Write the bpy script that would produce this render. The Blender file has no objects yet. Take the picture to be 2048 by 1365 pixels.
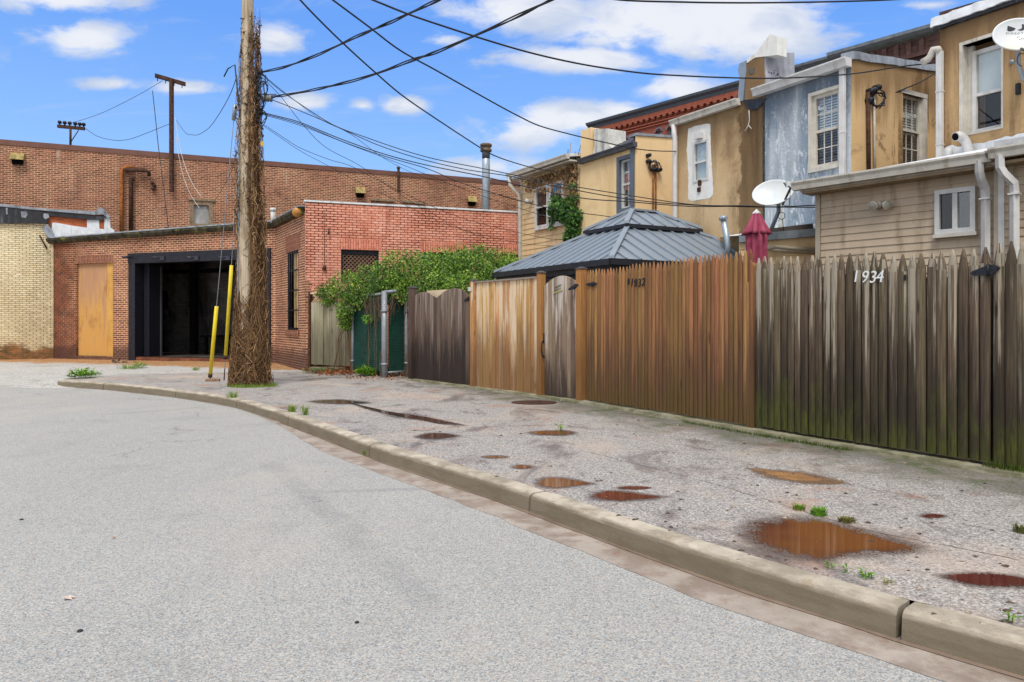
import bpy, math, random
from mathutils import Vector, Matrix, noise as mnoise
random.seed(11)
R = random.Random(5)
D = bpy.data
SC = bpy.context.scene
COL = SC.collection
F, HZ, CX, CZ = 1500.0, 645.0, 1024.0, 1.5      # focal (px), horizon row, centre column, eye height
SW = 0.15                                        # pavement level
V3 = Vector
ZUP = V3((0, 0, 1))

# ------------------------------------------------------------------ measuring helpers
def P(px, py, Y):
    return V3(((px - CX) / F * Y, Y, CZ - (py - HZ) / F * Y))
def G(px, py, z=SW):
    return P(px, py, F * (CZ - z) / (py - HZ))
class Plane:
    """A vertical wall plane through two plan points."""
    def __init__(s, pxa, ya, pxb, yb):
        s.A = V3(((pxa - CX) / F * ya, ya, 0)); s.B = V3(((pxb - CX) / F * yb, yb, 0))
        s.t = (s.B - s.A).normalized(); s.n = V3((s.t.y, -s.t.x, 0))
        if s.n.dot(-s.A) < 0: s.n = -s.n
        s.L = (s.B - s.A).length
    def uz(s, px, py=HZ, d=0.0):
        a = s.A + s.n * d; r = V3(((px - CX) / F, 1, 0))
        k = a.dot(s.n) / r.dot(s.n); q = r * k
        return (q - a).dot(s.t), CZ - (py - HZ) / F * k
    def u(s, px, d=0.0): return s.uz(px, HZ, d)[0]
    def z(s, px, py, d=0.0): return s.uz(px, py, d)[1]
    def pt(s, u, z, d=0.0):
        q = s.A + s.t * u + s.n * d; return V3((q.x, q.y, z))
    def at(s, px, py, d=0.0):
        u, z = s.uz(px, py, d); return s.pt(u, z, d)
    def perp(s, u, back):
        """plane that leaves this one at u and runs away from the camera"""
        q = Plane.__new__(Plane); q.A = s.A + s.t * u; q.B = q.A - s.n * back
        q.t = (q.B - q.A).normalized(); q.n = V3((q.t.y, -q.t.x, 0)); q.L = back
        if q.n.dot(-q.A) < 0: q.n = -q.n
        return q

# ------------------------------------------------------------------ mesh builder
ORG = {}
def world_org(o): return ORG.get(o.name, V3((0, 0, 0)))
class MB:
    def __init__(s): s.v = []; s.f = []; s.mi = []; s.sm = []
    def face(s, pts, mi=0, smooth=False):
        k = len(s.v); s.v += [V3(p) for p in pts]; s.f.append(tuple(range(k, k + len(pts)))); s.mi.append(mi); s.sm.append(smooth)
    def raw(s, vs, fs, mi=0, smooth=False):
        k = len(s.v); s.v += [V3(p) for p in vs]
        for f in fs: s.f.append(tuple(i + k for i in f)); s.mi.append(mi); s.sm.append(smooth)
    def obox(s, o, a, b, c, mi=0):
        o, a, b, c = V3(o), V3(a), V3(b), V3(c)
        vs = [o, o + a, o + a + b, o + b, o + c, o + a + c, o + a + b + c, o + b + c]
        fs = [(0, 3, 2, 1), (4, 5, 6, 7), (0, 1, 5, 4), (1, 2, 6, 5), (2, 3, 7, 6), (3, 0, 4, 7)]
        if a.cross(b).dot(c) < 0: fs = [f[::-1] for f in fs]
        s.raw(vs, fs, mi)
    def box(s, x0, x1, y0, y1, z0, z1, mi=0):
        s.obox((x0, y0, z0), (x1 - x0, 0, 0), (0, y1 - y0, 0), (0, 0, z1 - z0), mi)
    def pbox(s, pl, u0, u1, z0, z1, d0, d1, mi=0):
        s.obox(pl.pt(u0, z0, d0), pl.t * (u1 - u0), pl.n * (d1 - d0), ZUP * (z1 - z0), mi)
    def prism(s, bot, top, mi=0):
        n = len(bot)
        vs = [V3(p) for p in bot] + [V3(p) for p in top]
        fs = [tuple(range(n))[::-1], tuple(range(n, 2 * n))] + [(i, (i + 1) % n, (i + 1) % n + n, i + n) for i in range(n)]
        s.raw(vs, fs, mi)
    def poly(s, pl, uz, d0, d1, mi=0):
        s.prism([pl.pt(u, z, d0) for u, z in uz], [pl.pt(u, z, d1) for u, z in uz], mi)
    def section(s, pl, u0, u1, dz, dz1=0.0, mi=0):
        """(d, z) cross-section swept along the wall, the far end dz1 higher"""
        s.prism([pl.pt(u0, z, d) for d, z in dz], [pl.pt(u1, z + dz1, d) for d, z in dz], mi)
    def tube(s, pts, r, n=6, mi=0, caps=True, smooth=True):
        pts = [V3(p) for p in pts]; m = len(pts); k = len(s.v)
        rs = r if isinstance(r, (list, tuple)) else [r] * m
        t0 = (pts[1] - pts[0]).normalized()
        ref = V3((0, 0, 1)) if abs(t0.z) < .9 else V3((1, 0, 0))
        a = t0.cross(ref).normalized()
        for i, p in enumerate(pts):
            t = (pts[min(i + 1, m - 1)] - pts[max(i - 1, 0)])
            t = t.normalized() if t.length > 1e-9 else t0
            a = (a - t * a.dot(t)); a = a.normalized() if a.length > 1e-6 else t.orthogonal().normalized()
            b = t.cross(a)
            for j in range(n):
                w = 2 * math.pi * (j + .5) / n
                s.v.append(p + (a * math.cos(w) + b * math.sin(w)) * rs[i])
        for i in range(m - 1):
            for j in range(n):
                q = (j + 1) % n
                s.f.append((k + i * n + j, k + i * n + q, k + (i + 1) * n + q, k + (i + 1) * n + j)); s.mi.append(mi); s.sm.append(smooth)
        if caps:
            s.f.append(tuple(k + j for j in range(n))[::-1]); s.mi.append(mi); s.sm.append(False)
            s.f.append(tuple(k + (m - 1) * n + j for j in range(n))); s.mi.append(mi); s.sm.append(False)
    def lathe(s, o, ax, prof, n=20, mi=0, smooth=True):
        """prof = (radius, height along ax)"""
        o, ax = V3(o), V3(ax).normalized(); a = ax.orthogonal().normalized(); b = ax.cross(a); k = len(s.v)
        for r, h in prof:
            for j in range(n):
                w = 2 * math.pi * j / n; s.v.append(o + ax * h + (a * math.cos(w) + b * math.sin(w)) * max(r, 1e-4))
        for i in range(len(prof) - 1):
            for j in range(n):
                q = (j + 1) % n
                s.f.append((k + i * n + j, k + i * n + q, k + (i + 1) * n + q, k + (i + 1) * n + j)); s.mi.append(mi); s.sm.append(smooth)
    def panel(s, pl, u0, u1, z0, ztop, holes=(), reveal=.12, mi=0):
        zt = ztop if callable(ztop) else (lambda u: ztop)
        us = sorted({u0, u1} | {h[0] for h in holes} | {h[1] for h in holes})
        zs = sorted({z0} | {h[2] for h in holes} | {h[3] for h in holes})
        us = [u for u in us if u0 - 1e-6 <= u <= u1 + 1e-6]
        for i in range(len(us) - 1):
            a, b = us[i], us[i + 1]
            for j in range(len(zs)):
                za = zs[j]; top = j + 1 == len(zs)
                zb = None if top else zs[j + 1]
                mid = (a + b) / 2; zm = za + .01
                if any(h[0] < mid < h[1] and h[2] < zm < h[3] for h in holes): continue
                s.face([pl.pt(a, za), pl.pt(b, za), pl.pt(b, zt(b) if top else zb), pl.pt(a, zt(a) if top else zb)], mi)
        for h in holes:
            a, b, c, d = h[:4]; rv = -reveal
            s.face([pl.pt(a, c), pl.pt(a, d), pl.pt(a, d, rv), pl.pt(a, c, rv)], mi)
            s.face([pl.pt(b, c), pl.pt(b, d), pl.pt(b, d, rv), pl.pt(b, c, rv)], mi)
            s.face([pl.pt(a, d), pl.pt(b, d), pl.pt(b, d, rv), pl.pt(a, d, rv)], mi)
            s.face([pl.pt(a, c), pl.pt(b, c), pl.pt(b, c, rv), pl.pt(a, c, rv)], mi)
    def build(s, name, mat, parent=None, org=None, bevel=0, uv=True):
        me = D.meshes.new(name)
        o0 = world_org(parent) if parent is not None else (V3(org) if org is not None else V3((0, 0, 0)))
        me.from_pydata([tuple(p - o0) for p in s.v], [], s.f)
        mats = mat if isinstance(mat, (list, tuple)) else [mat]
        for m in mats: me.materials.append(m)
        me.polygons.foreach_set('material_index', s.mi)
        me.polygons.foreach_set('use_smooth', s.sm)
        if uv:
            ul = me.uv_layers.new(name='UVMap'); buf = [0.0] * (2 * len(me.loops)); sv = s.v
            li = 0
            for f in s.f:
                p0, p1, p2 = sv[f[0]], sv[f[1]], sv[f[2]]
                nx = (p1 - p0).cross(p2 - p0)
                if len(f) > 3: nx = nx + (p2 - p0).cross(sv[f[3]] - p0)
                h = math.hypot(nx.x, nx.y)
                if h > abs(nx.z) * .35 and h > 1e-12:
                    tx, ty = -nx.y / h, nx.x / h
                    if tx < 0 or (abs(tx) < 1e-6 and ty < 0): tx, ty = -tx, -ty
                    for i in f:
                        buf[li] = sv[i].x * tx + sv[i].y * ty; buf[li + 1] = sv[i].z; li += 2
                else:
                    for i in f:
                        buf[li] = sv[i].x; buf[li + 1] = sv[i].y; li += 2
            ul.data.foreach_set('uv', buf)
        me.validate(); me.update()
        o = D.objects.new(name, me); COL.objects.link(o)
        if parent is not None: o.parent = parent; ORG[o.name] = o0
        else: o.location = o0; ORG[o.name] = o0
        if bevel:
            b = o.modifiers.new('edge', 'BEVEL'); b.width = bevel; b.segments = 2; b.limit_method = 'ANGLE'; b.angle_limit = math.radians(40)
        return o
def thing(name, label, cat, loc, group=None):
    o = D.objects.new(name, None); COL.objects.link(o); o.location = loc; o.empty_display_size = .2
    ORG[o.name] = V3(loc); tag(o, label, cat, group); return o
def tag(o, label, cat, group=None):
    o['label'] = label; o['category'] = cat
    if group: o['group'] = group
    return o
def struct(o, label=None):
    o['kind'] = 'structure'
    if label: o['label'] = label
    return o

# ------------------------------------------------------------------ materials
def lin(r, g, b, k=1.0):
    f = lambda c: (c / 255 / 12.92 if c / 255 <= .04045 else ((c / 255 + .055) / 1.055) ** 2.4) * k
    return (f(r), f(g), f(b), 1)
class NB:
    def __init__(s, tree): s.t = tree; s.N = tree.nodes; s.L = tree.links
    def n(s, typ, **kw):
        nd = s.N.new(typ)
        for k, v in kw.items(): setattr(nd, k, v)
        return nd
    def put(s, sock, v):
        if isinstance(v, bpy.types.NodeSocket): s.L.new(v, sock)
        elif v is not None:
            if sock.type == 'VECTOR' and isinstance(v, (int, float)): v = (v, v, v)
            sock.default_value = v
    def math(s, op, a, b=None, c=None, clamp=False):
        nd = s.n('ShaderNodeMath', operation=op, use_clamp=clamp)
        s.put(nd.inputs[0], a); s.put(nd.inputs[1], b); s.put(nd.inputs[2], c); return nd.outputs[0]
    def vmath(s, op, a, b=None):
        nd = s.n('ShaderNodeVectorMath', operation=op); s.put(nd.inputs[0], a); s.put(nd.inputs[1], b)
        return nd.outputs['Value'] if op in ('LENGTH', 'DOT_PRODUCT', 'DISTANCE') else nd.outputs[0]
    def sep(s, v):
        nd = s.n('ShaderNodeSeparateXYZ'); s.put(nd.inputs[0], v); return nd.outputs
    def comb(s, x, y, z=0.0):
        nd = s.n('ShaderNodeCombineXYZ'); s.put(nd.inputs[0], x); s.put(nd.inputs[1], y); s.put(nd.inputs[2], z); return nd.outputs[0]
    def uv(s): return s.n('ShaderNodeUVMap').outputs[0]
    def pos(s): return s.n('ShaderNodeNewGeometry').outputs['Position']
    def island(s): return s.n('ShaderNodeNewGeometry').outputs['Random Per Island']
    def scale(s, v, k): return s.vmath('MULTIPLY', v, k)
    def noise(s, v, sc=1.0, det=3.0, rough=.55, dist=0.0, col=False):
        nd = s.n('ShaderNodeTexNoise'); s.put(nd.inputs['Vector'], v); nd.inputs['Scale'].default_value = sc
        nd.inputs['Detail'].default_value = det; nd.inputs['Roughness'].default_value = rough; nd.inputs['Distortion'].default_value = dist
        return nd.outputs['Color' if col else 'Fac']
    def voro(s, v, sc=1.0, out='Color', feat='F1'):
        nd = s.n('ShaderNodeTexVoronoi', feature=feat); s.put(nd.inputs['Vector'], v); nd.inputs['Scale'].default_value = sc
        return nd.outputs[out]
    def mr(s, v, a, b, c=0.0, d=1.0, smooth=True):
        nd = s.n('ShaderNodeMapRange', interpolation_type='SMOOTHSTEP' if smooth else 'LINEAR')
        s.put(nd.inputs[0], v); s.put(nd.inputs[1], a); s.put(nd.inputs[2], b); s.put(nd.inputs[3], c); s.put(nd.inputs[4], d); return nd.outputs[0]
    def mix(s, f, a, b, mode='MIX'):
        nd = s.n('ShaderNodeMix', data_type='RGBA', blend_type=mode); s.put(nd.inputs[0], f); s.put(nd.inputs[6], a); s.put(nd.inputs[7], b); return nd.outputs[2]
    def ramp(s, f, stops):
        nd = s.n('ShaderNodeValToRGB'); s.put(nd.inputs[0], f); e = nd.color_ramp.elements
        while len(e) < len(stops): e.new(.5)
        for x, (p, c) in zip(e, stops): x.position = p; x.color = c
        return nd.outputs[0]
    def bump(s, h, strength=.3, dist=.01):
        nd = s.n('ShaderNodeBump'); nd.inputs['Strength'].default_value = strength; nd.inputs['Distance'].default_value = dist
        s.put(nd.inputs['Height'], h); return nd.outputs[0]
    def out(s, base, rough=.8, bump=None, spec=.3, metal=0.0, coat=None):
        p = s.n('ShaderNodeBsdfPrincipled'); s.put(p.inputs['Base Color'], base); s.put(p.inputs['Roughness'], rough)
        s.put(p.inputs['Metallic'], metal); s.put(p.inputs['Specular IOR Level'], spec)
        if bump is not None: s.put(p.inputs['Normal'], bump)
        o = s.n('ShaderNodeOutputMaterial'); s.L.new(p.outputs[0], o.inputs[0]); return p
def MAT(name):
    m = D.materials.new(name); m.use_nodes = True; m.node_tree.nodes.clear(); return m, NB(m.node_tree)

def m_plain(name, c, rough=.6, spec=.4, metal=0.0, var=.18, sc=6.0, dirt=None):
    m, b = MAT(name); p = b.pos()
    n = b.noise(p, sc, 5, .6); c2 = tuple(x * (1 - var * 1.6) for x in c[:3]) + (1,); c1 = tuple(min(1, x * (1 + var * .6)) for x in c[:3]) + (1,)
    col = b.ramp(n, [(.3, c2), (.7, c1)])
    if dirt: col = b.mix(b.mr(b.noise(b.scale(p, (5, 5, .8)), 1.0, 5, .65), .5, .75, 0, .8), col, dirt)
    b.out(col, b.mr(n, .3, .7, rough + .1, max(.02, rough - .1)), b.bump(b.noise(p, sc * 12, 3), .08, .004), spec, metal); return m

def m_brick(name, c1, c2, mortar, w=.21, h=.072, ms=.007, swap=False, stain=None, stain_rng=(.5, .72), stain_amt=.7, moss=None, bias=0.0, bumpk=.5, extra=None, msize_var=True):
    m, b = MAT(name); uv = b.uv()
    if swap:
        x = b.sep(uv); uv2 = b.comb(x[1], x[0])
    else: uv2 = uv
    warp = b.vmath('SUBTRACT', b.noise(uv, 3.0, 3, .6, 0, True), (.5, .5, .5))
    uvw = b.vmath('ADD', uv2, b.scale(warp, .012))
    br = b.n('ShaderNodeTexBrick', offset=.5, squash=1.0)
    b.put(br.inputs['Vector'], uvw); br.inputs['Scale'].default_value = 1; br.inputs['Mortar Size'].default_value = ms
    br.inputs['Mortar Smooth'].default_value = .3; br.inputs['Bias'].default_value = bias
    br.inputs['Brick Width'].default_value = w; br.inputs['Row Height'].default_value = h
    br.inputs['Color1'].default_value = c1; br.inputs['Color2'].default_value = c2; br.inputs['Mortar'].default_value = mortar
    col = br.outputs['Color']
    if msize_var:
        b.put(br.inputs['Mortar Size'], b.mr(b.noise(uv, .7, 4, .6), .35, .65, ms * .6, ms * 1.3))
    g = b.noise(uv, .35, 4, .6)
    col = b.mix(b.mr(g, .35, .7, 0, .45), col, b.mix(1.0, col, (.62, .55, .5, 1), 'MULTIPLY'))
    col = b.mix(.5, col, b.mix(1.0, col, b.ramp(b.noise(uv, 9, 3), [(.3, (.6, .6, .6, 1)), (.7, (1.3, 1.3, 1.3, 1))]), 'MULTIPLY'))
    if stain is not None:
        st = b.noise(b.scale(uv, (1.0, .55, 1)), .9, 6, .68)
        st2 = b.noise(b.scale(uv, (4.0, .5, 1)), 1.0, 4, .6)
        sm = b.math('MULTIPLY', b.mr(st, stain_rng[0], stain_rng[1]), b.mr(st2, .3, .6, .35, 1))
        col = b.mix(b.math('MULTIPLY', sm, stain_amt), col, stain)
    if extra: col = extra(b, uv, col)
    if moss is not None:
        z = b.sep(b.pos())[2]
        mm = b.math('MULTIPLY', b.mr(b.math('ADD', z, b.math('MULTIPLY', b.noise(uv, 2.0, 5, .65), -1.1)), -.15, .3, 1, 0), .85)
        col = b.mix(mm, col, moss)
    h_ = b.math('ADD', b.math('MULTIPLY', br.outputs['Fac'], -1), b.math('MULTIPLY', b.noise(uv, 25, 4), .4))
    b.out(col, .85, b.bump(h_, bumpk, .012), .25); return m

def m_wood(name, lo, hi, dark, bleach=None, moss=None, top_moss=0, h0=.2, h1=2.3, dark_h=.5, bleach_rng=(.45, .65), tint=.45, grain=1.0, bleach_z=None, dark_amt=.9, knots=True):
    m, b = MAT(name); uv = b.uv(); pos = b.pos(); z = b.sep(pos)[2]; isl = b.island()
    x = b.sep(uv); off = b.math('MULTIPLY', isl, 37.0)
    guv = b.comb(b.math('ADD', x[0], off), b.math('ADD', x[1], off), isl)
    g = b.noise(b.scale(guv, (85, 2.2, 1)), 1.0, 5, .62, .25)
    col = b.ramp(g, [(.28, lo), (.72, hi)])
    tn = b.math('ADD', 1 - tint / 2, b.math('MULTIPLY', isl, tint))
    col = b.mix(1.0, col, b.comb(tn, tn, tn), 'MULTIPLY')
    hue = b.n('ShaderNodeHueSaturation'); b.put(hue.inputs['Color'], col); b.put(hue.inputs['Hue'], b.math('ADD', .49, b.math('MULTIPLY', b.math('FRACT', b.math('MULTIPLY', isl, 7.3)), .03)))
    col = hue.outputs[0]
    zz = b.mr(z, h0, h1, 0, 1, False)
    if bleach is not None:
        bn = b.math('ADD', b.noise(b.scale(guv, (14, .9, 1)), 1.0, 5, .62), b.math('MULTIPLY', b.math('SUBTRACT', b.math('FRACT', b.math('MULTIPLY', isl, 13.7)), .55), .26))
        bz = b.math('ADD', bn, b.math('MULTIPLY', b.math('SUBTRACT', zz, .5), .22)) if bleach_z is None else b.math('ADD', bn, b.math('MULTIPLY', b.math('SUBTRACT', zz, .5), bleach_z))
        col = b.mix(b.mr(bz, *bleach_rng, 0, .85), col, bleach)
    dn = b.math('ADD', b.math('ADD', b.noise(b.scale(guv, (9, .8, 1)), 1.0, 6, .68), b.math('MULTIPLY', b.math('SUBTRACT', b.math('FRACT', b.math('MULTIPLY', isl, 5.1)), .5), .3)), b.math('MULTIPLY', zz, -.9))
    col = b.mix(b.mr(dn, dark_h - .45, dark_h, 0, dark_amt), col, dark)
    if moss is not None:
        mn = b.noise(b.scale(pos, (1, 1, .5)), 3.0, 5, .62)
        mk = b.mr(b.math('ADD', mn, b.math('MULTIPLY', zz, -1.1)), .18, .5, 0, .75)
        if top_moss: mk = b.math('MAXIMUM', mk, b.mr(b.math('ADD', mn, b.math('MULTIPLY', zz, top_moss)), .58 + top_moss * .86, .72 + top_moss * .9, 0, .75))
        fine = b.mr(b.noise(b.scale(guv, (40, 6, 1)), 1.0, 4), .35, .65, .3, 1)
        col = b.mix(b.math('MULTIPLY', mk, fine), col, moss)
    if knots:
        kv = b.voro(b.scale(guv, (6, 1.3, 1)), 1.0, 'Distance')
        col = b.mix(b.mr(kv, .05, .15, .85, 0), col, tuple(c * .35 for c in lo[:3]) + (1,))
    b.out(col, .75, b.bump(g, .35 * grain, .006), .25); return m

def m_stucco(name, base, light, stain, stain_rng=(.48, .66), rough_k=.5, drip=.6, extra=None, top=None):
    m, b = MAT(name); uv = b.uv(); z = b.sep(b.pos())[2]
    n1 = b.noise(uv, .9, 6, .62); col = b.mix(b.mr(n1, .35, .65), base, light)
    d = b.noise(b.scale(uv, (2.2, .28, 1)), 1.0, 6, .62, .4)
    bl = b.noise(uv, .8, 7, .68, .6)
    mk = b.math('MAXIMUM', b.math('MULTIPLY', b.mr(d, *stain_rng), drip), b.math('MULTIPLY', b.mr(bl, stain_rng[0] + .03, stain_rng[1] + .06), drip))
    mk = b.math('MULTIPLY', mk, b.mr(b.noise(uv, 14, 4, .7), .25, .6, .55, 1))
    col = b.mix(mk, col, stain)
    if top is not None:      # soot that washes down from the roof edge at height top
        t = b.math('ADD', b.math('MULTIPLY', b.math('SUBTRACT', top, z), .9), b.math('MULTIPLY', b.noise(b.scale(uv, (3.2, .22, 1)), 1.0, 6, .68), -1.9))
        col = b.mix(b.mr(t, -.75, .15, .75, 0), col, stain)
    if extra: col = extra(b, uv, col)
    hgt = b.math('ADD', b.noise(uv, 22, 5, .65), b.math('MULTIPLY', b.noise(uv, 5, 3), .8))
    b.out(col, .9, b.bump(hgt, rough_k, .012), .2); return m

def m_leaf(name, c1, c2, c3=None, trans=.35):
    m, b = MAT(name); i = b.island()
    st = [(0, c1), (.65, c2), (1, c3 or c2)]
    col = b.ramp(i, st)
    p = b.n('ShaderNodeBsdfPrincipled'); b.put(p.inputs['Base Color'], col); p.inputs['Roughness'].default_value = .5; p.inputs['Specular IOR Level'].default_value = .35
    t = b.n('ShaderNodeBsdfTranslucent'); b.put(t.inputs[0], col)
    mx = b.n('ShaderNodeMixShader'); mx.inputs[0].default_value = trans; b.L.new(p.outputs[0], mx.inputs[1]); b.L.new(t.outputs[0], mx.inputs[2])
    o = b.n('ShaderNodeOutputMaterial'); b.L.new(mx.outputs[0], o.inputs[0]); return m

def m_glass(name='window_glass', tint=(.93, .96, .96, 1), refl=.12):
    m, b = MAT(name)
    t = b.n('ShaderNodeBsdfTransparent'); t.inputs[0].default_value = tint
    g = b.n('ShaderNodeBsdfGlossy'); g.inputs[0].default_value = (1, 1, 1, 1); g.inputs['Roughness'].default_value = .02
    b.put(g.inputs['Normal'], b.bump(b.noise(b.pos(), 1.5, 2), .04, .05))
    lw = b.n('ShaderNodeLayerWeight'); lw.inputs[0].default_value = .5
    mx = b.n('ShaderNodeMixShader'); b.put(mx.inputs[0], b.math('ADD', b.math('MULTIPLY', b.math('POWER', lw.outputs['Facing'], 5.0), .8), refl * .7, clamp=True))
    b.L.new(t.outputs[0], mx.inputs[1]); b.L.new(g.outputs[0], mx.inputs[2])
    o = b.n('ShaderNodeOutputMaterial'); b.L.new(mx.outputs[0], o.inputs[0]); return m

# ------------------------------------------------------------------ camera, sky, sun
cam = D.cameras.new('camera'); cam.sensor_width = 36; cam.lens = F / 2048 * 36; cam.clip_end = 900; cam.clip_start = .05
cam.shift_y = -(682.5 - HZ) / 2048
co = D.objects.new('camera', cam); COL.objects.link(co); co.location = (0, 0, CZ); co.rotation_euler = (math.pi / 2, 0, 0); SC.camera = co
SC.view_settings.view_transform = 'Standard'; SC.view_settings.look = 'None'; SC.view_settings.gamma = 1; SC.view_settings.exposure = 0.72
SC.cycles.max_bounces = 6; SC.cycles.transparent_max_bounces = 12; SC.cycles.use_denoising = True
SUN_EL, SUN_AZ = math.radians(57), math.radians(186)     # azimuth clockwise from +Y: behind the viewer
w = D.worlds.new('World'); SC.world = w; w.use_nodes = True; w.node_tree.nodes.clear(); b = NB(w.node_tree)
sky = b.n('ShaderNodeTexSky', sky_type='NISHITA'); sky.sun_disc = False; sky.sun_elevation = SUN_EL; sky.sun_rotation = SUN_AZ
sky.air_density = 1.0; sky.dust_density = .3; sky.ozone_density = 3.0
dirv = b.n('ShaderNodeTexCoord').outputs['Generated']
dx, dy, dz = b.sep(dirv)[:3]
inv = b.math('DIVIDE', 1.0, b.math('MAXIMUM', dy, .08))
gu = b.math('MULTIPLY', dx, inv); gv = b.math('MULTIPLY', dz, inv)
guv = b.comb(gu, gv)
CL = [(170, 78, 125, 46, 1), (120, -2, 170, 34, 1), (550, 78, 75, 46, .8), (365, 176, 85, 18, .75), (225, 168, 75, 15, .6), (610, 205, 70, 24, .8),
      (808, 211, 60, 22, .95), (1130, 236, 190, 40, 1.1), (1060, 262, 140, 50, .8), (1240, 225, 110, 30, .9), (985, 335, 190, 30, .6), (1400, 40, 330, 95, 1.35), (1520, 75, 170, 60, 1.1), (1040, 22, 200, 50, 1.05), (1250, 60, 200, 60, .9),
      (1170, 118, 200, 36, 1.05), (1350, 178, 110, 44, .95), (890, 78, 55, 26, .55), (725, 212, 36, 14, .6), (1860, 10, 70, 14, .5),
      (1250, 90, 90, 30, .7), (-200, 120, 200, 60, 1), (2300, 120, 260, 80, 1.1), (1390, 105, 40, 16, .6)]
fld = None
for px, py, rx, ry, am in CL:
    c = ((px - CX) / F, (HZ - py) / F, 0)
    q = b.vmath('MULTIPLY', b.vmath('SUBTRACT', guv, c), (F / rx, F / ry, 0))
    e = b.math('MULTIPLY', b.math('SUBTRACT', 1.0, b.vmath('LENGTH', q)), am)
    fld = e if fld is None else b.math('MAXIMUM', fld, e)
fld = b.math('MAXIMUM', fld, -1.0)
cn = b.noise(b.scale(guv, (9, 20, 1)), 1.0, 9, .6, .5)
cn2 = b.noise(b.scale(guv, (30, 70, 1)), 1.0, 6, .6, .2)
cnn = b.math('ADD', b.math('MULTIPLY', b.math('SUBTRACT', cn, .5), 2.2), b.math('MULTIPLY', b.math('SUBTRACT', cn2, .5), .5))
dens = b.mr(b.math('ADD', fld, cnn), -.06, .62)
wisp = b.mr(b.noise(b.scale(guv, (5, 22, 1)), 1.0, 8, .66, .8), .52, .80, 0, .34)
front = b.mr(dy, .1, .3)
dens = b.math('MULTIPLY', b.math('MAXIMUM', dens, wisp), front)
# the rest of the heavens (overhead, behind the viewer) is bright broken overcast, added unseen to lift the ambient light
over = b.math('MAXIMUM', b.mr(dz, .46, .72), b.mr(dy, .25, -.25))
on = b.noise(dirv, 3.0, 6, .6)
over = b.math('MULTIPLY', over, b.mr(on, .25, .6, .75, 1))
skyc = b.mix(1.0, b.scale(sky.outputs[0], (.15,) * 3), (.70, 1.0, 1.42, 1), 'MULTIPLY')
grad = b.ramp(dz, [(0, (.50, .72, .98, 1)), (.17, (.34, .59, .98, 1)), (.36, (.16, .39, .96, 1)), (1, (.10, .28, .80, 1))])
skyc = b.mix(.78, skyc, grad)
shade = b.mr(b.math('SUBTRACT', cn, b.math('MULTIPLY', fld, .25)), .25, .6, 0, 1)
cloudc = b.mix(shade, (.86, .88, .93, 1), (.56, .64, .80, 1))
c1 = b.mix(b.math('MULTIPLY', dens, .95), skyc, cloudc)
c2 = b.mix(over, c1, (1.0, 1.02, 1.06, 1))
bg = b.n('ShaderNodeBackground'); b.put(bg.inputs[0], c2); bg.inputs[1].default_value = 0.62
wo = b.n('ShaderNodeOutputWorld'); b.L.new(bg.outputs[0], wo.inputs[0])
sl = D.lights.new('sun', 'SUN'); sl.energy = 1.7; sl.angle = math.radians(22); sl.color = (1, .97, .92)
so = D.objects.new('sun', sl); COL.objects.link(so); so.location = (0, -20, 40)
sd = V3((math.sin(SUN_AZ) * math.cos(SUN_EL), math.cos(SUN_AZ) * math.cos(SUN_EL), math.sin(SUN_EL)))
so.rotation_euler = (-sd).to_track_quat('-Z', 'Y').to_euler()

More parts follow.
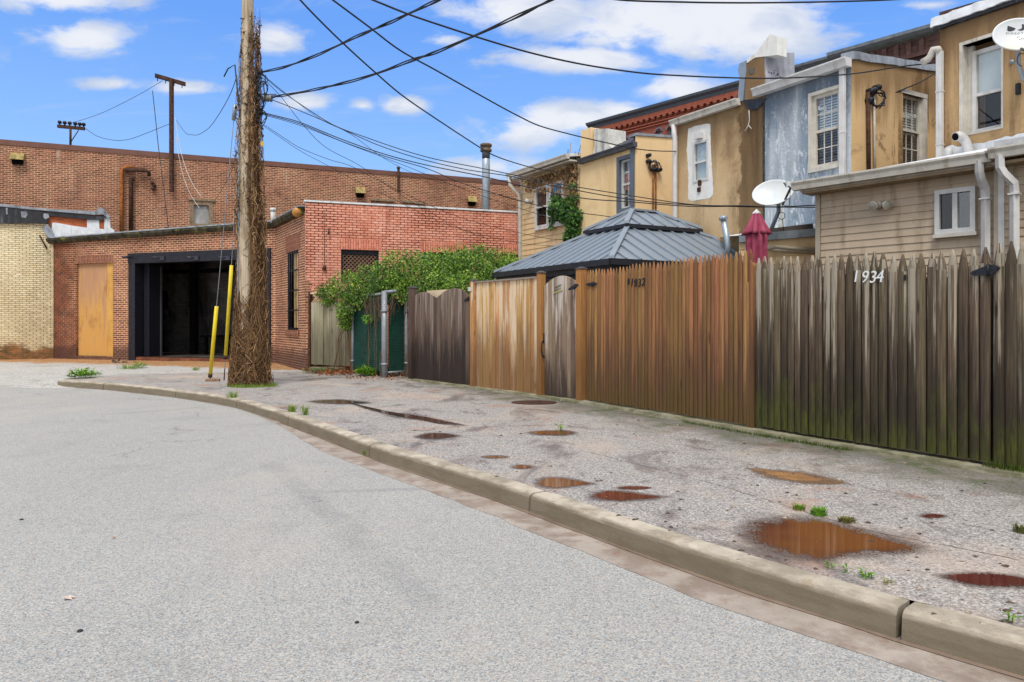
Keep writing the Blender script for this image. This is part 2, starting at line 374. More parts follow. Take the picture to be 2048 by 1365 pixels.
# ------------------------------------------------------------------ ground
FP = Plane(1165, 12.62, 2600, 5.05)                      # the main line of back-garden fences
def mat_road():
    m, b = MAT('road_asphalt'); p = b.pos()
    v = b.voro(p, 135, 'Color'); vx = b.sep(v)
    v2 = b.sep(b.voro(p, 280, 'Color'))
    agg = b.math('ADD', b.math('MULTIPLY', vx[0], .75), b.math('MULTIPLY', v2[1], .35))
    col = b.ramp(agg, [(.05, lin(102, 104, 106)), (.3, lin(143, 143, 142)), (.62, lin(166, 165, 160)), (1, lin(194, 190, 181))])
    col = b.mix(b.mr(vx[1], .86, .95, 0, .5), col, lin(180, 150, 118))
    big = b.noise(p, .35, 5, .6)
    col = b.mix(b.mr(big, .35, .65, 0, .28), col, b.mix(1.0, col, (.80, .80, .82, 1), 'MULTIPLY'))
    st = b.noise(b.scale(p, (1.1, .18, 1)), 1.0, 6, .6, .8)
    col = b.mix(b.mr(st, .55, .72, 0, .3), col, b.mix(1.0, col, (.66, .67, .70, 1), 'MULTIPLY'))
    for (ax, ay), (bx, by), wd, am in (((540, 925), (880, 1230), .05, .2), ((600, 985), (960, 975), .03, .25), ((200, 830), (420, 815), .05, .22)):
        qa, qb = G(ax, ay, 0), G(bx, by, 0); t_ = (qb - qa).normalized(); nn = V3((-t_.y, t_.x, 0))
        d_ = b.math('ABSOLUTE', b.math('ADD', b.math('SUBTRACT', b.vmath('DOT_PRODUCT', p, tuple(nn)), qa.dot(nn)), b.math('MULTIPLY', b.math('SUBTRACT', b.noise(p, .8, 4), .5), .25)))
        al = b.math('SUBTRACT', b.vmath('DOT_PRODUCT', p, tuple(t_)), qa.dot(t_)); L_ = (qb - qa).length
        mk = b.math('MULTIPLY', b.mr(d_, wd, wd * 3.2, 1, 0), b.math('MULTIPLY', b.mr(al, -.3, .4), b.mr(al, L_ - .4, L_ + .3, 1, 0)))
        col = b.mix(b.math('MULTIPLY', b.math('MULTIPLY', mk, am), b.mr(b.noise(p, 3, 5), .3, .6, .3, 1)), col, lin(96, 98, 104))
    ckr = b.voro(b.vmath('ADD', p, b.scale(b.noise(p, 1.3, 6, .65, 0, True), (1.6, 1.6, .9))), .16, 'Distance', 'DISTANCE_TO_EDGE')
    col = b.mix(b.math('MULTIPLY', b.mr(ckr, .0012, .004, .55, 0), b.mr(b.noise(p, .6, 4), .5, .58)), col, lin(84, 84, 84))
    blo = b.noise(p, 1.1, 6, .68, .4); col = b.mix(b.mr(blo, .54, .7, 0, .3), col, lin(132, 130, 126))
    dust = b.mr(b.noise(b.scale(p, (.7, .5, 1)), 1.0, 5), .5, .7, 0, .25)
    col = b.mix(dust, col, lin(186, 176, 160))
    h = b.math('ADD', b.voro(p, 135, 'Distance'), b.math('MULTIPLY', b.noise(p, 240, 2), .5))
    b.out(col, .82, b.bump(h, .45, .006), .3); return m
def mat_pave():
    m, b = MAT('pavement_asphalt'); p = b.pos()
    v = b.sep(b.voro(p, 88, 'Color')); v2 = b.sep(b.voro(p, 200, 'Color'))
    agg = b.math('ADD', b.math('MULTIPLY', v[0], .8), b.math('MULTIPLY', v2[1], .4))
    col = b.ramp(agg, [(.06, lin(88, 84, 82)), (.38, lin(134, 129, 125)), (.72, lin(158, 152, 147)), (1.1, lin(196, 189, 180))])
    big = b.noise(b.scale(p, (1, 1, 1)), .7, 6, .62, .5)
    col = b.mix(b.mr(big, .5, .66, 0, .42), col, lin(186, 164, 144))
    wet = b.noise(b.scale(p, (1.4, .8, 1)), .9, 7, .66, .9)
    col = b.mix(b.mr(wet, .51, .66, 0, .72), col, lin(98, 86, 80))
    sm_ = b.noise(b.scale(p, (1, 1, 1)), 4.5, 6, .7, .6); col = b.mix(b.mr(sm_, .56, .7, 0, .6), col, lin(92, 80, 74))
    rust = b.noise(p, 1.3, 5, .6)
    col = b.mix(b.mr(rust, .55, .7, 0, .5), col, lin(160, 118, 94))
    # moss and dark damp grit close to the fence foot
    dd = b.math('SUBTRACT', b.vmath('DOT_PRODUCT', p, tuple(FP.n)), FP.A.dot(FP.n))
    mo = b.math('ADD', dd, b.math('MULTIPLY', b.noise(p, 1.6, 6, .66), -2.4))
    col = b.mix(b.mr(mo, -1.0, .15, .72, 0), col, lin(84, 80, 64))
    gm = b.math('MULTIPLY', b.mr(b.noise(p, 2.4, 6, .66), .5, .62), b.mr(dd, .2, 1.5, .7, 0))
    col = b.mix(gm, col, lin(70, 86, 34))
    cr = b.noise(p, 26, 4, .7); col = b.mix(b.mr(cr, .62, .7, 0, .6), col, lin(70, 60, 54))
    # shallow cracks
    ck = b.voro(b.vmath('ADD', p, b.scale(b.noise(p, 1.6, 6, .65, 0, True), (1.2, 1.2, .9))), .17, 'Distance', 'DISTANCE_TO_EDGE')
    col = b.mix(b.math('MULTIPLY', b.mr(ck, .0015, .005, .6, 0), b.mr(b.noise(p, 1.1, 4), .45, .55)), col, lin(60, 55, 50))
    for (ax, ay), (bx, by) in (((1430, 968), (1720, 1058)), ((1720, 1058), (2040, 1120)), ((1180, 905), (1430, 968))):
        qa, qb = G(ax, ay), G(bx, by); t_ = (qb - qa).normalized(); nn = V3((-t_.y, t_.x, 0))
        d_ = b.math('ABSOLUTE', b.math('ADD', b.math('SUBTRACT', b.vmath('DOT_PRODUCT', p, tuple(nn)), qa.dot(nn)), b.math('MULTIPLY', b.math('SUBTRACT', b.noise(p, 5, 5, .7), .5), .09)))
        al = b.math('SUBTRACT', b.vmath('DOT_PRODUCT', p, tuple(t_)), qa.dot(t_)); L_ = (qb - qa).length
        mk = b.math('MULTIPLY', b.mr(d_, .004, .012, 1, 0), b.math('MULTIPLY', b.mr(al, -.02, .02), b.mr(al, L_ - .02, L_ + .02, 1, 0)))
        col = b.mix(b.math('MULTIPLY', mk, b.mr(b.noise(p, 3, 4), .35, .55, .1, .8)), col, lin(52, 48, 44))
    h = b.math('ADD', b.math('ADD', b.voro(p, 62, 'Distance'), b.math('MULTIPLY', b.noise(p, 170, 2), .6)), b.math('MULTIPLY', b.noise(p, 3, 4), 3))
    rg = b.mr(wet, .52, .68, .8, .38)
    b.out(col, rg, b.bump(h, .55, .008), .35); return m
def mat_apron():
    m, b = MAT('apron_dirt'); p = b.pos(); x = b.sep(p)
    v = b.sep(b.voro(p, 60, 'Color'))
    col = b.ramp(b.math('ADD', v[0], b.math('MULTIPLY', b.noise(p, 2.0, 5), .4)), [(.1, lin(120, 118, 118)), (.6, lin(165, 163, 160)), (1.2, lin(196, 190, 180))])
    # rust-brown leaf mould lies along the walls
    dist = b.math('SUBTRACT', b.math('ADD', x[1], b.math('MULTIPLY', x[0], .35)), 24 - .35 * 7.74)
    dn = b.math('ADD', dist, b.math('MULTIPLY', b.noise(p, 1.1, 6, .65), 3.2))
    d = b.ramp(b.noise(p, 9, 6, .7), [(.3, lin(96, 66, 44)), (.5, lin(168, 124, 84)), (.75, lin(196, 160, 118))])
    col = b.mix(b.mr(dn, -1.2, -.2), col, d)
    col = b.mix(b.mr(b.noise(p, 1.4, 6, .66), .58, .7, 0, .6), col, lin(96, 96, 50))
    b.out(col, .85, b.bump(b.noise(p, 40, 4), .4, .02), .25); return m
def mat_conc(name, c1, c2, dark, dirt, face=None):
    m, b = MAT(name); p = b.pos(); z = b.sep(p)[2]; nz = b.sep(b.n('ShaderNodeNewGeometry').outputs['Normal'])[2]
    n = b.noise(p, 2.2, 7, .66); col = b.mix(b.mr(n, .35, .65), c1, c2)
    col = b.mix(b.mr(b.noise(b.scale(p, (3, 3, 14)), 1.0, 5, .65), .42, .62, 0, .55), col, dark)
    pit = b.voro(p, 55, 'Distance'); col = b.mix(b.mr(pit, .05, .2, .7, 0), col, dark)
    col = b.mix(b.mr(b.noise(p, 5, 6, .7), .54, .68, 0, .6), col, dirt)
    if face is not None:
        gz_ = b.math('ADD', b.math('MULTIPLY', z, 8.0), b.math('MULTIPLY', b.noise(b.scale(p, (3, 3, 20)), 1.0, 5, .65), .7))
        col = b.mix(b.mr(gz_, 1.2, 1.6, .85, 0), col, b.mix(n, face, tuple(c * .7 for c in face[:3]) + (1,)))  # upright face coloured darker than the top: its shade as well as dirt
    h = b.math('ADD', b.noise(p, 60, 5, .7), b.math('MULTIPLY', b.noise(b.scale(p, (3, 3, 40)), 1.0, 3), .6))
    b.out(col, .85, b.bump(h, .4, .006), .25); return m
M_road, M_pave, M_apron = mat_road(), mat_pave(), mat_apron()
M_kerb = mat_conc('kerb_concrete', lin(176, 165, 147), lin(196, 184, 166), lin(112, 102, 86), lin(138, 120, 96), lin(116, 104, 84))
M_pan = mat_conc('gutter_concrete', lin(152, 140, 128), lin(168, 156, 144), lin(112, 90, 76), lin(134, 104, 84))
M_sill = mat_conc('fence_kerb_concrete', lin(128, 122, 96), lin(156, 150, 128), lin(74, 76, 46), lin(90, 92, 50))
M_soil = m_plain('yard_soil', lin(96, 88, 66), .9, .2, 0, .3, 2)

KB = [(60, 771), (114, 774), (206, 780), (300, 790), (350, 796), (415, 806), (472, 817), (525, 834), (575, 851), (655, 882), (737, 915), (880, 964), (1024, 1013), (1274, 1107), (1524, 1195), (1796, 1282), (2048, 1357)]
kp = [G(x, y, 0) for x, y in KB]
kp += [kp[-1] + (kp[-1] - kp[-3]).normalized() * k for k in (1.2, 3.0, 6.0, 12.0)]
def smooth_line(pts, step=.22):
    out = []
    for i in range(len(pts) - 1):
        p0, p1, p2, p3 = pts[max(i - 1, 0)], pts[i], pts[i + 1], pts[min(i + 2, len(pts) - 1)]
        n = max(1, int((p2 - p1).length / step))
        for k in range(n):
            t = k / n; c = .5
            m1, m2 = (p2 - p0) * c, (p3 - p1) * c
            L = (p2 - p1).length
            m1 = m1.normalized() * min(m1.length, L * 1.2); m2 = m2.normalized() * min(m2.length, L * 1.2)
            out.append((2*t**3 - 3*t**2 + 1) * p1 + (t**3 - 2*t**2 + t) * m1 + (-2*t**3 + 3*t**2) * p2 + (t**3 - t**2) * m2)
    out.append(pts[-1]); return out
kl = smooth_line(kp[1:])
def left_norm(L):                                        # towards the pavement (right of the road)
    o = []
    for i in range(len(L)):
        t = (L[min(i + 1, len(L) - 1)] - L[max(i - 1, 0)]).normalized(); o.append(V3((-t.y, t.x, 0)))
    return o
kn = left_norm(kl)
if kn[len(kn) // 2].x < 0: kn = [-n for n in kn]
# kerb: stones with open joints
joints = [G(x, y, 0) for x, y in [(206, 780), (350, 796), (472, 817), (577, 852), (737, 915), (1054, 1023), (1800, 1284)]]
jidx = sorted({min(range(len(kl)), key=lambda i: (kl[i] - j).length) for j in joints})
mb = MB(); W = .17
prof = [(0, -.05), (.012, .112), (.02, .133), (.036, .146), (.06, .151), (W, .152), (W, -.05)]
st = [0] + jidx + [len(kl) - 1]
acc = st[-2]; extra = []
for s0, s1 in zip(st[:-1], st[1:]):
    idx = list(range(s0, s1 + 1)); rows = []
    for k, i in enumerate(idx):
        q, n = kl[i], kn[i]; t = V3((n.y, -n.x, 0))
        wob = mnoise.noise(q * 2.3) * .004
        if k == 0 and s0: q = q + (kl[i + 1] - kl[i]).normalized() * .013
        if k == len(idx) - 1 and s1 != st[-1]: q = q - (kl[i] - kl[i - 1]).normalized() * .013
        edge = .006 if k in (0, len(idx) - 1) else 0
        rows.append([q + n * (a + wob) + ZUP * (h - (edge if h > .1 else 0) + wob * .6) for a, h in prof])
    m_ = len(prof); k0 = len(mb.v); mb.v += [p for r in rows for p in r]
    for i in range(len(rows) - 1):
        for j in range(m_ - 1):
            mb.f.append((k0 + i * m_ + j, k0 + (i + 1) * m_ + j, k0 + (i + 1) * m_ + j + 1, k0 + i * m_ + j + 1)); mb.mi.append(0); mb.sm.append(False)
    mb.f.append(tuple(k0 + j for j in range(m_))); mb.mi.append(0); mb.sm.append(False)
    mb.f.append(tuple(k0 + (len(rows) - 1) * m_ + j for j in range(m_))[::-1]); mb.mi.append(0); mb.sm.append(False)
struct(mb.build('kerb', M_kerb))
# gutter pan
def s01(a, b_, x):
    t = max(0, min(1, (x - a) / (b_ - a))); return t * t * (3 - 2 * t)
mb = MB(); lo = []; hi = []
for i in range(len(kl)):
    px = CX + F * kl[i].x / max(kl[i].y, .3)
    wv = .29 * s01(480, 700, px) if kl[i].y > .3 else .31
    wv = max(.004, wv * (1 + .14 * mnoise.noise(kl[i] * 1.3) + .10 * mnoise.noise(kl[i] * 5)))
    lo.append(kl[i] - kn[i] * wv + ZUP * .0022); hi.append(kl[i] + kn[i] * .02 + ZUP * .003)
for i in range(len(kl) - 1): mb.face([lo[i], lo[i + 1], hi[i + 1], hi[i]])
struct(mb.build('gutter', M_pan))
# wet brown line of water along the kerb foot
mb = MB()
for i in range(len(kl) - 1):
    a = .028 + .02 * mnoise.noise(kl[i] * 2.1); c = .028 + .02 * mnoise.noise(kl[i + 1] * 2.1)
    px = CX + F * kl[i].x / max(kl[i].y, .3)
    if px < 560 and kl[i].y > .3: continue
    a = max(.008, a); c = max(.008, c)
    mb.face([kl[i] - kn[i] * a + ZUP * .0065, kl[i + 1] - kn[i + 1] * c + ZUP * .0065, kl[i + 1] + kn[i + 1] * .01 + ZUP * .0065, kl[i] + kn[i] * .01 + ZUP * .0065])
def m_water(name, c, k=.05, film=True, damp=.5, rag=.95, c2=None):
    m, b = MAT(name); p = b.pos()
    col = b.mix(b.mr(b.noise(p, 2.5, 5), .35, .65), c, tuple(x * .6 for x in c[:3]) + (1,))
    if c2: col = b.mix(b.mr(b.noise(p, 1.0, 2), .42, .58), col, c2)
    pr = b.out(col, k, b.bump(b.noise(p, 7, 2), .006, .01), 1.0)
    if film:
        d = b.n('ShaderNodeAttribute', attribute_name='depth').outputs['Fac']
        st = b.math('ADD', b.math('MULTIPLY', b.voro(p, 62, 'Distance'), .55), b.math('MULTIPLY', b.noise(p, 9, 5, .65), .75))
        wet = b.mr(b.math('ADD', d, b.math('MULTIPLY', b.math('SUBTRACT', st, .62), -rag)), .50, .56)
        dm = b.math('MULTIPLY', b.mr(b.math('ADD', d, b.math('MULTIPLY', b.math('SUBTRACT', b.noise(p, 5, 6, .7), .5), .7)), .08, .5), damp)
        dp = b.n('ShaderNodeBsdfPrincipled'); b.put(dp.inputs['Base Color'], b.mix(.55, tuple(x * .5 for x in c[:3]) + (1,), lin(96, 82, 74))); dp.inputs['Roughness'].default_value = .5
        tr = b.n('ShaderNodeBsdfTransparent'); m1 = b.n('ShaderNodeMixShader'); b.put(m1.inputs[0], dm); b.L.new(tr.outputs[0], m1.inputs[1]); b.L.new(dp.outputs[0], m1.inputs[2])
        m2 = b.n('ShaderNodeMixShader'); b.put(m2.inputs[0], wet); b.L.new(m1.outputs[0], m2.inputs[1]); b.L.new(pr.outputs[0], m2.inputs[2])
        o = [x for x in b.N if x.type == 'OUTPUT_MATERIAL'][0]; b.L.new(m2.outputs[0], o.inputs[0])
    return m
M_water = m_water('rusty_water', lin(98, 54, 34), c2=lin(120, 74, 36)); M_water_dark = m_water('dark_water', lin(84, 56, 46)); M_water_red = m_water('red_brown_water', lin(106, 50, 42)); M_ochre = m_water('ochre_water', lin(158, 112, 58), .5, True, .6, 2.6)
struct(mb.build('gutter_water', m_water('gutter_water', lin(150, 128, 112), .08, False)))

# road sheet (heightfield), ground sheet to the horizon, pavement, apron
def apron_z(x, y):
    a = .2 * s01(17, 23, y) - .012; c = .145 + .07 * s01(20, 26, y)
    t = s01(-11.7, -10.75, x) * s01(17.1, 18.0, y); return a * (1 - t) + c * t
mb = MB(); mb.face([(-400, -60, -.06), (400, -60, -.06), (400, 600, -.06), (-400, 600, -.06)]); struct(mb.build('ground', M_soil))
mb = MB(); ys = [-14, -8, -4, 0, 4, 8, 12, 16, 20, 26, 30]
mb.face([(-45, -14, 0), (9, -14, 0), (9, 20, 0), (-45, 20, 0)]); struct(mb.build('road', M_road))
# pavement: from kerb back to the fence line
mb = MB(); back = [k + n * (W - .004) + ZUP * (SW - .001) for k, n in zip(kl, kn)]
seam = [G(130, 757, SW), G(200, 752.5, SW), G(290, 748, SW), G(470, 744.5, SW), G(560, 743, SW), G(610, 743, SW)]
far = []
for k in range(len(back)):
    t = k / (len(back) - 1)
    far.append(t)
fence_foot = [G(130, 757), G(200, 752.5), G(290, 748), G(470, 744.5), G(610, 743.5), G(705, 741), G(815, 748), P(940, 0, 15.9) * 1, P(1165, 0, 12.8), V3(FP.pt(FP.u(1600), SW, -.2)), V3(FP.pt(FP.u(2048), SW, -.2)), V3(FP.pt(FP.u(2600), SW, -.2)), V3(FP.pt(FP.u(2600) + 14, SW, -.2))]
for q in fence_foot: q.z = SW - .001
def resample(L, n):
    d = [0]
    for i in range(1, len(L)): d.append(d[-1] + (L[i] - L[i - 1]).length)
    o = []
    for k in range(n):
        t = d[-1] * k / (n - 1); j = max(i for i in range(len(d)) if d[i] <= t + 1e-9); j = min(j, len(L) - 2)
        o.append(L[j].lerp(L[j + 1], (t - d[j]) / max(1e-9, d[j + 1] - d[j])))
    return o
NK = 120; A_ = resample(back, NK); B_ = resample(fence_foot, NK); rows = []
for k in range(NK):
    rows.append([A_[k].lerp(B_[k], j / 14) for j in range(15)])
for k in range(NK - 1):
    for j in range(14): mb.face([rows[k][j], rows[k + 1][j], rows[k + 1][j + 1], rows[k][j + 1]])
struct(mb.build('pavement', M_pave))
mb = MB(); nx, ny = 70, 36; gx = [-34 + 33 * i / nx for i in range(nx + 1)]; gy = [16.6 + 13 * j / ny for j in range(ny + 1)]
vs = [(x, y, apron_z(x, y) + .006 * mnoise.noise(V3((x * 2, y * 2, 0)))) for y in gy for x in gx]
fs = [(j * (nx + 1) + i, j * (nx + 1) + i + 1, (j + 1) * (nx + 1) + i + 1, (j + 1) * (nx + 1) + i) for j in range(ny) for i in range(nx)
      if not (gx[i] > -10.4 and gy[j] < 18.6) and not (gx[i] > -7.6 and gy[j] < 19.6)]
mb.raw(vs, fs, 0, True); struct(mb.build('path', M_apron))
# garden ground behind the fences
mb = MB(); mb.face([V3((-6.5, 19.5, .12)), V3((-1.0, 15.7, .12)), FP.pt(FP.u(1165), .12, -.1), FP.pt(FP.u(2600) + 14, .12, -.1), V3((30, 6, .12)), V3((30, 60, .12)), V3((-6.5, 60, .12))])
struct(mb.build('yard', M_soil))
# puddles
def puddle(pts, mat, label, jit=.07, n=6):
    q = [G(x, y, SW + .003) for x, y in pts]; c = sum(q, V3()) / len(q); rim = []
    for i in range(len(q)):
        p0, p1, p2, p3 = q[i - 1], q[i], q[(i + 1) % len(q)], q[(i + 2) % len(q)]
        for k in range(n):
            t = k / n; p = .5 * ((2 * p1) + (p2 - p0) * t + (2 * p0 - 5 * p1 + 4 * p2 - p3) * t * t + (3 * p1 - p0 - 3 * p2 + p3) * t ** 3)
            rim.append((p - c) * (1 + jit * mnoise.noise(p * 4) + jit * .5 * mnoise.noise(p * 13)))
    rings = [(0, 1), (.4, 1), (.74, .82), (1.0, .5), (1.2, .2), (1.45, 0)]; N = len(rim); mb = MB(); at = []
    mean = sum(r.length for r in rim) / N; grow = min(.22, max(.05, mean * .5))
    for f, a in rings:
        for r in rim:
            v = r * min(f, 1.0) + (r.normalized() * (f - 1.0) * grow / .3 if f > 1 else V3()); mb.v.append(c + v); at.append(a)
    for i in range(len(rings) - 1):
        for k in range(N): mb.f.append((i * N + k, i * N + (k + 1) % N, (i + 1) * N + (k + 1) % N, (i + 1) * N + k)); mb.mi.append(0); mb.sm.append(False)
    o = struct(mb.build('puddle', mat, None, c), label); o['category'] = 'puddle'
    if len(o.data.vertices) == len(at):
        a_ = o.data.attributes.new('depth', 'FLOAT', 'POINT'); a_.data.foreach_set('value', at)
    return o
def ell(cx, cy, rx, ry, n=12): return [(cx + rx * math.cos(2 * math.pi * i / n), cy + ry * math.sin(2 * math.pi * i / n)) for i in range(n)]
puddle([(1504, 1072), (1520, 1047), (1560, 1039), (1640, 1041), (1690, 1055), (1740, 1068), (1800, 1085), (1830, 1096), (1800, 1103), (1740, 1102), (1700, 1107), (1640, 1116), (1580, 1109), (1530, 1090)], M_water, 'largest rust-orange puddle beside the kerb, tapering to the right')
puddle([(1077, 966), (1090, 958), (1115, 956), (1140, 959), (1160, 963), (1180, 967), (1150, 972), (1120, 975), (1090, 973)], M_water, 'small brown puddle touching the kerb near its third joint')
puddle([(1187, 990), (1210, 983), (1250, 984), (1285, 989), (1324, 993), (1290, 998), (1240, 1001), (1200, 998)], M_water_red, 'narrow red-brown puddle below a thinner sliver of water')
puddle(ell(1268, 976, 32, 3), M_water_red, 'thin sliver puddle just behind the narrow red-brown puddle')
puddle([(834, 874), (855, 867), (885, 867), (915, 872), (890, 876), (860, 878)], M_water_dark, 'lens-shaped brown puddle by the kerb below the tan fence')
puddle(ell(1106, 866, 42, 4.5), M_water, 'shallow brown puddle with a weed standing in it')
puddle([(700, 806), (770, 822), (830, 831), (870, 838), (925, 850), (880, 848), (840, 840), (800, 834), (740, 820)], M_water_dark, 'long winding trickle of water running from the pole across the pavement', .03)
puddle([(628, 802), (680, 800), (735, 806), (690, 808), (640, 806)], M_water_dark, 'thin damp streak nearest the vine-covered pole', .03)
puddle([(1884, 1151), (1920, 1147), (1980, 1149), (2040, 1155), (2080, 1165), (2050, 1172), (1980, 1172), (1920, 1164)], M_water_red, 'dark red puddle at the right edge of the view', .09)
puddle(ell(1866, 1032, 22, 3.5), M_water_red, 'tiny red-brown puddle up the pavement from the dark red one')
puddle(ell(990, 914, 25, 2.6), M_water_dark, 'tiny dark puddle midway along the kerb')
puddle(ell(1044, 934, 16, 3.6), M_water_red, 'tiny round puddle above the small brown puddle', .12)
puddle([(1505, 938), (1560, 943), (1620, 951), (1670, 962), (1640, 966), (1590, 962), (1540, 951)], M_ochre, 'ochre yellow damp streak in front of the mossy picket fence', .04)

# ------------------------------------------------------------------ building materials
k_ = .8
def soot(b, uv, col):
    col = b.mix(b.mr(b.noise(b.scale(uv, (.5, .35, 1)), 1.0, 6, .7), .52, .68, 0, .55), col, lin(70, 40, 32))
    return b.mix(b.mr(b.noise(b.scale(uv, (2.5, .3, 1)), 1.0, 4, .6), .6, .75, 0, .45), col, lin(200, 180, 160))
B_ware = m_brick('warehouse_brick', lin(156, 100, 78), lin(108, 66, 52), lin(220, 182, 146), stain=lin(84, 52, 42), stain_rng=(.52, .74), stain_amt=.5, extra=soot, ms=.0095)
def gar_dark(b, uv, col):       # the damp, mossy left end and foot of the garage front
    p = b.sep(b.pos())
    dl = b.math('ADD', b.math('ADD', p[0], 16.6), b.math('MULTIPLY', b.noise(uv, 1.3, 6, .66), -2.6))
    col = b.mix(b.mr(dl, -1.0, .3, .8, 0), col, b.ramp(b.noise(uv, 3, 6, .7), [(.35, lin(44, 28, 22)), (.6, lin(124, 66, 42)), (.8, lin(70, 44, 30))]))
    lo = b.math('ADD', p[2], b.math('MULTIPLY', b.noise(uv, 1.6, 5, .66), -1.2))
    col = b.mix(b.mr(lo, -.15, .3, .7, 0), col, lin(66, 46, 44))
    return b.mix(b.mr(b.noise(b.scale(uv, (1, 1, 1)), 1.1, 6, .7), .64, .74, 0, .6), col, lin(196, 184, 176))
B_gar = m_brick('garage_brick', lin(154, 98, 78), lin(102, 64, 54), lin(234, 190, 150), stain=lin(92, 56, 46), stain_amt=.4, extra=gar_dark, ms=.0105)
B_gar_s = m_brick('garage_brick_soldier', lin(140, 86, 66), lin(116, 70, 56), lin(200, 160, 128), swap=True, w=.3, ms=.008)
def pink_st(b, uv, col):
    col = b.mix(b.mr(b.noise(b.scale(uv, (.45, .8, 1)), 1.0, 6, .7), .5, .68, 0, .42), col, lin(168, 84, 58))
    x = b.sep(uv)
    return b.mix(b.mr(b.noise(b.scale(uv, (3.2, .3, 1)), 1.0, 5, .6), .58, .74, 0, .45), col, lin(140, 66, 48))
B_pink = m_brick('painted_salmon_brick', lin(240, 172, 148), lin(226, 148, 122), lin(92, 42, 30), extra=pink_st, ms=.0105, stain=lin(240, 184, 162), stain_amt=.4, bumpk=.7)
B_pink_s = m_brick('painted_salmon_soldier', lin(228, 152, 128), lin(212, 130, 106), lin(120, 60, 46), swap=True, w=.3, ms=.008)
def cream_st(b, uv, col):
    p = b.sep(b.pos())
    dl = b.math('ADD', b.math('MULTIPLY', b.math('ADD', p[0], 16.6), -.55), b.math('MULTIPLY', b.noise(uv, 1.2, 6, .68), -2.2))
    bl = b.voro(b.scale(uv, (1 / .21, 1 / .072, 1)), 1.0, 'Color')
    k = b.math('MULTIPLY', b.mr(dl, -1.35, -.2, .75, 0), b.mr(b.sep(bl)[0], .3, .5, .25, 1))
    wv_ = b.n('ShaderNodeTexBrick', offset=.5); b.put(wv_.inputs['Vector'], uv); wv_.inputs['Scale'].default_value = 1; wv_.inputs['Mortar Size'].default_value = .014; wv_.inputs['Brick Width'].default_value = .21; wv_.inputs['Row Height'].default_value = .072; wv_.inputs['Mortar Smooth'].default_value = .5
    k = b.math('MULTIPLY', b.mr(dl, -1.3, .5, 1.0, .3), b.math('ADD', b.math('MULTIPLY', wv_.outputs['Fac'], .85), b.math('MULTIPLY', k, .3)), clamp=True)
    col = b.mix(b.math('MULTIPLY', k, .85), col, lin(96, 84, 58))
    lo = b.math('ADD', p[2], b.math('MULTIPLY', b.noise(uv, 1.2, 6, .68), -1.3))
    col = b.mix(b.mr(lo, -.12, .12, .95, 0), col, b.ramp(b.noise(b.scale(uv, (3, 9, 1)), 1.0, 6, .75), [(.36, lin(58, 52, 26)), (.5, lin(120, 84, 50)), (.66, lin(158, 104, 64))]))
    return col
B_cream = m_brick('painted_cream_brick', lin(240, 226, 190), lin(228, 210, 168), lin(176, 154, 112), extra=cream_st, ms=.005, stain=lin(210, 190, 145), stain_amt=.4, bumpk=.6)
B_red = m_brick('red_brick_far', lin(156, 88, 68), lin(136, 74, 58), lin(140, 88, 72), ms=.004, stain=lin(128, 60, 44), stain_amt=.4, bumpk=.2)
B_brown = m_brick('brown_brick_far', lin(92, 66, 60), lin(72, 52, 48), lin(88, 68, 62), ms=.004, stain=lin(50, 38, 36), stain_amt=.5, bumpk=.2)
B_orange = m_brick('old_orange_brick', lin(196, 108, 66), lin(160, 84, 52), lin(160, 110, 80), ms=.006)
def h3x(b, uv, col):
    p = b.sep(b.pos())    # the broad dark damp band beside the party wall
    t = b.vmath('DOT_PRODUCT', b.pos(), tuple(HT))
    e = b.math('ADD', b.math('SUBTRACT', t, H3DARK), b.math('MULTIPLY', b.math('SUBTRACT', b.noise(b.scale(uv, (1.2, 1.0, 1)), 1.0, 5, .6), .5), 1.2))
    return b.mix(b.mr(e, -.04, .06, 0, .88), col, b.ramp(b.noise(b.scale(uv, (4, .5, 1)), 1.0, 6, .65), [(.3, lin(74, 56, 38)), (.7, lin(124, 98, 66))]))
HP = Plane(1043, 22.73, 2600, 8.29); HT = HP.t
H3DARK = HP.pt(HP.u(1478), 0).dot(HT)
S_tan = m_stucco('tan_stucco', lin(190, 160, 120), lin(204, 176, 136), lin(118, 94, 66), drip=.7, extra=h3x, top=5.95)
S_tan2 = m_stucco('brown_tan_stucco', lin(178, 146, 104), lin(192, 160, 118), lin(104, 80, 56), drip=.8, stain_rng=(.48, .68), top=6.2)
S_side = m_stucco('stained_ochre_stucco', lin(208, 174, 126), lin(216, 184, 138), lin(112, 86, 56), drip=.85, stain_rng=(.54, .60), top=6.25)
S_yel = m_stucco('pale_ochre_stucco', lin(232, 200, 150), lin(238, 208, 160), lin(196, 158, 110), drip=.4, rough_k=.4)
def grey_x(b, uv, col):
    wv = b.noise(b.scale(uv, (1.3, .18, 1)), 1.0, 6, .62, .3)
    col = b.mix(b.mr(wv, .44, .62, 0, .8), col, lin(192, 198, 202))
    br = b.noise(b.scale(uv, (9, 3, 1)), 1.0, 6, .75, 1.2)
    col = b.mix(b.mr(br, .52, .62, 0, .55), col, lin(232, 234, 234))
    y = b.noise(b.scale(uv, (2.0, .22, 1)), 1.7, 4, .6)
    col = b.mix(b.mr(y, .58, .70, 0, .6), col, lin(178, 168, 130))
    tz = b.math('ADD', b.math('MULTIPLY', b.math('SUBTRACT', 6.0, b.sep(b.pos())[2]), .8), b.math('MULTIPLY', b.noise(b.scale(uv, (2.5, .3, 1)), 1.0, 6, .66), -1.5)); col = b.mix(b.mr(tz, -.7, .1, .8, 0), col, lin(86, 98, 112))
    return b.mix(b.mr(b.noise(uv, 9, 5, .7), .6, .72, 0, .5), col, lin(120, 136, 152))
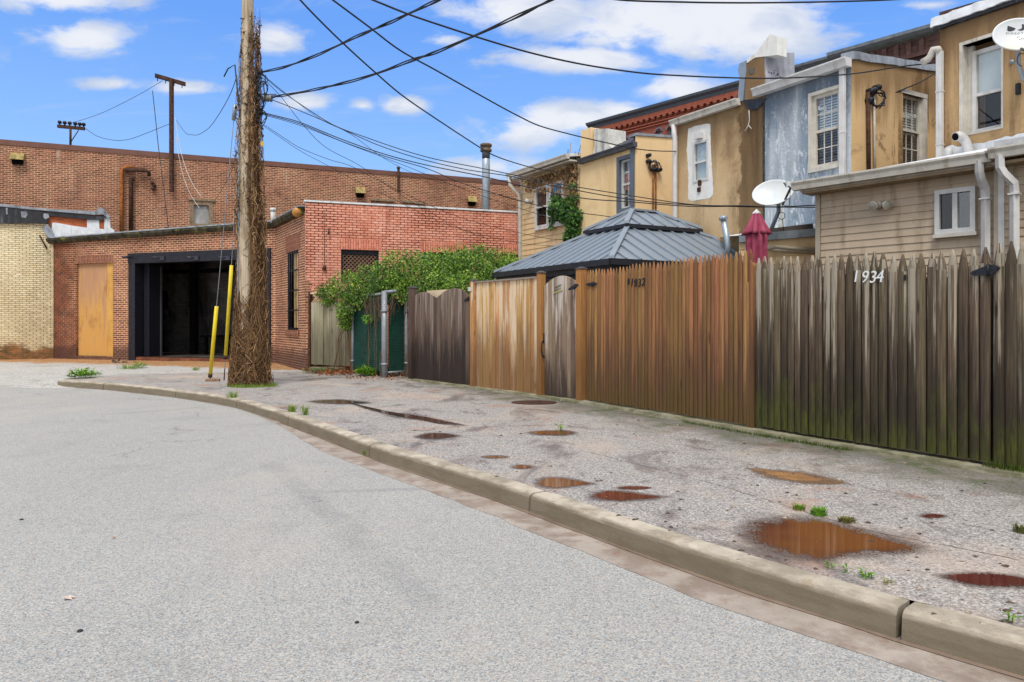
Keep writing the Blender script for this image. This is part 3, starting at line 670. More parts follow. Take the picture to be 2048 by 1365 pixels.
S_grey = m_stucco('faded_blue_grey_stucco', lin(122, 136, 150), lin(146, 158, 170), lin(88, 98, 108), drip=.5, rough_k=.9, extra=grey_x)
M_white = m_plain('white_paint', lin(206, 204, 201), .5, .35, 0, .10, 5, lin(160, 154, 142))
M_white_old = m_plain('aged_white_paint', lin(204, 198, 186), .6, .3, 0, .14, 6, lin(142, 130, 108))
M_whiteroof = m_plain('white_roof_coating', lin(222, 224, 226), .6, .3, 0, .14, 5, lin(150, 152, 154))
M_patch = m_plain('white_masonry_paint', lin(228, 226, 220), .7, .2, 0, .08, 6, lin(196, 186, 164))
M_tar = m_plain('roofing_tar', lin(34, 34, 38), .45, .5, 0, .5, 6, lin(96, 102, 110))
M_tarflash = m_plain('silvered_roof_felt', lin(150, 156, 164), .55, .4, 0, .3, 4, lin(60, 60, 64))
M_greyflash = m_plain('grey_metal_flashing', lin(150, 160, 168), .45, .5, .3, .15, 5, lin(110, 114, 116))
M_slate = m_plain('slate_grey_trim', lin(96, 104, 114), .5, .4, 0, .12)
M_darkgut = m_plain('dark_grey_gutter', lin(84, 88, 96), .45, .5, .2, .2)
M_mossgut = m_plain('mossy_box_gutter', lin(70, 64, 52), .75, .25, 0, .5, 5, lin(120, 122, 60))
M_black = m_plain('black_steel', lin(30, 31, 42), .5, .45, .2, .3, 8)
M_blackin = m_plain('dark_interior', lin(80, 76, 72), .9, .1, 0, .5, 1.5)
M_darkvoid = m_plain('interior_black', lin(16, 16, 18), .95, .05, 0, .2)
M_rust = m_plain('rusty_iron', lin(84, 58, 46), .8, .25, .1, .4, 9, lin(44, 34, 32))
M_rustor = m_plain('orange_rust', lin(168, 104, 56), .8, .2, 0, .35, 9, lin(96, 56, 34))
M_steel = m_plain('galvanised_steel', lin(176, 188, 196), .38, .5, .55, .12, 5, lin(120, 124, 128))
M_brownmetal = m_plain('brown_coping_metal', lin(126, 88, 76), .55, .4, .1, .12, 3)
M_oldwood = m_plain('old_window_wood', lin(150, 128, 104), .8, .2, 0, .3, 9, lin(96, 76, 58))
M_shade = m_plain('pale_window_shade', lin(206, 208, 206), .8, .2, 0, .05)
M_screen = m_plain('insect_screen', lin(92, 92, 94), .7, .3, 0, .15, 14)
M_room = m_plain('dim_room', lin(44, 46, 50), .9, .1, 0, .3, 1.2)
M_blind = m_plain('blind_slats', lin(214, 214, 212), .6, .3, 0, .06)
M_curtain = m_plain('white_curtain', lin(214, 212, 206), .85, .1, 0, .12, 9)
M_glass = m_glass()
M_glass_dark = m_glass('screened_glass', (.6, .6, .6, 1), .07)
M_sid = m_plain('beige_vinyl_siding', lin(192, 172, 146), .5, .35, 0, .1, 2.2, lin(136, 116, 90))
M_sid2 = m_plain('cream_clapboard', lin(220, 192, 148), .6, .3, 0, .08, 2.0, lin(196, 164, 120))
M_sidtrim = m_plain('beige_corner_trim', lin(172, 160, 140), .5, .35, 0, .08)
def m_ply():
    m, b = MAT('weathered_plywood'); uv = b.uv(); z = b.sep(b.pos())[2]
    g = b.noise(b.scale(uv, (26, 1.1, 1)), 1.0, 6, .65, .6)
    col = b.ramp(g, [(.3, lin(164, 120, 88)), (.7, lin(188, 146, 110))])
    st = b.math('ADD', b.noise(b.scale(uv, (7, .8, 1)), 1.0, 6, .68, .5), b.math('MULTIPLY', z, -.12))
    col = b.mix(b.mr(st, .14, .34, 0, .8), col, lin(204, 154, 78))
    col = b.mix(b.mr(b.noise(b.scale(uv, (3, .9, 1)), 1.0, 6, .7), .54, .68, 0, .6), col, lin(140, 92, 56))
    col = b.mix(b.mr(b.noise(b.scale(uv, (30, 2, 1)), 1.0, 4, .7), .66, .72, 0, .7), col, lin(96, 60, 34))
    b.out(col, .7, b.bump(g, .2, .004), .3); return m
M_ply = m_ply()
M_batten = m_plain('yellow_pine_strip', lin(206, 158, 84), .65, .3, 0, .12, 3, lin(180, 124, 56))

# ------------------------------------------------------------------ building helpers
def gutter(name, parent, pl, u0, u1, z, mat, d0=0.0, dep=.14, h=.13, slope=0.0):
    mb = MB(); mb.section(pl, u0, u1, [(d0, z), (d0, z + h), (d0 + dep, z + h), (d0 + dep, z + h * .82), (d0 + dep * .82, z + h * .5), (d0 + dep * .72, z)], slope)
    return mb.build(name, mat, parent)
def pipe(name, parent, pts, r, mat, n=10):
    mb = MB(); mb.tube(pts, r, n); return mb.build(name, mat, parent)
def sq_pipe(name, parent, pl, u, w, z0, z1, mat, d0=.02, dep=.07, straps=()):
    mb = MB(); mb.pbox(pl, u - w / 2, u + w / 2, z0, z1, d0, d0 + dep)
    for z in straps: mb.pbox(pl, u - w / 2 - .006, u + w / 2 + .006, z, z + .03, d0 - .01, d0 + dep + .006)
    return mb.build(name, mat, parent, bevel=.006)
def siding(name, parent, pl, u0, u1, z0, z1, h, mat, lip=.016, d=0.0, top=None):
    mb = MB(); z = z0
    while z < z1 - 1e-4:
        zt = min(z + h, z1)
        mb.prism([pl.pt(u0, z, d - .03), pl.pt(u1, z, d - .03), pl.pt(u1, z, d + lip), pl.pt(u0, z, d + lip)],
                 [pl.pt(u0, zt, d - .03), pl.pt(u1, zt, d - .03), pl.pt(u1, zt, d + .002), pl.pt(u0, zt, d + .002)])
        z += h
    return mb.build(name, mat, parent)
def frame_boxes(mb, pl, u0, u1, z0, z1, w, d0, d1):
    mb.pbox(pl, u0, u0 + w, z0, z1, d0, d1); mb.pbox(pl, u1 - w, u1, z0, z1, d0, d1)
    mb.pbox(pl, u0 + w, u1 - w, z0, z0 + w, d0, d1); mb.pbox(pl, u0 + w, u1 - w, z1 - w, z1, d0, d1)
def window(parent, pl, u0, u1, z0, z1, d=-.1, fw=.05, mat=None, grid=None, split=.5, blind=None, lower='screen', shade_up=None, name='window', casing=None, curtain=False, horiz=False):
    """double-hung (or sliding) window: frame mesh, then pane / blind children"""
    mat = mat or M_white; mb = MB()
    frame_boxes(mb, pl, u0, u1, z0, z1, fw, d, d + .07)
    a, b_, c, e = u0 + fw, u1 - fw, z0 + fw, z1 - fw
    if not horiz:
        zm = c + (e - c) * split; mb.pbox(pl, a, b_, zm - .022, zm + .022, d + .005, d + .06)
    else:
        um = (a + b_) / 2; mb.pbox(pl, um - .03, um + .03, c, e, d + .005, d + .06)
    if grid:
        nx, ny = grid; tw = .009
        for half in ((zm + .022, e), (c, zm - .022)):
            for i in range(1, nx):
                u = a + (b_ - a) * i / nx; mb.pbox(pl, u - tw, u + tw, half[0], half[1], d + .022, d + .034)
            for j in range(1, ny):
                z = half[0] + (half[1] - half[0]) * j / ny; mb.pbox(pl, a, b_, z - tw, z + tw, d + .0225, d + .0335)
    f = mb.build(name, mat, parent)
    if casing:
        m2 = MB(); cw, cd = casing
        m2.pbox(pl, u0 - cw, u0, z0 - cw, z1 + cw, d, cd); m2.pbox(pl, u1, u1 + cw, z0 - cw, z1 + cw, d, cd)
        m2.pbox(pl, u0, u1, z1, z1 + cw, d, cd); m2.pbox(pl, u0 - cw, u1 + cw, z0 - cw * 1.2, z0 - .001, d, cd + .02)
        m2.build('casing', M_white_old, f)
    def pane(x0, x1, y0, y1, mt, dd):
        q = MB(); q.pbox(pl, x0, x1, y0, y1, d + dd, d + dd + .006); return q.build('pane', mt, f)
    if not horiz:
        pane(a, b_, zm + .022, e, M_glass, .026); pane(a, b_, c, zm - .022, M_glass_dark if lower == 'screen' else M_glass, .014)
    else:
        pane(a, um - .03, c, e, M_glass_dark, .02); pane(um + .03, b_, c, e, M_glass, .02)
    if blind:
        q = MB(); z = c
        while z < e - .02:
            q.obox(pl.pt(a, z, d - .03), pl.t * (b_ - a), pl.n * -.012 + ZUP * .034, ZUP * .003); z += blind
        q.build('blind', M_blind, f)
    if shade_up:
        q = MB(); q.pbox(pl, a, b_, zm, e, d - .004, d - .001); q.build('shade', M_shade, f)
    if curtain:
        q = MB(); n = 26; vs = []
        for i in range(n + 1):
            u = a + (b_ - a) * i / n; vs += [pl.pt(u, c, d - .016 + .012 * math.sin(i * 1.7)), pl.pt(u, e, d - .016 + .012 * math.sin(i * 1.7 + .3))]
        q.raw(vs, [(2 * i, 2 * i + 2, 2 * i + 3, 2 * i + 1) for i in range(n)], 0, True); q.build('curtain', M_curtain, f)
    q = MB(); q.pbox(pl, u0 + .005, u1 - .005, z0 + .005, z1 - .005, *((d - .32, d - .3) if d < 0 else (d + .003, d + .006))); q.build('room_back', M_room, f)
    return f
def wire_knot(mb, p, s, n=5):
    for i in range(n):
        pts = []; a0 = R.random() * 6
        for k in range(9):
            w_ = a0 + k * .75; pts.append(V3(p) + V3((math.cos(w_) * s * R.uniform(.5, 1), R.uniform(-.3, .3) * s, math.sin(w_) * s * R.uniform(.5, 1.2))))
        mb.tube(pts, .009, 5)

# ------------------------------------------------------------------ warehouse
WP = Plane(-700, 31 * 4320 / 5500, 1043, 31 * 4320 / 3757)   # long brick wall
zW = WP.z(500, 320)
zWl, zWr = WP.z(0, 281), WP.z(1027, 364)
uL, uR = 0.0, WP.u(1075); ua, ub = WP.u(0), WP.u(1027)
ztop = lambda u: zWl + (zWr - zWl) * (u - ua) / (ub - ua)
wh = thing('brick_warehouse', 'long red brick warehouse with a brown metal coping, behind the garage', 'warehouse', WP.pt(WP.u(400), 0))
wu0, wz0 = WP.uz(379, 455); wu1, wz1 = WP.uz(426, 404)
mb = MB(); mb.panel(WP, uL, uR, 0, ztop, [(wu0, wu1, wz0, wz1)], .22); mb.build('wall', B_ware, wh)
mb = MB(); mb.prism([WP.pt(uL, ztop(uL) - .16, .03), WP.pt(uR, ztop(uR) - .16, .03), WP.pt(uR, ztop(uR) - .16, -.4), WP.pt(uL, ztop(uL) - .16, -.4)],
                    [WP.pt(uL, ztop(uL) + .03, .06), WP.pt(uR, ztop(uR) + .03, .06), WP.pt(uR, ztop(uR) + .03, -.4), WP.pt(uL, ztop(uL) + .03, -.4)]); mb.build('coping', M_brownmetal, wh)
mb = MB(); mb.face([WP.pt(uL, ztop(uL) - .2, -.3), WP.pt(uR, ztop(uR) - .2, -.3), WP.pt(uR, ztop(uR) - .2, -24), WP.pt(uL, ztop(uL) - .2, -24)])
mb.face([WP.pt(uR, 0, -.02), WP.pt(uR, 0, -24), WP.pt(uR, ztop(uR) - .1, -24), WP.pt(uR, ztop(uR) - .1, -.02)]); mb.build('roof', M_tar, wh)
mb = MB(); frame_boxes(mb, WP, wu0, wu1, wz0, wz1, .16, -.16, .02); f = mb.build('window', M_oldwood, wh)
mb = MB(); mb.pbox(WP, wu0 - .05, wu1 + .08, wz1 + .004, wz1 + .09, -.02, .07); mb.build('window_head', M_oldwood, f)
mb = MB(); n = 14; vs = []
for i in range(n + 1):
    for j in range(9):
        u = wu0 + .16 + (wu1 - wu0 - .32) * i / n; z = wz0 + .14 + (wz1 - wz0 - .3) * j / 8
        vs.append(WP.pt(u, z, -.1 + .05 * mnoise.noise(V3((u * 4, z * 2.4, 0)))))
mb.raw(vs, [(i * 9 + j, i * 9 + 9 + j, i * 9 + 10 + j, i * 9 + j + 1) for i in range(n) for j in range(8)], 0, True)
mb.build('plastic_sheet', m_plain('grey_plastic_sheet', lin(166, 164, 160), .35, .5, 0, .25, 5), f)
M_vent = m_plain('mossy_vent_metal', lin(168, 148, 92), .75, .3, 0, .35, 6, lin(96, 76, 48))
for x0, y0, x1, y1 in [(22, 305, 50, 324), (710, 374, 729, 390), (934, 392, 951, 407)]:
    a, zt = WP.uz(x0, y0); c, zb = WP.uz(x1, y1)
    mb = MB(); mb.prism([WP.pt(a, zt, 0), WP.pt(c, zt, 0), WP.pt(c, zt - .06, .14), WP.pt(a, zt - .06, .14)][::1], [WP.pt(a, zb + .04, .0), WP.pt(c, zb + .04, .0), WP.pt(c, zb + .02, .3), WP.pt(a, zb + .02, .3)])
    v = mb.build('vent_hood', M_vent, wh); mb = MB(); mb.pbox(WP, a + .05, c - .05, zb - .12, zb + .02, .002, .16); mb.build('vent_throat', M_darkvoid, v)
pipe('rust_pipe', wh, [WP.at(243, 470, .12), WP.at(243, 400, .12), WP.at(243, 347, .12), WP.at(245, 338, .12), WP.at(252, 335, .12), WP.at(268, 335, .12)], .07, M_rustor)
pipe('iron_pipe', wh, [WP.at(262, 470, .12), WP.at(262, 364, .12), WP.at(264, 358, .14), WP.at(268, 355, .2)], .08, M_rust)
pipe('branch_pipe', wh, [WP.at(249, 340, .22), WP.at(272, 341, .22), WP.at(292, 342, .22), WP.at(298, 345, .2), WP.at(298, 352, .1)], .07, M_rust)
for px, py in [(305, 366), (309, 372), (306, 378)]:
    mb = MB(); q = WP.at(px, py, .05); mb.lathe(q, WP.n, [(0, 0), (.07, 0), (.07, .06), (.03, .1), (0, .1)], 8); mb.build('fixing', M_rust, wh)
mb = MB(); a, z = WP.uz(741, 397); c, z2 = WP.uz(788, 400); mb.prism([WP.pt(a, z - .1, .002), WP.pt(c, z2 - .1, .002), WP.pt(c, z2 - .1, .08), WP.pt(a, z - .1, .08)], [WP.pt(a, z, .002), WP.pt(c, z2, .002), WP.pt(c, z2, .08), WP.pt(a, z, .08)]); mb.build('timber_strip', M_oldwood, wh)
mb = MB(); a, z = WP.uz(803, 400); c, z2 = WP.uz(850, 406); mb.prism([WP.pt(a, z - .1, .002), WP.pt(c, z2 - .1, .002), WP.pt(c, z2 - .1, .08), WP.pt(a, z - .1, .08)], [WP.pt(a, z, .002), WP.pt(c, z2, .002), WP.pt(c, z2, .08), WP.pt(a, z, .08)]); mb.build('timber_strip', M_oldwood, wh)
mb = MB(); q0, q1 = WP.at(797, 384, .2), WP.at(797, 338, .2); mb.obox(q0 - V3((.05, .05, 0)), (.1, 0, 0), (0, .1, 0), q1 - q0); mb.obox(q1 - V3((.07, .07, 0)), (.14, 0, 0), (0, .14, 0), (0, 0, .08)); mb.build('vent_post', M_rust, wh)
# T-shaped iron post bolted to the warehouse
q0, q1 = WP.at(343, 384, .2), WP.at(343, 158, .2)
t = thing('iron_pole', 'tall rusty T-shaped iron pole fixed to the brick warehouse wall', 'pole', q0)
mb = MB(); mb.obox(q0 - V3((.07, .07, 0)), (.14, 0, 0), (0, .14, 0), q1 - q0); mb.build('post', M_rust, t, bevel=.01)
a, c = P(310, 155, q0.y - .25), P(371, 163, q0.y + .35); a.z, c.z = P(310, 155, q0.y).z, P(371, 163, q0.y).z
mb = MB(); e = (c - a); s = V3((-e.y, e.x, 0)).normalized() * .12; mb.obox(a - s / 2 - ZUP * .08, e, s, ZUP * .14); mb.build('crossbar', M_rust, t)
mb = MB()
for x in (315, 331, 348, 364):
    k = (x - 310) / 61; q = a.lerp(c, k); mb = MB(); mb.tube([q - ZUP * .2, q - ZUP * .05], .018, 5); mb.build('hanging_bolt', M_rust, t)
# little crossarm pole on the warehouse roof
q0 = P(141, 292, 31); q1 = P(141, 252, 31)
t = thing('telegraph_crossarm', 'low post with a crossarm of glass insulators on the warehouse roof', 'telegraph pole', q0)
mb = MB(); mb.tube([q0, q1], .05, 6); mb.tube([P(142, 284, 31), P(157, 261, 31)], .02, 5); mb.build('post', M_rust, t)
a, c = P(114, 252, 31), P(168, 257, 31); mb = MB(); mb.obox(a - ZUP * .07, c - a, V3((0, .1, 0)), ZUP * .13); mb.build('crossarm', M_rust, t)
proto = None
for x in (118, 128, 138, 149, 158, 166):
    q = a.lerp(c, (x - 114) / 54) + ZUP * .06 + V3((0, .05, 0))
    mb = MB(); mb.lathe(q, ZUP, [(0, 0), (.03, 0), (.03, .05), (.075, .06), (.08, .13), (.05, .17), (0, .18)], 10); mb.build('insulator', M_black, t)
# ------------------------------------------------------------------ cream building
CPL = Plane(-700, 26.3 * 3800 / 4500, 240, 26.3 * 3800 / 3560)
cb = thing('cream_building', 'cream painted brick building with a tarred parapet at the left edge', 'building', CPL.pt(CPL.u(50), .2))
u0, u1, u2 = 0.0, CPL.u(107), CPL.u(218)
zc = CPL.z(60, 446)
mb = MB(); mb.panel(CPL, u0, u1, -.05, zc); mb.build('wall', B_cream, cb)
mb = MB(); mb.panel(CPL, CPL.u(97), u2, CPL.z(150, 478), CPL.z(150, 425), [], .1); bw = mb
# parapet run above the garage: orange brick, whitewash patches, tarred coping
mb.build('parapet', B_orange, cb)
mb = MB()
pts = [(104, 476), (104, 446), (112, 446), (145, 452), (174, 456), (174, 434), (198, 436), (199, 458), (208, 459), (209, 436), (220, 437), (221, 456), (229, 461), (228, 468), (150, 476)]
mb.poly(CPL, [CPL.uz(x, y) for x, y in pts], .004, .03); mb.build('whitewash', M_whiteroof, cb)
mb = MB(); mb.poly(CPL, [CPL.uz(x, y) for x, y in [(-700, 446), (95, 448), (98, 440), (92, 426), (60, 420), (0, 414), (-700, 400)]], -.05, .1); mb.build('tar_flashing', M_tar, cb)
mb = MB(); mb.poly(CPL, [CPL.uz(x, y) for x, y in [(92, 432), (174, 440), (208, 441), (210, 434), (180, 432), (130, 427), (94, 423)]], -.03, .09); mb.build('tar_flashing', M_tar, cb)
mb = MB(); mb.poly(CPL, [CPL.uz(x, y) for x, y in [(-700, 396), (0, 409), (95, 419), (150, 422), (192, 424), (200, 415), (206, 418), (221, 435), (216, 438), (206, 430), (190, 431), (130, 426), (60, 420), (0, 414), (-700, 401)]], -.5, .13); mb.build('felt_coping', M_tarflash, cb)
mb = MB()
for pp in ([(42, 424), (54, 425), (56, 430), (52, 437), (44, 436)], [(88, 428), (97, 429), (99, 436), (91, 440), (87, 435)], [(12, 417), (16, 417), (16, 430), (13, 430)], [(84, 458), (95, 449), (106, 462), (106, 478), (97, 476)]):
    mb.poly(CPL, [CPL.uz(x, y) for x, y in pp], .1, .115)
mb.build('felt_patch', M_tarflash, cb)
mb = MB(); mb.face([CPL.pt(u0, zc + .1, -.3), CPL.pt(u2, zc + .1, -.3), CPL.pt(u2, zc + .1, -2.2), CPL.pt(u0, zc + .1, -2.2)]); mb.build('roof', M_tar, cb)
mb = MB(); mb.tube([CPL.at(79, 471, .1), CPL.at(84, 480, .14), CPL.at(94, 498, .1)], .03, 6); mb.build('iron_hook', M_rust, cb)
# ------------------------------------------------------------------ garage
GP = Plane(100, 27.15, 552, 23.9); AP = Plane(552, 23.9, 610, 20.8); KP = Plane(610, 20.8, 1050, 20.8 * 4590 / 4150)
ga = thing('brick_garage', 'low brick garage with a wide open black-framed doorway and salmon painted side wall', 'garage', GP.pt(GP.u(400), .15))
zg0, zg1 = GP.z(107, 487), GP.z(540, 455)
gt = lambda u: zg0 + (zg1 - zg0) * u / GP.L
pu0, pz1 = GP.uz(152, 528); pu1 = GP.u(226); pz0 = GP.z(190, 713)
ou0, oz1 = GP.uz(260, 519); ou1 = GP.u(541); oz0 = GP.z(380, 716)
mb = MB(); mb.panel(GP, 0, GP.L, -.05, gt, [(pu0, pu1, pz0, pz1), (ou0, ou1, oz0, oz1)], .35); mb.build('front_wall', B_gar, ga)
wu0, wz1 = AP.uz(575, 506); wu1, wz0 = AP.uz(597, 661)
zA = AP.z(605, 428)
mb = MB(); mb.panel(AP, 0, AP.L, -.05, lambda u: gt(GP.L) + (zA - gt(GP.L)) * u / AP.L, [(wu0, wu1, wz0, wz1)], .28); mb.build('angled_wall', B_gar, ga)
lu0, lz1 = KP.uz(682, 499); lu1 = KP.u(758); lz0 = KP.z(700, 566); mu0 = KP.u(846); mu1 = KP.u(930); nu0, nu1 = KP.u(1008), KP.u(1040)
zK = KP.z(612, 404); lz1b = lz1
mb = MB(); mb.panel(KP, 0, KP.L, -.05, zK, [(lu0, lu1, lz0, lz1), (mu0, mu1, lz0, lz1), (nu0, nu1, lz0, lz1)], .2)
sw = mb.build('side_wall', B_pink, ga); sw['label'] = 'salmon painted brick side wall'
mb = MB()
for a, c, pl in ((lu0, lu1, KP), (mu0, mu1, KP), (nu0, nu1, KP)): mb = MB(); mb.pbox(pl, a - .06, c + .06, lz1 + .004, lz1 + .3, -.05, .006); mb.build('lintel', B_pink_s, ga)
mb = MB(); mb.pbox(GP, pu0 - .04, pu1 + .02, pz1 + .004, pz1 + .27, -.05, .006); mb.build('lintel', B_gar_s, ga); mb = MB(); mb.pbox(AP, wu0 - .2, wu1 + .2, wz1 + .004, wz1 + .45, -.05, .006); mb.build('lintel', B_gar_s, ga)
mb = MB(); mb.pbox(AP, wu0 - .1, wu1 + .1, wz0 - .16, wz0 - .004, -.1, .05); mb.build('sill', B_gar_s, ga)
mb = MB(); mb.pbox(KP, -.02, KP.L, zK + .002, zK + .05, -.35, .03); mb.build('parapet_cap', M_whiteroof, ga)
# unpainted brick at the corner of the side wall
mb = MB(); mb.poly(KP, [(0.002, 0), (.42, 0), (.42, 1.1), (.30, 1.12), (.42, 1.5), (.28, 1.52), (.42, 1.9), (.30, 2.0), (.38, 2.3), (.15, 2.32), (.2, 2.6), (.002, 2.7)], .0005, .005); mb.build('bare_corner', B_gar, ga)
# roof
BPd = 5.0
mb = MB(); r0, r1 = GP.pt(-.3, zg0 + .16, .18), GP.pt(GP.L, zg1 + .16, .18); r2 = AP.pt(AP.L - .05, zA + .16, .18); zr = 5.0
mb.face([r0, r1, GP.pt(GP.L, zr, -3), GP.pt(-.3, zr, -3)]); mb.face([r1, r2, KP.pt(KP.L, zK - .2, -.3), KP.pt(KP.L, zr, -3), GP.pt(GP.L, zr, -3)])
mb.build('roof', m_plain('patched_roof_felt', lin(120, 120, 118), .7, .3, 0, .45, 5, lin(190, 194, 192)), ga)
gs = [(0, -.02), (0, .15), (.2, .15), (.2, .08), (.14, -.02)]
mb = MB(); mb.prism([GP.pt(-.3, zg0 + z, d) for d, z in gs], [GP.pt(GP.L + .05, zg1 + z, d) for d, z in gs]); mb.prism([AP.pt(-.03, zg1 + z + .001, d) for d, z in gs], [AP.pt(AP.L - .12, zA + z, d) for d, z in gs])
mb.build('gutter', M_mossgut, ga)
mb = MB(); g2 = [(-.1, .155), (-.1, .22), (.16, .2), (.17, .155)]
mb.prism([GP.pt(-.3, zg0 + z, d) for d, z in g2], [GP.pt(GP.L + .05, zg1 + z, d) for d, z in g2]); mb.prism([AP.pt(-.03, zg1 + z + .001, d) for d, z in g2], [AP.pt(AP.L - .12, zA + z, d) for d, z in g2]); mb.build('roof_edge', M_tarflash, ga)
mb = MB(); q = AP.pt(AP.L - .2, zA + .02, .17); mb.lathe(q, V3((.3, -1, -.4)), [(0, 0), (.14, 0), (.13, .05), (.05, .08), (0, .09)], 12); mb.build('gutter_end', m_plain('brass_end_cap', lin(196, 140, 74), .6, .3, .1, .2), ga)
mb = MB(); mb.tube([P(546, 446, 23.6), P(546, 421, 23.6)], .075, 10); mb.lathe(P(546, 423, 23.6), ZUP, [(0, 0), (.095, 0), (.095, .1), (0, .1)], 10); mb.build('vent_pipe', M_white, ga)
# boarded doorway
mb = MB(); us = pu0 + (pu1 - pu0) * .79; mb.pbox(GP, pu0, us - .004, pz0 + .01, pz1, -.16, -.10); mb.build('plywood_sheet', M_ply, ga)
mb = MB(); mb.pbox(GP, us, pu1, pz0 - .03, pz1, -.15, -.08); mb.build('pine_board', M_batten, ga)
# steel portal
iu0, iu1, iz1 = GP.u(283), GP.u(528), GP.z(380, 524)
mb = MB(); mb.pbox(GP, ou0 - .02, GP.u(272), .05, oz1 - .15, -.3, .05); f = mb.build('door_post', M_black, ga)
mb = MB(); mb.pbox(GP, GP.u(534), ou1 + .03, .05, oz1 - .15, -.3, .05); mb.build('door_post', M_black, ga)
mb = MB(); mb.pbox(GP, ou0 - .04, ou1 + .03, oz1 - .15, oz1 + .2, -.3, .06); f = mb.build('door_beam', M_black, ga)
mb = MB(); mb.tube([GP.at(244, 514, .35), GP.at(262, 515, .1)], .04, 6)
for x in (324, 392, 455):
    q = GP.at(x, 517, .08); mb.obox(q - V3((.1, .05, .06)), (.2, 0, 0), (0, .12, 0), (0, 0, .13)); mb.tube([q + V3((-.25, -.15, .03)), q], .03, 5)
mb.build('security_lamp', m_plain('lamp_casing', lin(56, 56, 70), .4, .5, .2, .3), f)
mb = MB(); mb.pbox(GP, GP.u(273), GP.u(284), .05, oz1 - .15, -.9, -.31); mb.build('door_jamb', M_black, ga); mb = MB(); mb.pbox(GP, GP.u(528), GP.u(536), .05, oz1 - .15, -.9, -.31); mb.build('door_jamb', M_black, ga)
mb = MB(); mb.pbox(GP, GP.u(284) , GP.u(286) , .1, oz1 - .2, -.86, -.8); mb.build('shutter_rail', m_plain('dull_rail', lin(84, 84, 88), .5, .4, .3), ga)
mb = MB(); mb.pbox(GP, ou0 + .02, ou1 - .02, -.02, oz0, -.3, .01); mb.build('threshold', m_brick('threshold_brick', lin(150, 92, 66), lin(110, 66, 50), lin(90, 66, 50), stain=lin(60, 50, 36)), ga)
# inside
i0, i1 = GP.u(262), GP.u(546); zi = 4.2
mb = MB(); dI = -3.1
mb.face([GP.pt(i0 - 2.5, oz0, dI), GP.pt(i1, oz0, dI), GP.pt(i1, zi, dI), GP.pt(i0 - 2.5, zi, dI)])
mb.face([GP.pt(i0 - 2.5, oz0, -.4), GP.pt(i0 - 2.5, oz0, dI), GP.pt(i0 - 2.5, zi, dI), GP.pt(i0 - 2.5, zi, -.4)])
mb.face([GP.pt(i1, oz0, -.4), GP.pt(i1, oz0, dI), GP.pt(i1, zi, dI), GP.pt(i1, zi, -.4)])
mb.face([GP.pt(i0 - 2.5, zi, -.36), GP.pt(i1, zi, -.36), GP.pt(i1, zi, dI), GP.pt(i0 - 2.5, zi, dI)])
mb.build('interior_wall', m_brick('shaded_interior_brick', lin(112, 110, 108), lin(96, 94, 92), lin(70, 68, 66), stain=lin(20, 20, 20), stain_rng=(.42, .6), stain_amt=.85), ga)  # interior brick coloured dark to stand for the shade of the unlit room
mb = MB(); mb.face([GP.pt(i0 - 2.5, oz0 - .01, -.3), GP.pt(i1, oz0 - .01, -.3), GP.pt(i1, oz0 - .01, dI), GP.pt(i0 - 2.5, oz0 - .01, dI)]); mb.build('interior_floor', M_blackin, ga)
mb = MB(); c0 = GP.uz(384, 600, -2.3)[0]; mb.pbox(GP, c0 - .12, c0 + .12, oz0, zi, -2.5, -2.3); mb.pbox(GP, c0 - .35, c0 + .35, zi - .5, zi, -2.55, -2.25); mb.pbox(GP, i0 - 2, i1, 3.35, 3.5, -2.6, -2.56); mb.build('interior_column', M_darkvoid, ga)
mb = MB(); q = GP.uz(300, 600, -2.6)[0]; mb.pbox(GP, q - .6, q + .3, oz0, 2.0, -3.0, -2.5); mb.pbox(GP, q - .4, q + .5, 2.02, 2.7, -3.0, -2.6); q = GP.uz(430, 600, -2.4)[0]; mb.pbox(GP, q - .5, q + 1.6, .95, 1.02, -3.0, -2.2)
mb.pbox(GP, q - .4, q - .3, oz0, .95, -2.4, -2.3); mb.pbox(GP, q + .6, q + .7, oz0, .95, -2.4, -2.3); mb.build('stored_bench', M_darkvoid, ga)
# barred window in the angled wall
mb = MB(); frame_boxes(mb, AP, wu0, wu1, wz0, wz1, .07, -.06, -.01); f = mb.build('barred_window', M_black, ga)
mb = MB(); mb.pbox(AP, wu0 + .07, wu0 + (wu1 - wu0) * .45, wz0 + .07, wz1 - .07, -.05, -.045); mb.build('pane', M_glass_dark, f)
mb = MB(); mb.pbox(AP, wu0 + .01, wu1 - .01, wz0 + .01, wz1 - .01, -.12, -.1); mb.build('room_back', M_darkvoid, f)
mb = MB(); n_ = 5
for k in range(n_ - 1):
    u = wu0 + (wu1 - wu0) * (.40 + .14 * k); mb.pbox(AP, u, u + .13, wz0 + .07, wz1 - .08, -.08 + .004 * k, -.065 + .004 * k)
mb.build('inner_boards', m_plain('pale_inner_board', lin(206, 172, 124), .7, .2, 0, .2, 6), f)
mb = MB()
for k in range(1, 5):
    u = wu0 + (wu1 - wu0) * k / 5; mb.tube([AP.pt(u, wz0, .0), AP.pt(u + .03, (wz0 + wz1) / 2, .015), AP.pt(u, wz1, .0)], .011, 6)
for k in range(1, 4):
    z = wz0 + (wz1 - wz0) * k / 4; mb.pbox(AP, wu0, wu1, z - .02, z + .02, -.012, .0)
mb.build('bars', M_black, f)
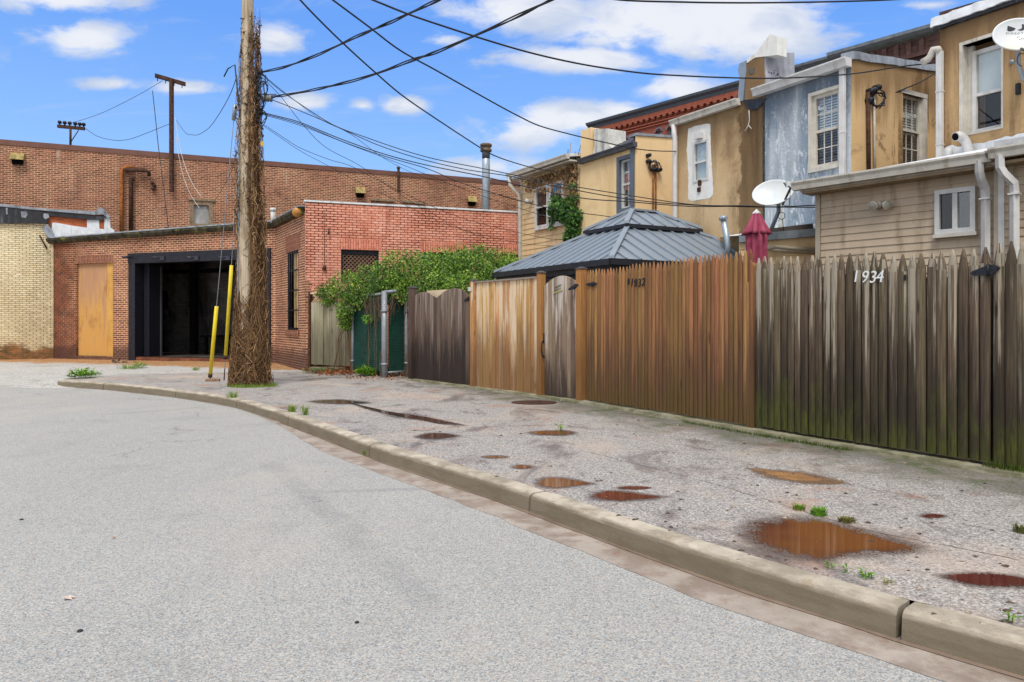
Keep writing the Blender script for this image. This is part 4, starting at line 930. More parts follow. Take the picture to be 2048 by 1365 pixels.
# lattice windows in the salmon wall
M_lat = m_plain('brown_lattice', lin(120, 92, 76), .7, .3, 0, .25)
for a, c, kind in ((lu0, lu1, 1), (mu0, mu1, 1), (nu0, nu1, 0)):
    mb = MB(); frame_boxes(mb, KP, a, c, lz0, lz1, .06, -.17, -.1); mb.pbox(KP, a, c, lz1 - .13, lz1 - .061, -.16, -.09); f = mb.build('lattice_window', M_black, ga)
    mb = MB(); mb.pbox(KP, a, c, lz0, lz1, -.3, -.28); mb.build('window_back', M_darkvoid, f)
    mb = MB(); H_ = lz1 - .13 - lz0; W_ = c - a; stp = .115
    for sgn in (1, -1):
        k = -int(H_ / stp) - 1
        while k * stp < W_ + H_:
            x0 = k * stp; seg = []
            for zz in (0.0, H_):
                seg.append((x0 + zz if sgn > 0 else x0 + H_ - zz, zz))
            (xa, za), (xb, zb) = seg
            # clip to the opening
            def clip(xa, za, xb, zb):
                if xb != xa:
                    for lim, lo_ in ((0, True), (W_, False)):
                        if (xa < lim) == lo_ and xa != lim and ((xb < lim) != (xa < lim)): t_ = (lim - xa) / (xb - xa); xa, za = lim, za + (zb - za) * t_
                        if (xb < lim) == lo_ and xb != lim and ((xb < lim) != (xa < lim) or xa == lim): t_ = (lim - xa) / (xb - xa) if xb != xa else 0; xb, zb = lim, za + (zb - za) * t_
                return xa, za, xb, zb
            if max(xa, xb) > 0 and min(xa, xb) < W_:
                xa, za, xb, zb = clip(xa, za, xb, zb)
                if abs(xa - xb) > .02:
                    p0, p1 = KP.pt(a + xa, lz0 + za, -.12 + (.008 if sgn > 0 else 0)), KP.pt(a + xb, lz0 + zb, -.12 + (.008 if sgn > 0 else 0))
                    e = (p1 - p0); nrm = e.cross(KP.n).normalized() * .032
                    mb.obox(p0 - nrm / 2, e, nrm, KP.n * .007)
            k += 1
    mb.build('lattice', M_lat, f)
mb = MB(); mb.tube([KP.at(648, 420, .01), KP.at(649, 528, .012)], .008, 5); mb.lathe(KP.at(649, 536, .04), ZUP, [(0, -.05), (.06, -.04), (.05, .02), (.015, .09), (0, .1)], 8); mb.build('plumb_bracket', M_rust, ga)
mb = MB(); mb.tube([KP.at(657, 458, .0), KP.at(658, 462, .1), KP.at(656, 470, .1)], .025, 6); mb.build('iron_hook', M_rust, ga)
mb = MB(); mb.tube([V3((KP.pt(.1, .1, .06))), KP.pt(.1, 2.1, .06)], .035, 8); mb.build('drain_pipe', M_rustor, ga)
# metal flue behind the salmon wall
q = P(972, 425, 24.6)
t = thing('metal_flue', 'tall galvanised metal flue with a rusty cap rising behind the salmon wall', 'flue', q)
q1 = P(972, 303, 24.6); mb = MB(); mb.tube([q - ZUP * .6, P(972, 360, 24.6), P(972, 340, 24.6), q1], .125, 18); mb.build('pipe', M_steel, t)
mb = MB(); mb.lathe(q1 - ZUP * .25, ZUP, [(.127, 0), (.129, 0), (.129, .2), (.14, .25), (.127, .25)], 18); mb.build('scorched_band', m_plain('scorched_steel', lin(92, 96, 100), .5, .5, .5, .3), t)
mb = MB(); mb.lathe(q1, ZUP, [(0, -.02), (.17, -.02), (.19, .0), (.19, .06), (.15, .07), (.15, .14), (.19, .15), (.20, .21), (.17, .24), (0, .24)], 20); mb.build('cap', m_plain('rusty_flue_cap', lin(110, 92, 70), .6, .4, .3, .3), t)

# ------------------------------------------------------------------ row houses (rear walls share one line)
def hz(px, py, d=0.0): return HP.z(px, py, d)
def hu(px, d=0.0): return HP.u(px, d)
def house_roof(name, parent, pl, u0, u1, z, back, rise, mat, d=.05):
    mb = MB(); a, c = pl.pt(u0, z, d), pl.pt(u1, z, d); e, f = pl.pt(u1, z + rise, -back), pl.pt(u0, z + rise, -back)
    dn = ZUP * -.08; mb.prism([a + dn, c + dn, f * 0 + e + dn, f + dn], [a, c, e, f]); return mb.build(name, mat, parent)
# --- cream clapboard house (far end)
u0, u1 = hu(1043), hu(1159.5); zt = 5.86
h1 = thing('clapboard_house', 'cream clapboard house at the far end of the row, draped with creeper', 'house', HP.pt(u0, .1))
siding('wall', h1, HP, u0 + .06, u1 - .02, .1, zt - .06, .155, M_sid2)
mb = MB(); q = HP.perp(u0 + .03, 9); mb.face([q.pt(0, .1), q.pt(9, .1), q.pt(9, zt), q.pt(0, zt)]); mb.build('end_wall', M_sid2, h1)
mb = MB(); mb.pbox(HP, u0 - .02, u0 + .06, .1, zt, -.05, .03); mb.build('corner_trim', M_white_old, h1)
house_roof('roof', h1, HP, u0 - .25, u1, zt + .14, 9, 1.3, M_whiteroof, .3)
mb = MB(); mb.pbox(HP, u0 - .2, u1 - .01, zt - .06, zt - .02, 0, .3); mb.build('soffit', M_white_old, h1)
gutter('gutter', h1, HP, u0 - .22, u1 - .04, zt, M_white_old, .3, .13, .13)
pipe('downspout', h1, [HP.pt(u0 - .12, zt + .02, .36), HP.pt(u0 - .11, zt - .2, .34), HP.pt(u0 + .02, zt - .5, .1), HP.pt(u0 + .03, zt - .7, .08), HP.pt(u0 + .03, .2, .08)], .055, M_white_old)
a, zb = HP.uz(1075, 456); c, ztp = HP.uz(1099, 376); e, zb2 = HP.uz(1107, 444); f_, zt2 = HP.uz(1130, 366)
zlo, zhi = (HP.z(1087, 455)), HP.z(1087, 374)
window(h1, HP, hu(1074), hu(1100), zlo, zhi, .015, .06, M_white, None, .5, None, 'screen', False)
window(h1, HP, hu(1104), hu(1131), zlo, zhi, .022, .06, M_white, None, .5, None, None, True)
mb = MB(); mb.pbox(HP, hu(1100) , hu(1104), zlo, zhi, .0, .06); mb.pbox(HP, hu(1073), hu(1132), zlo - .07, zlo - .004, .0, .09); mb.build('window_trim', M_white, h1)
# --- pale ochre house with dark gutter
u0, u1 = hu(1160), hu(1271); zt = hz(1250, 300)
h2 = thing('ochre_house', 'pale ochre stucco house with dark grey gutter and dark window trim', 'house', HP.pt(u1, .1))
wa, wb = hu(1234), hu(1268); wz1, wz0 = hz(1250, 311), hz(1250, 424)
mb = MB(); mb.panel(HP, u0, u1, .1, zt + .05, [(wa, wb, wz0, wz1)], .2); mb.build('rear_wall', S_yel, h2)
sp = HP.perp(u1, 9); z0_, z1_ = sp.z(1275, 272), sp.z(1352, 277); s1 = sp.u(1352)
mb = MB(); mb.panel(sp, 0, 9, .1, lambda u: z0_ + (z1_ - z0_) * u / s1); mb.build('side_wall', S_yel, h2)
mb = MB(); mb.prism([sp.pt(0, z0_, .03), sp.pt(9, z0_ + (z1_ - z0_) * 9 / s1, .03), sp.pt(9, z0_ + (z1_ - z0_) * 9 / s1, -.25), sp.pt(0, z0_, -.25)],
                    [sp.pt(0, z0_ + .06, .03), sp.pt(9, z0_ + .06 + (z1_ - z0_) * 9 / s1, .03), sp.pt(9, z0_ + .06 + (z1_ - z0_) * 9 / s1, -.25), sp.pt(0, z0_ + .06, -.25)]); mb.build('parapet_cap', M_tarflash, h2)
house_roof('roof', h2, HP, u0 + .05, u1 - .06, zt + .13, 9, .8, M_tar, .06)
mb = MB()
n = 30; L0 = [HP.pt(u0 + .35 + (u1 - u0 - .45) * i / n, zt + .1 + .02 * mnoise.noise(V3((i, 0, 0))), .05) for i in range(n + 1)]; L1 = [HP.pt(u0 + .35 + (u1 - u0 - .45) * i / n, zt + .2 + (.22 if i > n * .3 else .1) * i / n + .07 * abs(mnoise.noise(V3((i * .7, 3, 0)))), -.35) for i in range(n + 1)]
for i in range(n): mb.face([L0[i], L0[i + 1], L1[i + 1], L1[i]])
mb.build('torn_roof_edge', M_tar, h2)
gutter('gutter', h2, HP, u0 + .08, u1 + .08, zt - .03, M_darkgut, .01, .16, .12)
mb = MB(); frame_boxes(mb, HP, wa, wb, wz0, wz1, .09, -.16, .02); mb.pbox(HP, wb - .09, u1 - .01, wz0, zt - .04, .021, .05); mb.build('dark_trim', M_slate, h2)
window(h2, HP, wa + .09, wb - .09, wz0 + .09, wz1 - .09, -.14, .05, M_white, (2, 2), .5, None, None, False)
mb = MB(); mb.pbox(HP, hu(1161), hu(1181), zt - .1, hz(1170, 259), -.6, -.004); mb.build('chimney', S_yel, h2)
mb = MB(); a = hu(1181); vs = [HP.uz(x, y) for x, y in [(1180, 318), (1186, 290), (1184, 258), (1213, 257), (1214, 290), (1228, 300)]]; mb.poly(HP, vs, -.62, -.05); mb.build('whitewashed_chimney', m_plain('flaking_whitewash', lin(214, 212, 204), .8, .2, 0, .22, 4, lin(120, 116, 108)), h2)
for x in (1306, 1311.5): pipe('conduit', h2, [sp.at(x, 330, .04), sp.at(x, 380, .04), sp.at(x, 470, .04)], .022, M_rustor, 6)
mb = MB(); wire_knot(mb, sp.at(1307, 332, .1), .14, 5); wire_knot(mb, sp.at(1315, 334, .1), .12, 4)
for x, y in ((1294, 312), (1294, 324), (1304, 340), (1316, 341)): mb.lathe(sp.at(x, y, 0), sp.n, [(0, 0), (.05, 0), (.05, .1), (.03, .14), (0, .14)], 8)
mb.build('service_wires', M_black, h2)
# --- tan stucco house
u0, u1 = hu(1355), hu(1525); zt = 5.93
h3 = thing('tan_house', 'tan stucco house with a small white-ringed window and white downspout', 'house', HP.pt(u0, .1))
wa, wb, wz1, wz0 = hu(1386.5), hu(1417.5), hz(1402, 282), hz(1402, 363)
mb = MB(); mb.panel(HP, u0, u1, .1, zt + .1, [(wa, wb, wz0, wz1)], .08); mb.build('rear_wall', S_tan, h3)
q = HP.perp(u0, 9); mb = MB(); mb.face([q.pt(0, .1), q.pt(9, .1), q.pt(9, zt + .6), q.pt(0, zt)]); mb.build('end_wall', S_tan, h3)
px_ = [(1377, 258), (1390, 253), (1416, 247), (1421, 250), (1422, 300), (1425, 345), (1427, 390), (1419, 397), (1400, 400), (1382, 403), (1376, 398), (1377, 350), (1374, 300)]
Q = [HP.uz(x, y) for x, y in px_]; mb = MB(); mb.panel  # irregular painted patch with the window cut out
cx_, cz_ = (wa + wb) / 2, (wz0 + wz1) / 2
inner = [(wa, wz0), (wb, wz0), (wb, wz1), (wa, wz1)]
def ring(mb, pl, outer, rect, d):
    a, c, zb, zt_ = rect; n = 0
    fine = []
    for i in range(len(outer)):
        p, q = V3((*outer[i], 0)), V3((*outer[(i + 1) % len(outer)], 0)); m_ = max(1, int((q - p).length / .06))
        for k in range(m_):
            r = p.lerp(q, k / m_); fine.append((r.x + .02 * mnoise.noise(r * 11), r.y + .02 * mnoise.noise(r * 13 + V3((5, 0, 0)))))
    def near(u, z):
        u_, z_ = min(max(u, a), c), min(max(z, zb), zt_); return (u_, z_)
    N = len(fine)
    for i in range(N):
        o1, o2 = fine[i], fine[(i + 1) % N]; i1, i2 = near(*o1), near(*o2)
        pts = [o1, o2] + ([i2] if (abs(i2[0] - i1[0]) > 1e-5 or abs(i2[1] - i1[1]) > 1e-5) else []) + [i1]
        if i1 != i2 and i1[0] != i2[0] and i1[1] != i2[1]:
            cor = (a if abs(i1[0] - a) < 1e-6 or abs(i2[0] - a) < 1e-6 else c, zb if abs(i1[1] - zb) < 1e-6 or abs(i2[1] - zb) < 1e-6 else zt_); pts = [o1, o2, i2, cor, i1]
        mb.face([pl.pt(u, z, d) for u, z in pts])
mb = MB(); ring(mb, HP, Q, (wa, wb, wz0, wz1), .004); mb.build('white_patch', M_patch, h3)
window(h3, HP, wa, wb, wz0, wz1, -.05, .05, M_white, None, .48, None, None, False, curtain=True)
mb = MB(); a, z = HP.uz(1400, 277); mb.pbox(HP, a - .07, a + .1, z - .02, z + .1, .005, .1); mb.build('vent_cover', M_white, h3)
mb = MB(); a, z = HP.uz(1400, 372); mb.pbox(HP, a - .03, a + .05, z + .0, z + .12, .005, .04); mb.pbox(HP, a - .05, a + .03, z - .13, z - .04, .005, .04); mb.build('cable_clips', M_rust, h3)
gutter('gutter', h3, HP, u0 - .12, hu(1482), zt - .02, M_white_old, .01, .15, .13)
house_roof('roof', h3, HP, u0, hu(1480), zt + .1, 9, .8, M_whiteroof, .03)
pipe('downspout', h3, [HP.pt(u0 - .02, zt, .1), HP.pt(u0 - .01, zt - .3, .07), HP.pt(u0, 2, .07), HP.pt(u0 + .02, .3, .07)], .055, M_white)
# party-wall chimney stack between tan and grey houses
mb = MB(); mb.poly(HP, [HP.uz(x, y) for x, y in [(1490, 204), (1494, 130), (1510, 117), (1527, 114), (1529, 150), (1530, 205)]], -.9, .012); mb.build('chimney', S_tan2, h3)
mb = MB(); mb.poly(HP, [HP.uz(x, y) for x, y in [(1477, 203), (1481, 160), (1478, 140), (1481, 128), (1494, 122), (1494, 145), (1491, 165), (1488, 203)]], -.9, .03); mb.build('metal_flashing', M_greyflash, h3)
mb = MB(); mb.poly(HP, [HP.uz(x, y) for x, y in [(1487, 201), (1520, 198), (1534, 197), (1524, 212), (1514, 219), (1503, 221), (1494, 213)]], .013, .03); mb.build('tar_patch', M_tar, h3)
mb = MB(); mb.poly(HP, [HP.uz(x, y) for x, y in [(1498, 141), (1503, 136), (1510, 136), (1509, 148), (1500, 150)]], .013, .02); mb.build('mortar_patch', m_plain('grey_mortar', lin(96, 94, 88), .9), h3)
mb = MB(); mb.poly(HP, [HP.uz(x, y) for x, y in [(1495, 127), (1495, 119), (1512, 108), (1541, 69), (1556, 73), (1555, 110), (1545, 112), (1527, 114), (1511, 116)]], -.26, .02); mb.build('white_chimney_cap', M_patch, h3)
mb = MB(); mb.tube([HP.at(1498, 221, .04), HP.at(1499, 240, .03), HP.at(1497, 251, .04), HP.at(1490, 263, .05)], .012, 5); mb.tube([HP.at(1497, 251, .04), HP.at(1503, 258, .05)], .01, 5); mb.build('loose_cable', M_white_old, h3)
# --- grey stucco house with ochre side wall
u0, u1 = hu(1525.6), hu(1702); zt = 5.97
h4 = thing('grey_house', 'faded blue-grey stucco house with an ochre side wall and white downspout', 'house', HP.pt(u1, .1))
wa, wb, wz1, wz0 = hu(1622), hu(1681), hz(1651, 183), hz(1651, 335)
mb = MB(); mb.panel(HP, u0, u1, .1, zt + .05, [(wa, wb, wz0, wz1)], .12); mb.build('rear_wall', S_grey, h4)
window(h4, HP, wa + .02, wb - .02, wz0 + .02, wz1 - .02, -.1, .06, M_white_old, (3, 2), .5, .05, 'screen', casing=(.06, .03))
mb = MB(); mb.pbox(HP, u0 + .01, u0 + .05, .1, zt - .1, .0, .008); mb.build('mossy_seam', m_plain('green_black_moss', lin(70, 76, 64), .95, .1, 0, .4, 8), h4)
s4 = HP.perp(u1, 9); z0_, z1_ = s4.z(1705, 118), s4.z(1876, 143); L_ = s4.u(1876); sa, sb = s4.u(1806), s4.u(1848); sz1, sz0 = s4.z(1828, 192), s4.z(1828, 336)
zt4 = lambda u: z0_ + (z1_ - z0_) * u / L_
mb = MB(); mb.panel(s4, 0, 9, .1, zt4, [(sa, sb, sz0, sz1)], .14); mb.build('side_wall', S_side, h4)
window(h4, s4, sa + .01, sb - .01, sz0, sz1, -.12, .05, M_white_old, (3, 2), .52, .05, 'screen')
mb = MB(); mb.pbox(s4, sb - .02, sb + .1, sz0 - .02, sz1, -.11, .006); mb.pbox(s4, sa - .04, sb + .1, sz1 - .0, sz1 + .08, -.11, .012); mb.build('window_casing', M_white_old, h4)
mb = MB(); n = 18
for i in range(n):
    a, c = i * L_ * 1.15 / n, (i + 1) * L_ * 1.15 / n; w0, w1 = .02 * mnoise.noise(V3((a * 3, 0, 0))), .02 * mnoise.noise(V3((c * 3, 0, 0)))
    mb.prism([s4.pt(a, zt4(a) - .02 + w0, .035), s4.pt(c, zt4(c) - .02 + w1, .035), s4.pt(c, zt4(c) - .02, -.2), s4.pt(a, zt4(a) - .02, -.2)], [s4.pt(a, zt4(a) + .12 + w0, .03), s4.pt(c, zt4(c) + .12 + w1, .03), s4.pt(c, zt4(c) + .14, -.2), s4.pt(a, zt4(a) + .14, -.2)])
mb.build('parapet_flashing', M_tarflash, h4)
gutter('gutter', h4, HP, hu(1516), u1 + .02, zt - .02, M_white, .01, .2, .15)
house_roof('roof', h4, HP, hu(1530), u1 - .03, zt + .12, 9, .8, M_tarflash, .02)
mb = MB(); mb.pbox(HP, hu(1530), u1 - .02, zt + .13, zt + .2, -.4, -.05); mb.build('roof_kerb', M_tarflash, h4)
sq_pipe('downspout', h4, HP, hu(1689), .1, hz(1689, 362), zt + .0, M_white, .02, .07, (hz(1689, 268),))
pipe('conduit', h4, [s4.at(1736, 185, .05), s4.at(1737, 260, .05), s4.at(1738, 380, .05)], .035, M_rust, 8)
pipe('conduit', h4, [s4.at(1748, 178, .05), s4.at(1749, 260, .05), s4.at(1750, 380, .05)], .022, M_white_old, 8)
mb = MB(); wire_knot(mb, s4.at(1756, 200, .1), .16, 6)
for x, y in ((1735, 185), (1733, 203), (1740, 183), (1748, 178)): mb.lathe(s4.at(x, y, 0), s4.n, [(0, 0), (.06, 0), (.06, .1), (.03, .14), (0, .14)], 8)
mb.build('service_wires', M_black, h4)
cp = HP.perp(hu(1529.2), 2)
mb = MB(); mb.poly(cp, [cp.uz(x, y) for x, y in [(1530, 190), (1530, 116), (1529.5, 108), (1544, 100), (1560, 104), (1578, 107), (1587, 106), (1588, 152), (1588, 190)]], -.25, .02); ch = mb.build('chimney_render', m_plain('grey_render', lin(168, 168, 174), .85, .2, 0, .22, 3, lin(110, 108, 112)), h3)
mb = MB()
for k in range(7):
    x, y = 1536 + k * 4 + R.uniform(-2, 2), 150 + R.uniform(-8, 6); mb.poly(cp, [cp.uz(x + R.uniform(-3, 3), y + R.uniform(-4, 4)) for _ in range(4)], .02, .03)
mb.build('tar_patch', M_tar, ch)
# --- brown-tan house at the right
u0, u1 = hu(1880), hu(2600); zt = hz(1990, 14)
h5 = thing('brown_house', 'brown-tan stucco house at the right with a deep white window and ragged white roof edge', 'house', HP.pt(u0, .1))
wa, wb, wz1, wz0 = hu(1923), hu(2003), hz(1962, 80), hz(1962, 262)
mb = MB(); mb.panel(HP, u0, u1, .1, zt, [(wa, wb, wz0, wz1)], .22); mb.build('rear_wall', S_tan2, h5)
q = HP.perp(u0, 9); mb = MB(); mb.face([q.pt(0, .1), q.pt(9, .1), q.pt(9, zt + .5), q.pt(0, zt)]); mb.build('end_wall', S_tan2, h5)
mb = MB()
for (a, c, e, f_) in ((wa - .03, wa + .02, wz0 - .03, wz1 + .05), (wa + .02, wb + .03, wz1, wz1 + .05), (wb, wb + .025, wz0, wz1), (wa - .0, wb + .025, wz0 - .03, wz0)): mb.pbox(HP, a, c, e, f_, -.2, .012)
mb.pbox(HP, wa + .021, wa + .1, wz0 + .001, wz1 - .001, -.2, -.14); mb.build('window_surround', M_white_old, h5)
window(h5, HP, wa + .09, wb - .005, wz0 + .005, wz1 - .1, -.19, .06, M_white, None, .46, None, 'screen', True)
mb = MB(); n = 60; uu = [u0 - .1 + (u1 - u0) * i / n for i in range(n + 1)]
for i in range(n):
    f0, f1 = [.05 * mnoise.noise(V3((x * 3.1, 1, 0))) + .02 * mnoise.noise(V3((x * 11, 4, 0))) for x in (uu[i], uu[i + 1])]
    mb.prism([HP.pt(uu[i], zt - .02 + f0, .1), HP.pt(uu[i + 1], zt - .02 + f1, .1), HP.pt(uu[i + 1], zt - .02, -.3), HP.pt(uu[i], zt - .02, -.3)], [HP.pt(uu[i], zt + .13 + f0, .07), HP.pt(uu[i + 1], zt + .13 + f1, .07), HP.pt(uu[i + 1], zt + .2, -.3), HP.pt(uu[i], zt + .2, -.3)])
mb.build('roof_edge', M_whiteroof, h5)
mb = MB(); mb.pbox(HP, u0 - .07, u1, zt - .07, zt - .025, -.01, .07); mb.build('tar_line', M_tar, h5)
house_roof('roof', h5, HP, u0, u1, zt + .16, 9, .8, M_tar, -.25)
ud = hu(1884); sq_pipe('downspout', h5, HP, ud, .085, hz(1884, 330), hz(1884, 104), M_white, .02, .08, (hz(1884, 187), hz(1884, 293)))
pipe('roof_drain', h5, [HP.pt(ud, hz(1884, 106), .07), HP.pt(ud - .02, hz(1884, 100), .08), HP.pt(ud - .09, hz(1884, 98), .08), HP.pt(ud - .13, hz(1884, 108), .08), HP.pt(ud - .17, hz(1884, 114), .08), HP.pt(ud - .27, hz(1884, 117), .08)], .055, M_white_old)
pipe('stub_pipe', h5, [HP.at(1898, 330, .09), HP.at(1898, 297, .09)], .055, M_white)
pipe('elbow_vent', h5, [HP.at(1939, 325, .1), HP.at(1936, 300, .1), HP.at(1932, 285, .1), HP.at(1926, 277, .12), HP.at(1918, 272, .2), HP.at(1911, 274, .26)], .07, M_white, 12)
mb = MB(); q = HP.at(1911, 274, .26); mb.lathe(q, (HP.at(1911, 274, .26) - HP.at(1918, 272, .2)), [(.055, .0), (.055, .012), (0, .013)], 12); mb.build('vent_mouth', M_darkvoid, h5)
# --- beige vinyl extension (two builds side by side) in front of the grey and brown houses
EP = Plane(1635, 11.6, 2700, 11.6 * 1835 / 2900)
e1 = thing('vinyl_extension', 'beige vinyl sided ground floor extension with white gutters and slider window', 'house extension', EP.pt(0, .1))
ze = EP.z(1800, 358) - .02; uj = EP.u(1999)
wa, wb = EP.u(1874), EP.u(1955); wz1, wz0 = EP.z(1915, 378), EP.z(1915, 467)
siding('wall', e1, EP, .06, uj - .02, .15, ze, .107, M_sid)
siding('wall', e1, EP, uj + .1, EP.L, .12, ze, .107, M_sid, d=.12)
mb = MB(); mb.pbox(EP, -.02, .055, .15, ze, -.06, .03); mb.pbox(EP, uj - .018, uj + .04, .15, ze, -.05, .15); mb.pbox(EP, uj + .15, uj + .2, .15, ze, .1, .15); mb.build('corner_trim', M_sidtrim, e1)
mb = MB(); q = EP.perp(0, 6); mb.face([q.pt(0, .15, -.02), q.pt(6, .15, -.02), q.pt(6, ze, -.02), q.pt(0, ze, -.02)]); mb.build('end_wall', M_sid, e1)
mb = MB(); mb.pbox(EP, -.1, uj + .05, ze - .05, ze - .015, -.02, .28); mb.pbox(EP, uj + .05, EP.L, ze - .05, ze - .015, .1, .4); mb.build('soffit', m_plain('vinyl_soffit', lin(150, 130, 104), .6, .3, 0, .15), e1)
mb = MB(); mb.pbox(EP, -.14, uj + .03, ze - .014, ze + .12, .2, .26); mb.build('fascia', M_white_old, e1)
gutter('gutter', e1, EP, -.22, uj + .02, ze + .01, M_white_old, .26, .14, .13)
gutter('gutter', e1, EP, uj + .03, EP.L, ze + .02, M_white_old, .38, .14, .13)
zb_ = 4.05
mb = MB(); a, c = EP.pt(-.2, ze + .13, .3), EP.pt(EP.L, ze + .13, .3); e, f_ = HP.pt(hu(2600), zb_, -.005), HP.pt(hu(1640), zb_, -.01)
mb.prism([a - ZUP * .05, c - ZUP * .05, e - ZUP * .05, f_ - ZUP * .05], [a, c, e, f_]); mb.build('roof', M_whiteroof, e1)
mb = MB(); n = 40
for i in range(n):
    x0, x1 = hu(1885) + (hu(2400) - hu(1885)) * i / n, hu(1885) + (hu(2400) - hu(1885)) * (i + 1) / n
    h0, h1_ = [zb_ + .14 + .10 * mnoise.noise(V3((x * 4, 7, 0))) + .04 * mnoise.noise(V3((x * 15, 2, 0))) for x in (x0, x1)]
    mb.face([HP.pt(x0, zb_ - .05, .012), HP.pt(x1, zb_ - .05, .012), HP.pt(x1, h1_, .006), HP.pt(x0, h0, .006)])
mb.build('roof_sealant', M_whiteroof, e1)
mb = MB(); mb.poly(EP, [EP.uz(x, y) for x, y in [(1992, 311), (2016, 309), (2012, 320), (1998, 326), (1994, 322)]], .3, .4); mb.build('tar_hole', M_tar, e1)
mb = MB(); mb.pbox(EP, EP.u(2012), EP.L, ze + .16, ze + .24, .3, .42); mb.build('fascia', m_plain('grey_board', lin(176, 176, 178), .7), e1)
window(e1, EP, wa, wb, wz0, wz1, .015, .06, M_white, horiz=True, blind=None)
mb = MB(); mb.pbox(EP, wa - .02, wb + .02, wz0 - .05, wz0 - .003, .0, .1); mb.build('window_sill', M_white_old, e1)
def spout(px0, px1, d):
    a, c = EP.u(px0, d), EP.u(px1, d)
    mb = MB(); mb.tube([EP.pt(a, ze + .05, d + .2), EP.pt(a, ze - .1, d + .19), EP.pt(a + (c - a) * .3, ze - .18, d + .16), EP.pt(c, ze - .3, d + .07), EP.pt(c, ze - .42, d + .05), EP.pt(c, .2, d + .05)], [.052] * 6, 4, smooth=False); mb.pbox(EP, c - .06, c + .06, ze - .44, ze - .42, d - .01, d + .105)
    mb.build('downspout', M_white, e1)
spout(1970, 1974, .14); spout(2011, 2032, .27)
sq_pipe('downspout', e1, EP, EP.u(2011), .07, .2, ze - .1, M_white, .1, .06)
# pair of floodlights
q = EP.at(1759, 410, .03)
t = thing('flood_light', 'pair of round white floodlights on the beige siding', 'floodlight', q)
mb = MB(); mb.lathe(q, EP.n, [(0, 0), (.05, 0), (.05, .03), (.02, .05), (0, .05)], 12); mb.pbox(EP, EP.u(1752), EP.u(1764), EP.z(1759, 418), EP.z(1759, 410), .02, .05); mb.build('base', M_white_old, t)
for x, y, dr in ((1752, 409, V3((-.75, -.55, -.35))), (1768, 408, V3((.05, -.95, -.35)))):
    dr = dr.normalized(); p = EP.at(x, y, .08); mb = MB(); mb.tube([q + EP.n * .03, p - dr * .02], .012, 6); mb.lathe(p, dr, [(0, -.03), (.02, -.03), (.03, 0), (.055, .05), (.066, .09), (.066, .1), (.058, .1)], 16); l_ = mb.build('lamp_head', M_white_old, t)
    mb = MB(); mb.lathe(p, dr, [(.058, .096), (.03, .104), (0, .106)], 16); mb.build('lens', m_plain('dusty_lens', lin(170, 166, 152), .25, .5), l_)
# --- low cream extension behind the parasol
SPp = Plane(1440, 13.2, 1660, 12.75)
s1_ = thing('low_extension', 'low clapboard lean-to between the tan house and vinyl extension', 'lean-to', SPp.pt(SPp.u(1550), .1))
ua, ub = SPp.u(1478), SPp.u(1650); za, zb = SPp.z(1490, 486), SPp.z(1631, 473)
siding('wall', s1_, SPp, ua, ub, .1, (za + zb) / 2 - .08, .15, M_sid2)
mb = MB(); sl_ = [(.1, 0), (.12, .13), (-.1, .15), (-.1, 0)]; mb.prism([SPp.pt(ua, za + z, d) for d, z in sl_], [SPp.pt(ub, zb + z, d) for d, z in sl_]); mb.build('roof_flashing', M_greyflash, s1_)
mb = MB(); mb.prism([SPp.pt(ua, za - .12, -.02), SPp.pt(ub, zb - .12, -.02), SPp.pt(ub, zb - .12, .02), SPp.pt(ua, za - .12, .02)], [SPp.pt(ua, za, -.02), SPp.pt(ub, zb, -.02), SPp.pt(ub, zb, .02), SPp.pt(ua, za, .02)]); mb.build('frieze_board', M_sid2, s1_)
mb = MB(); mb.face([SPp.pt(ua, za + .14, -.1), SPp.pt(ub, zb + .14, -.1), HP.pt(hu(1640), 3.3, .01), HP.pt(hu(1440), 3.3, .01)]); mb.build('roof', M_whiteroof, s1_)
mb = MB(); mb.poly(SPp, [SPp.uz(x, y) for x, y in [(1532, 458), (1584, 452), (1626, 447), (1628, 461), (1585, 466), (1538, 471), (1533, 466)]], -.3, -.02); mb.build('dark_board', m_plain('dark_brown_panel', lin(70, 60, 54), .5, .4, 0, .25), s1_)
mb = MB(); mb.tube([SPp.at(1527, 500, .12), SPp.at(1550, 494, .1), SPp.at(1580, 497, .08), SPp.at(1634, 500, .08)], .035, 8); mb.tube([SPp.at(1545, 500, .1), SPp.at(1580, 502, .06), SPp.at(1634, 505, .06)], .03, 8); mb.build('pvc_pipe', M_sidtrim, s1_)
q = P(1456, 490, 13.9); q1 = P(1447, 440, 13.9)
t = thing('leaning_vent', 'small leaning galvanised vent pipe behind the gazebo roof', 'vent pipe', q)
mb = MB(); mb.tube([q - ZUP * .3, q, q1], .055, 12); mb.build('pipe', M_steel, t); mb = MB(); mb.lathe(q1, (q1 - q), [(.03, -.01), (.08, 0), (.08, .05), (.05, .075), (0, .085)], 14); mb.build('cap', M_greyflash, t)
mb = MB(); q = P(1444, 476, 13.7); mb.obox(q, (.06, 0, 0), (0, .05, 0), (0, 0, .2)); 
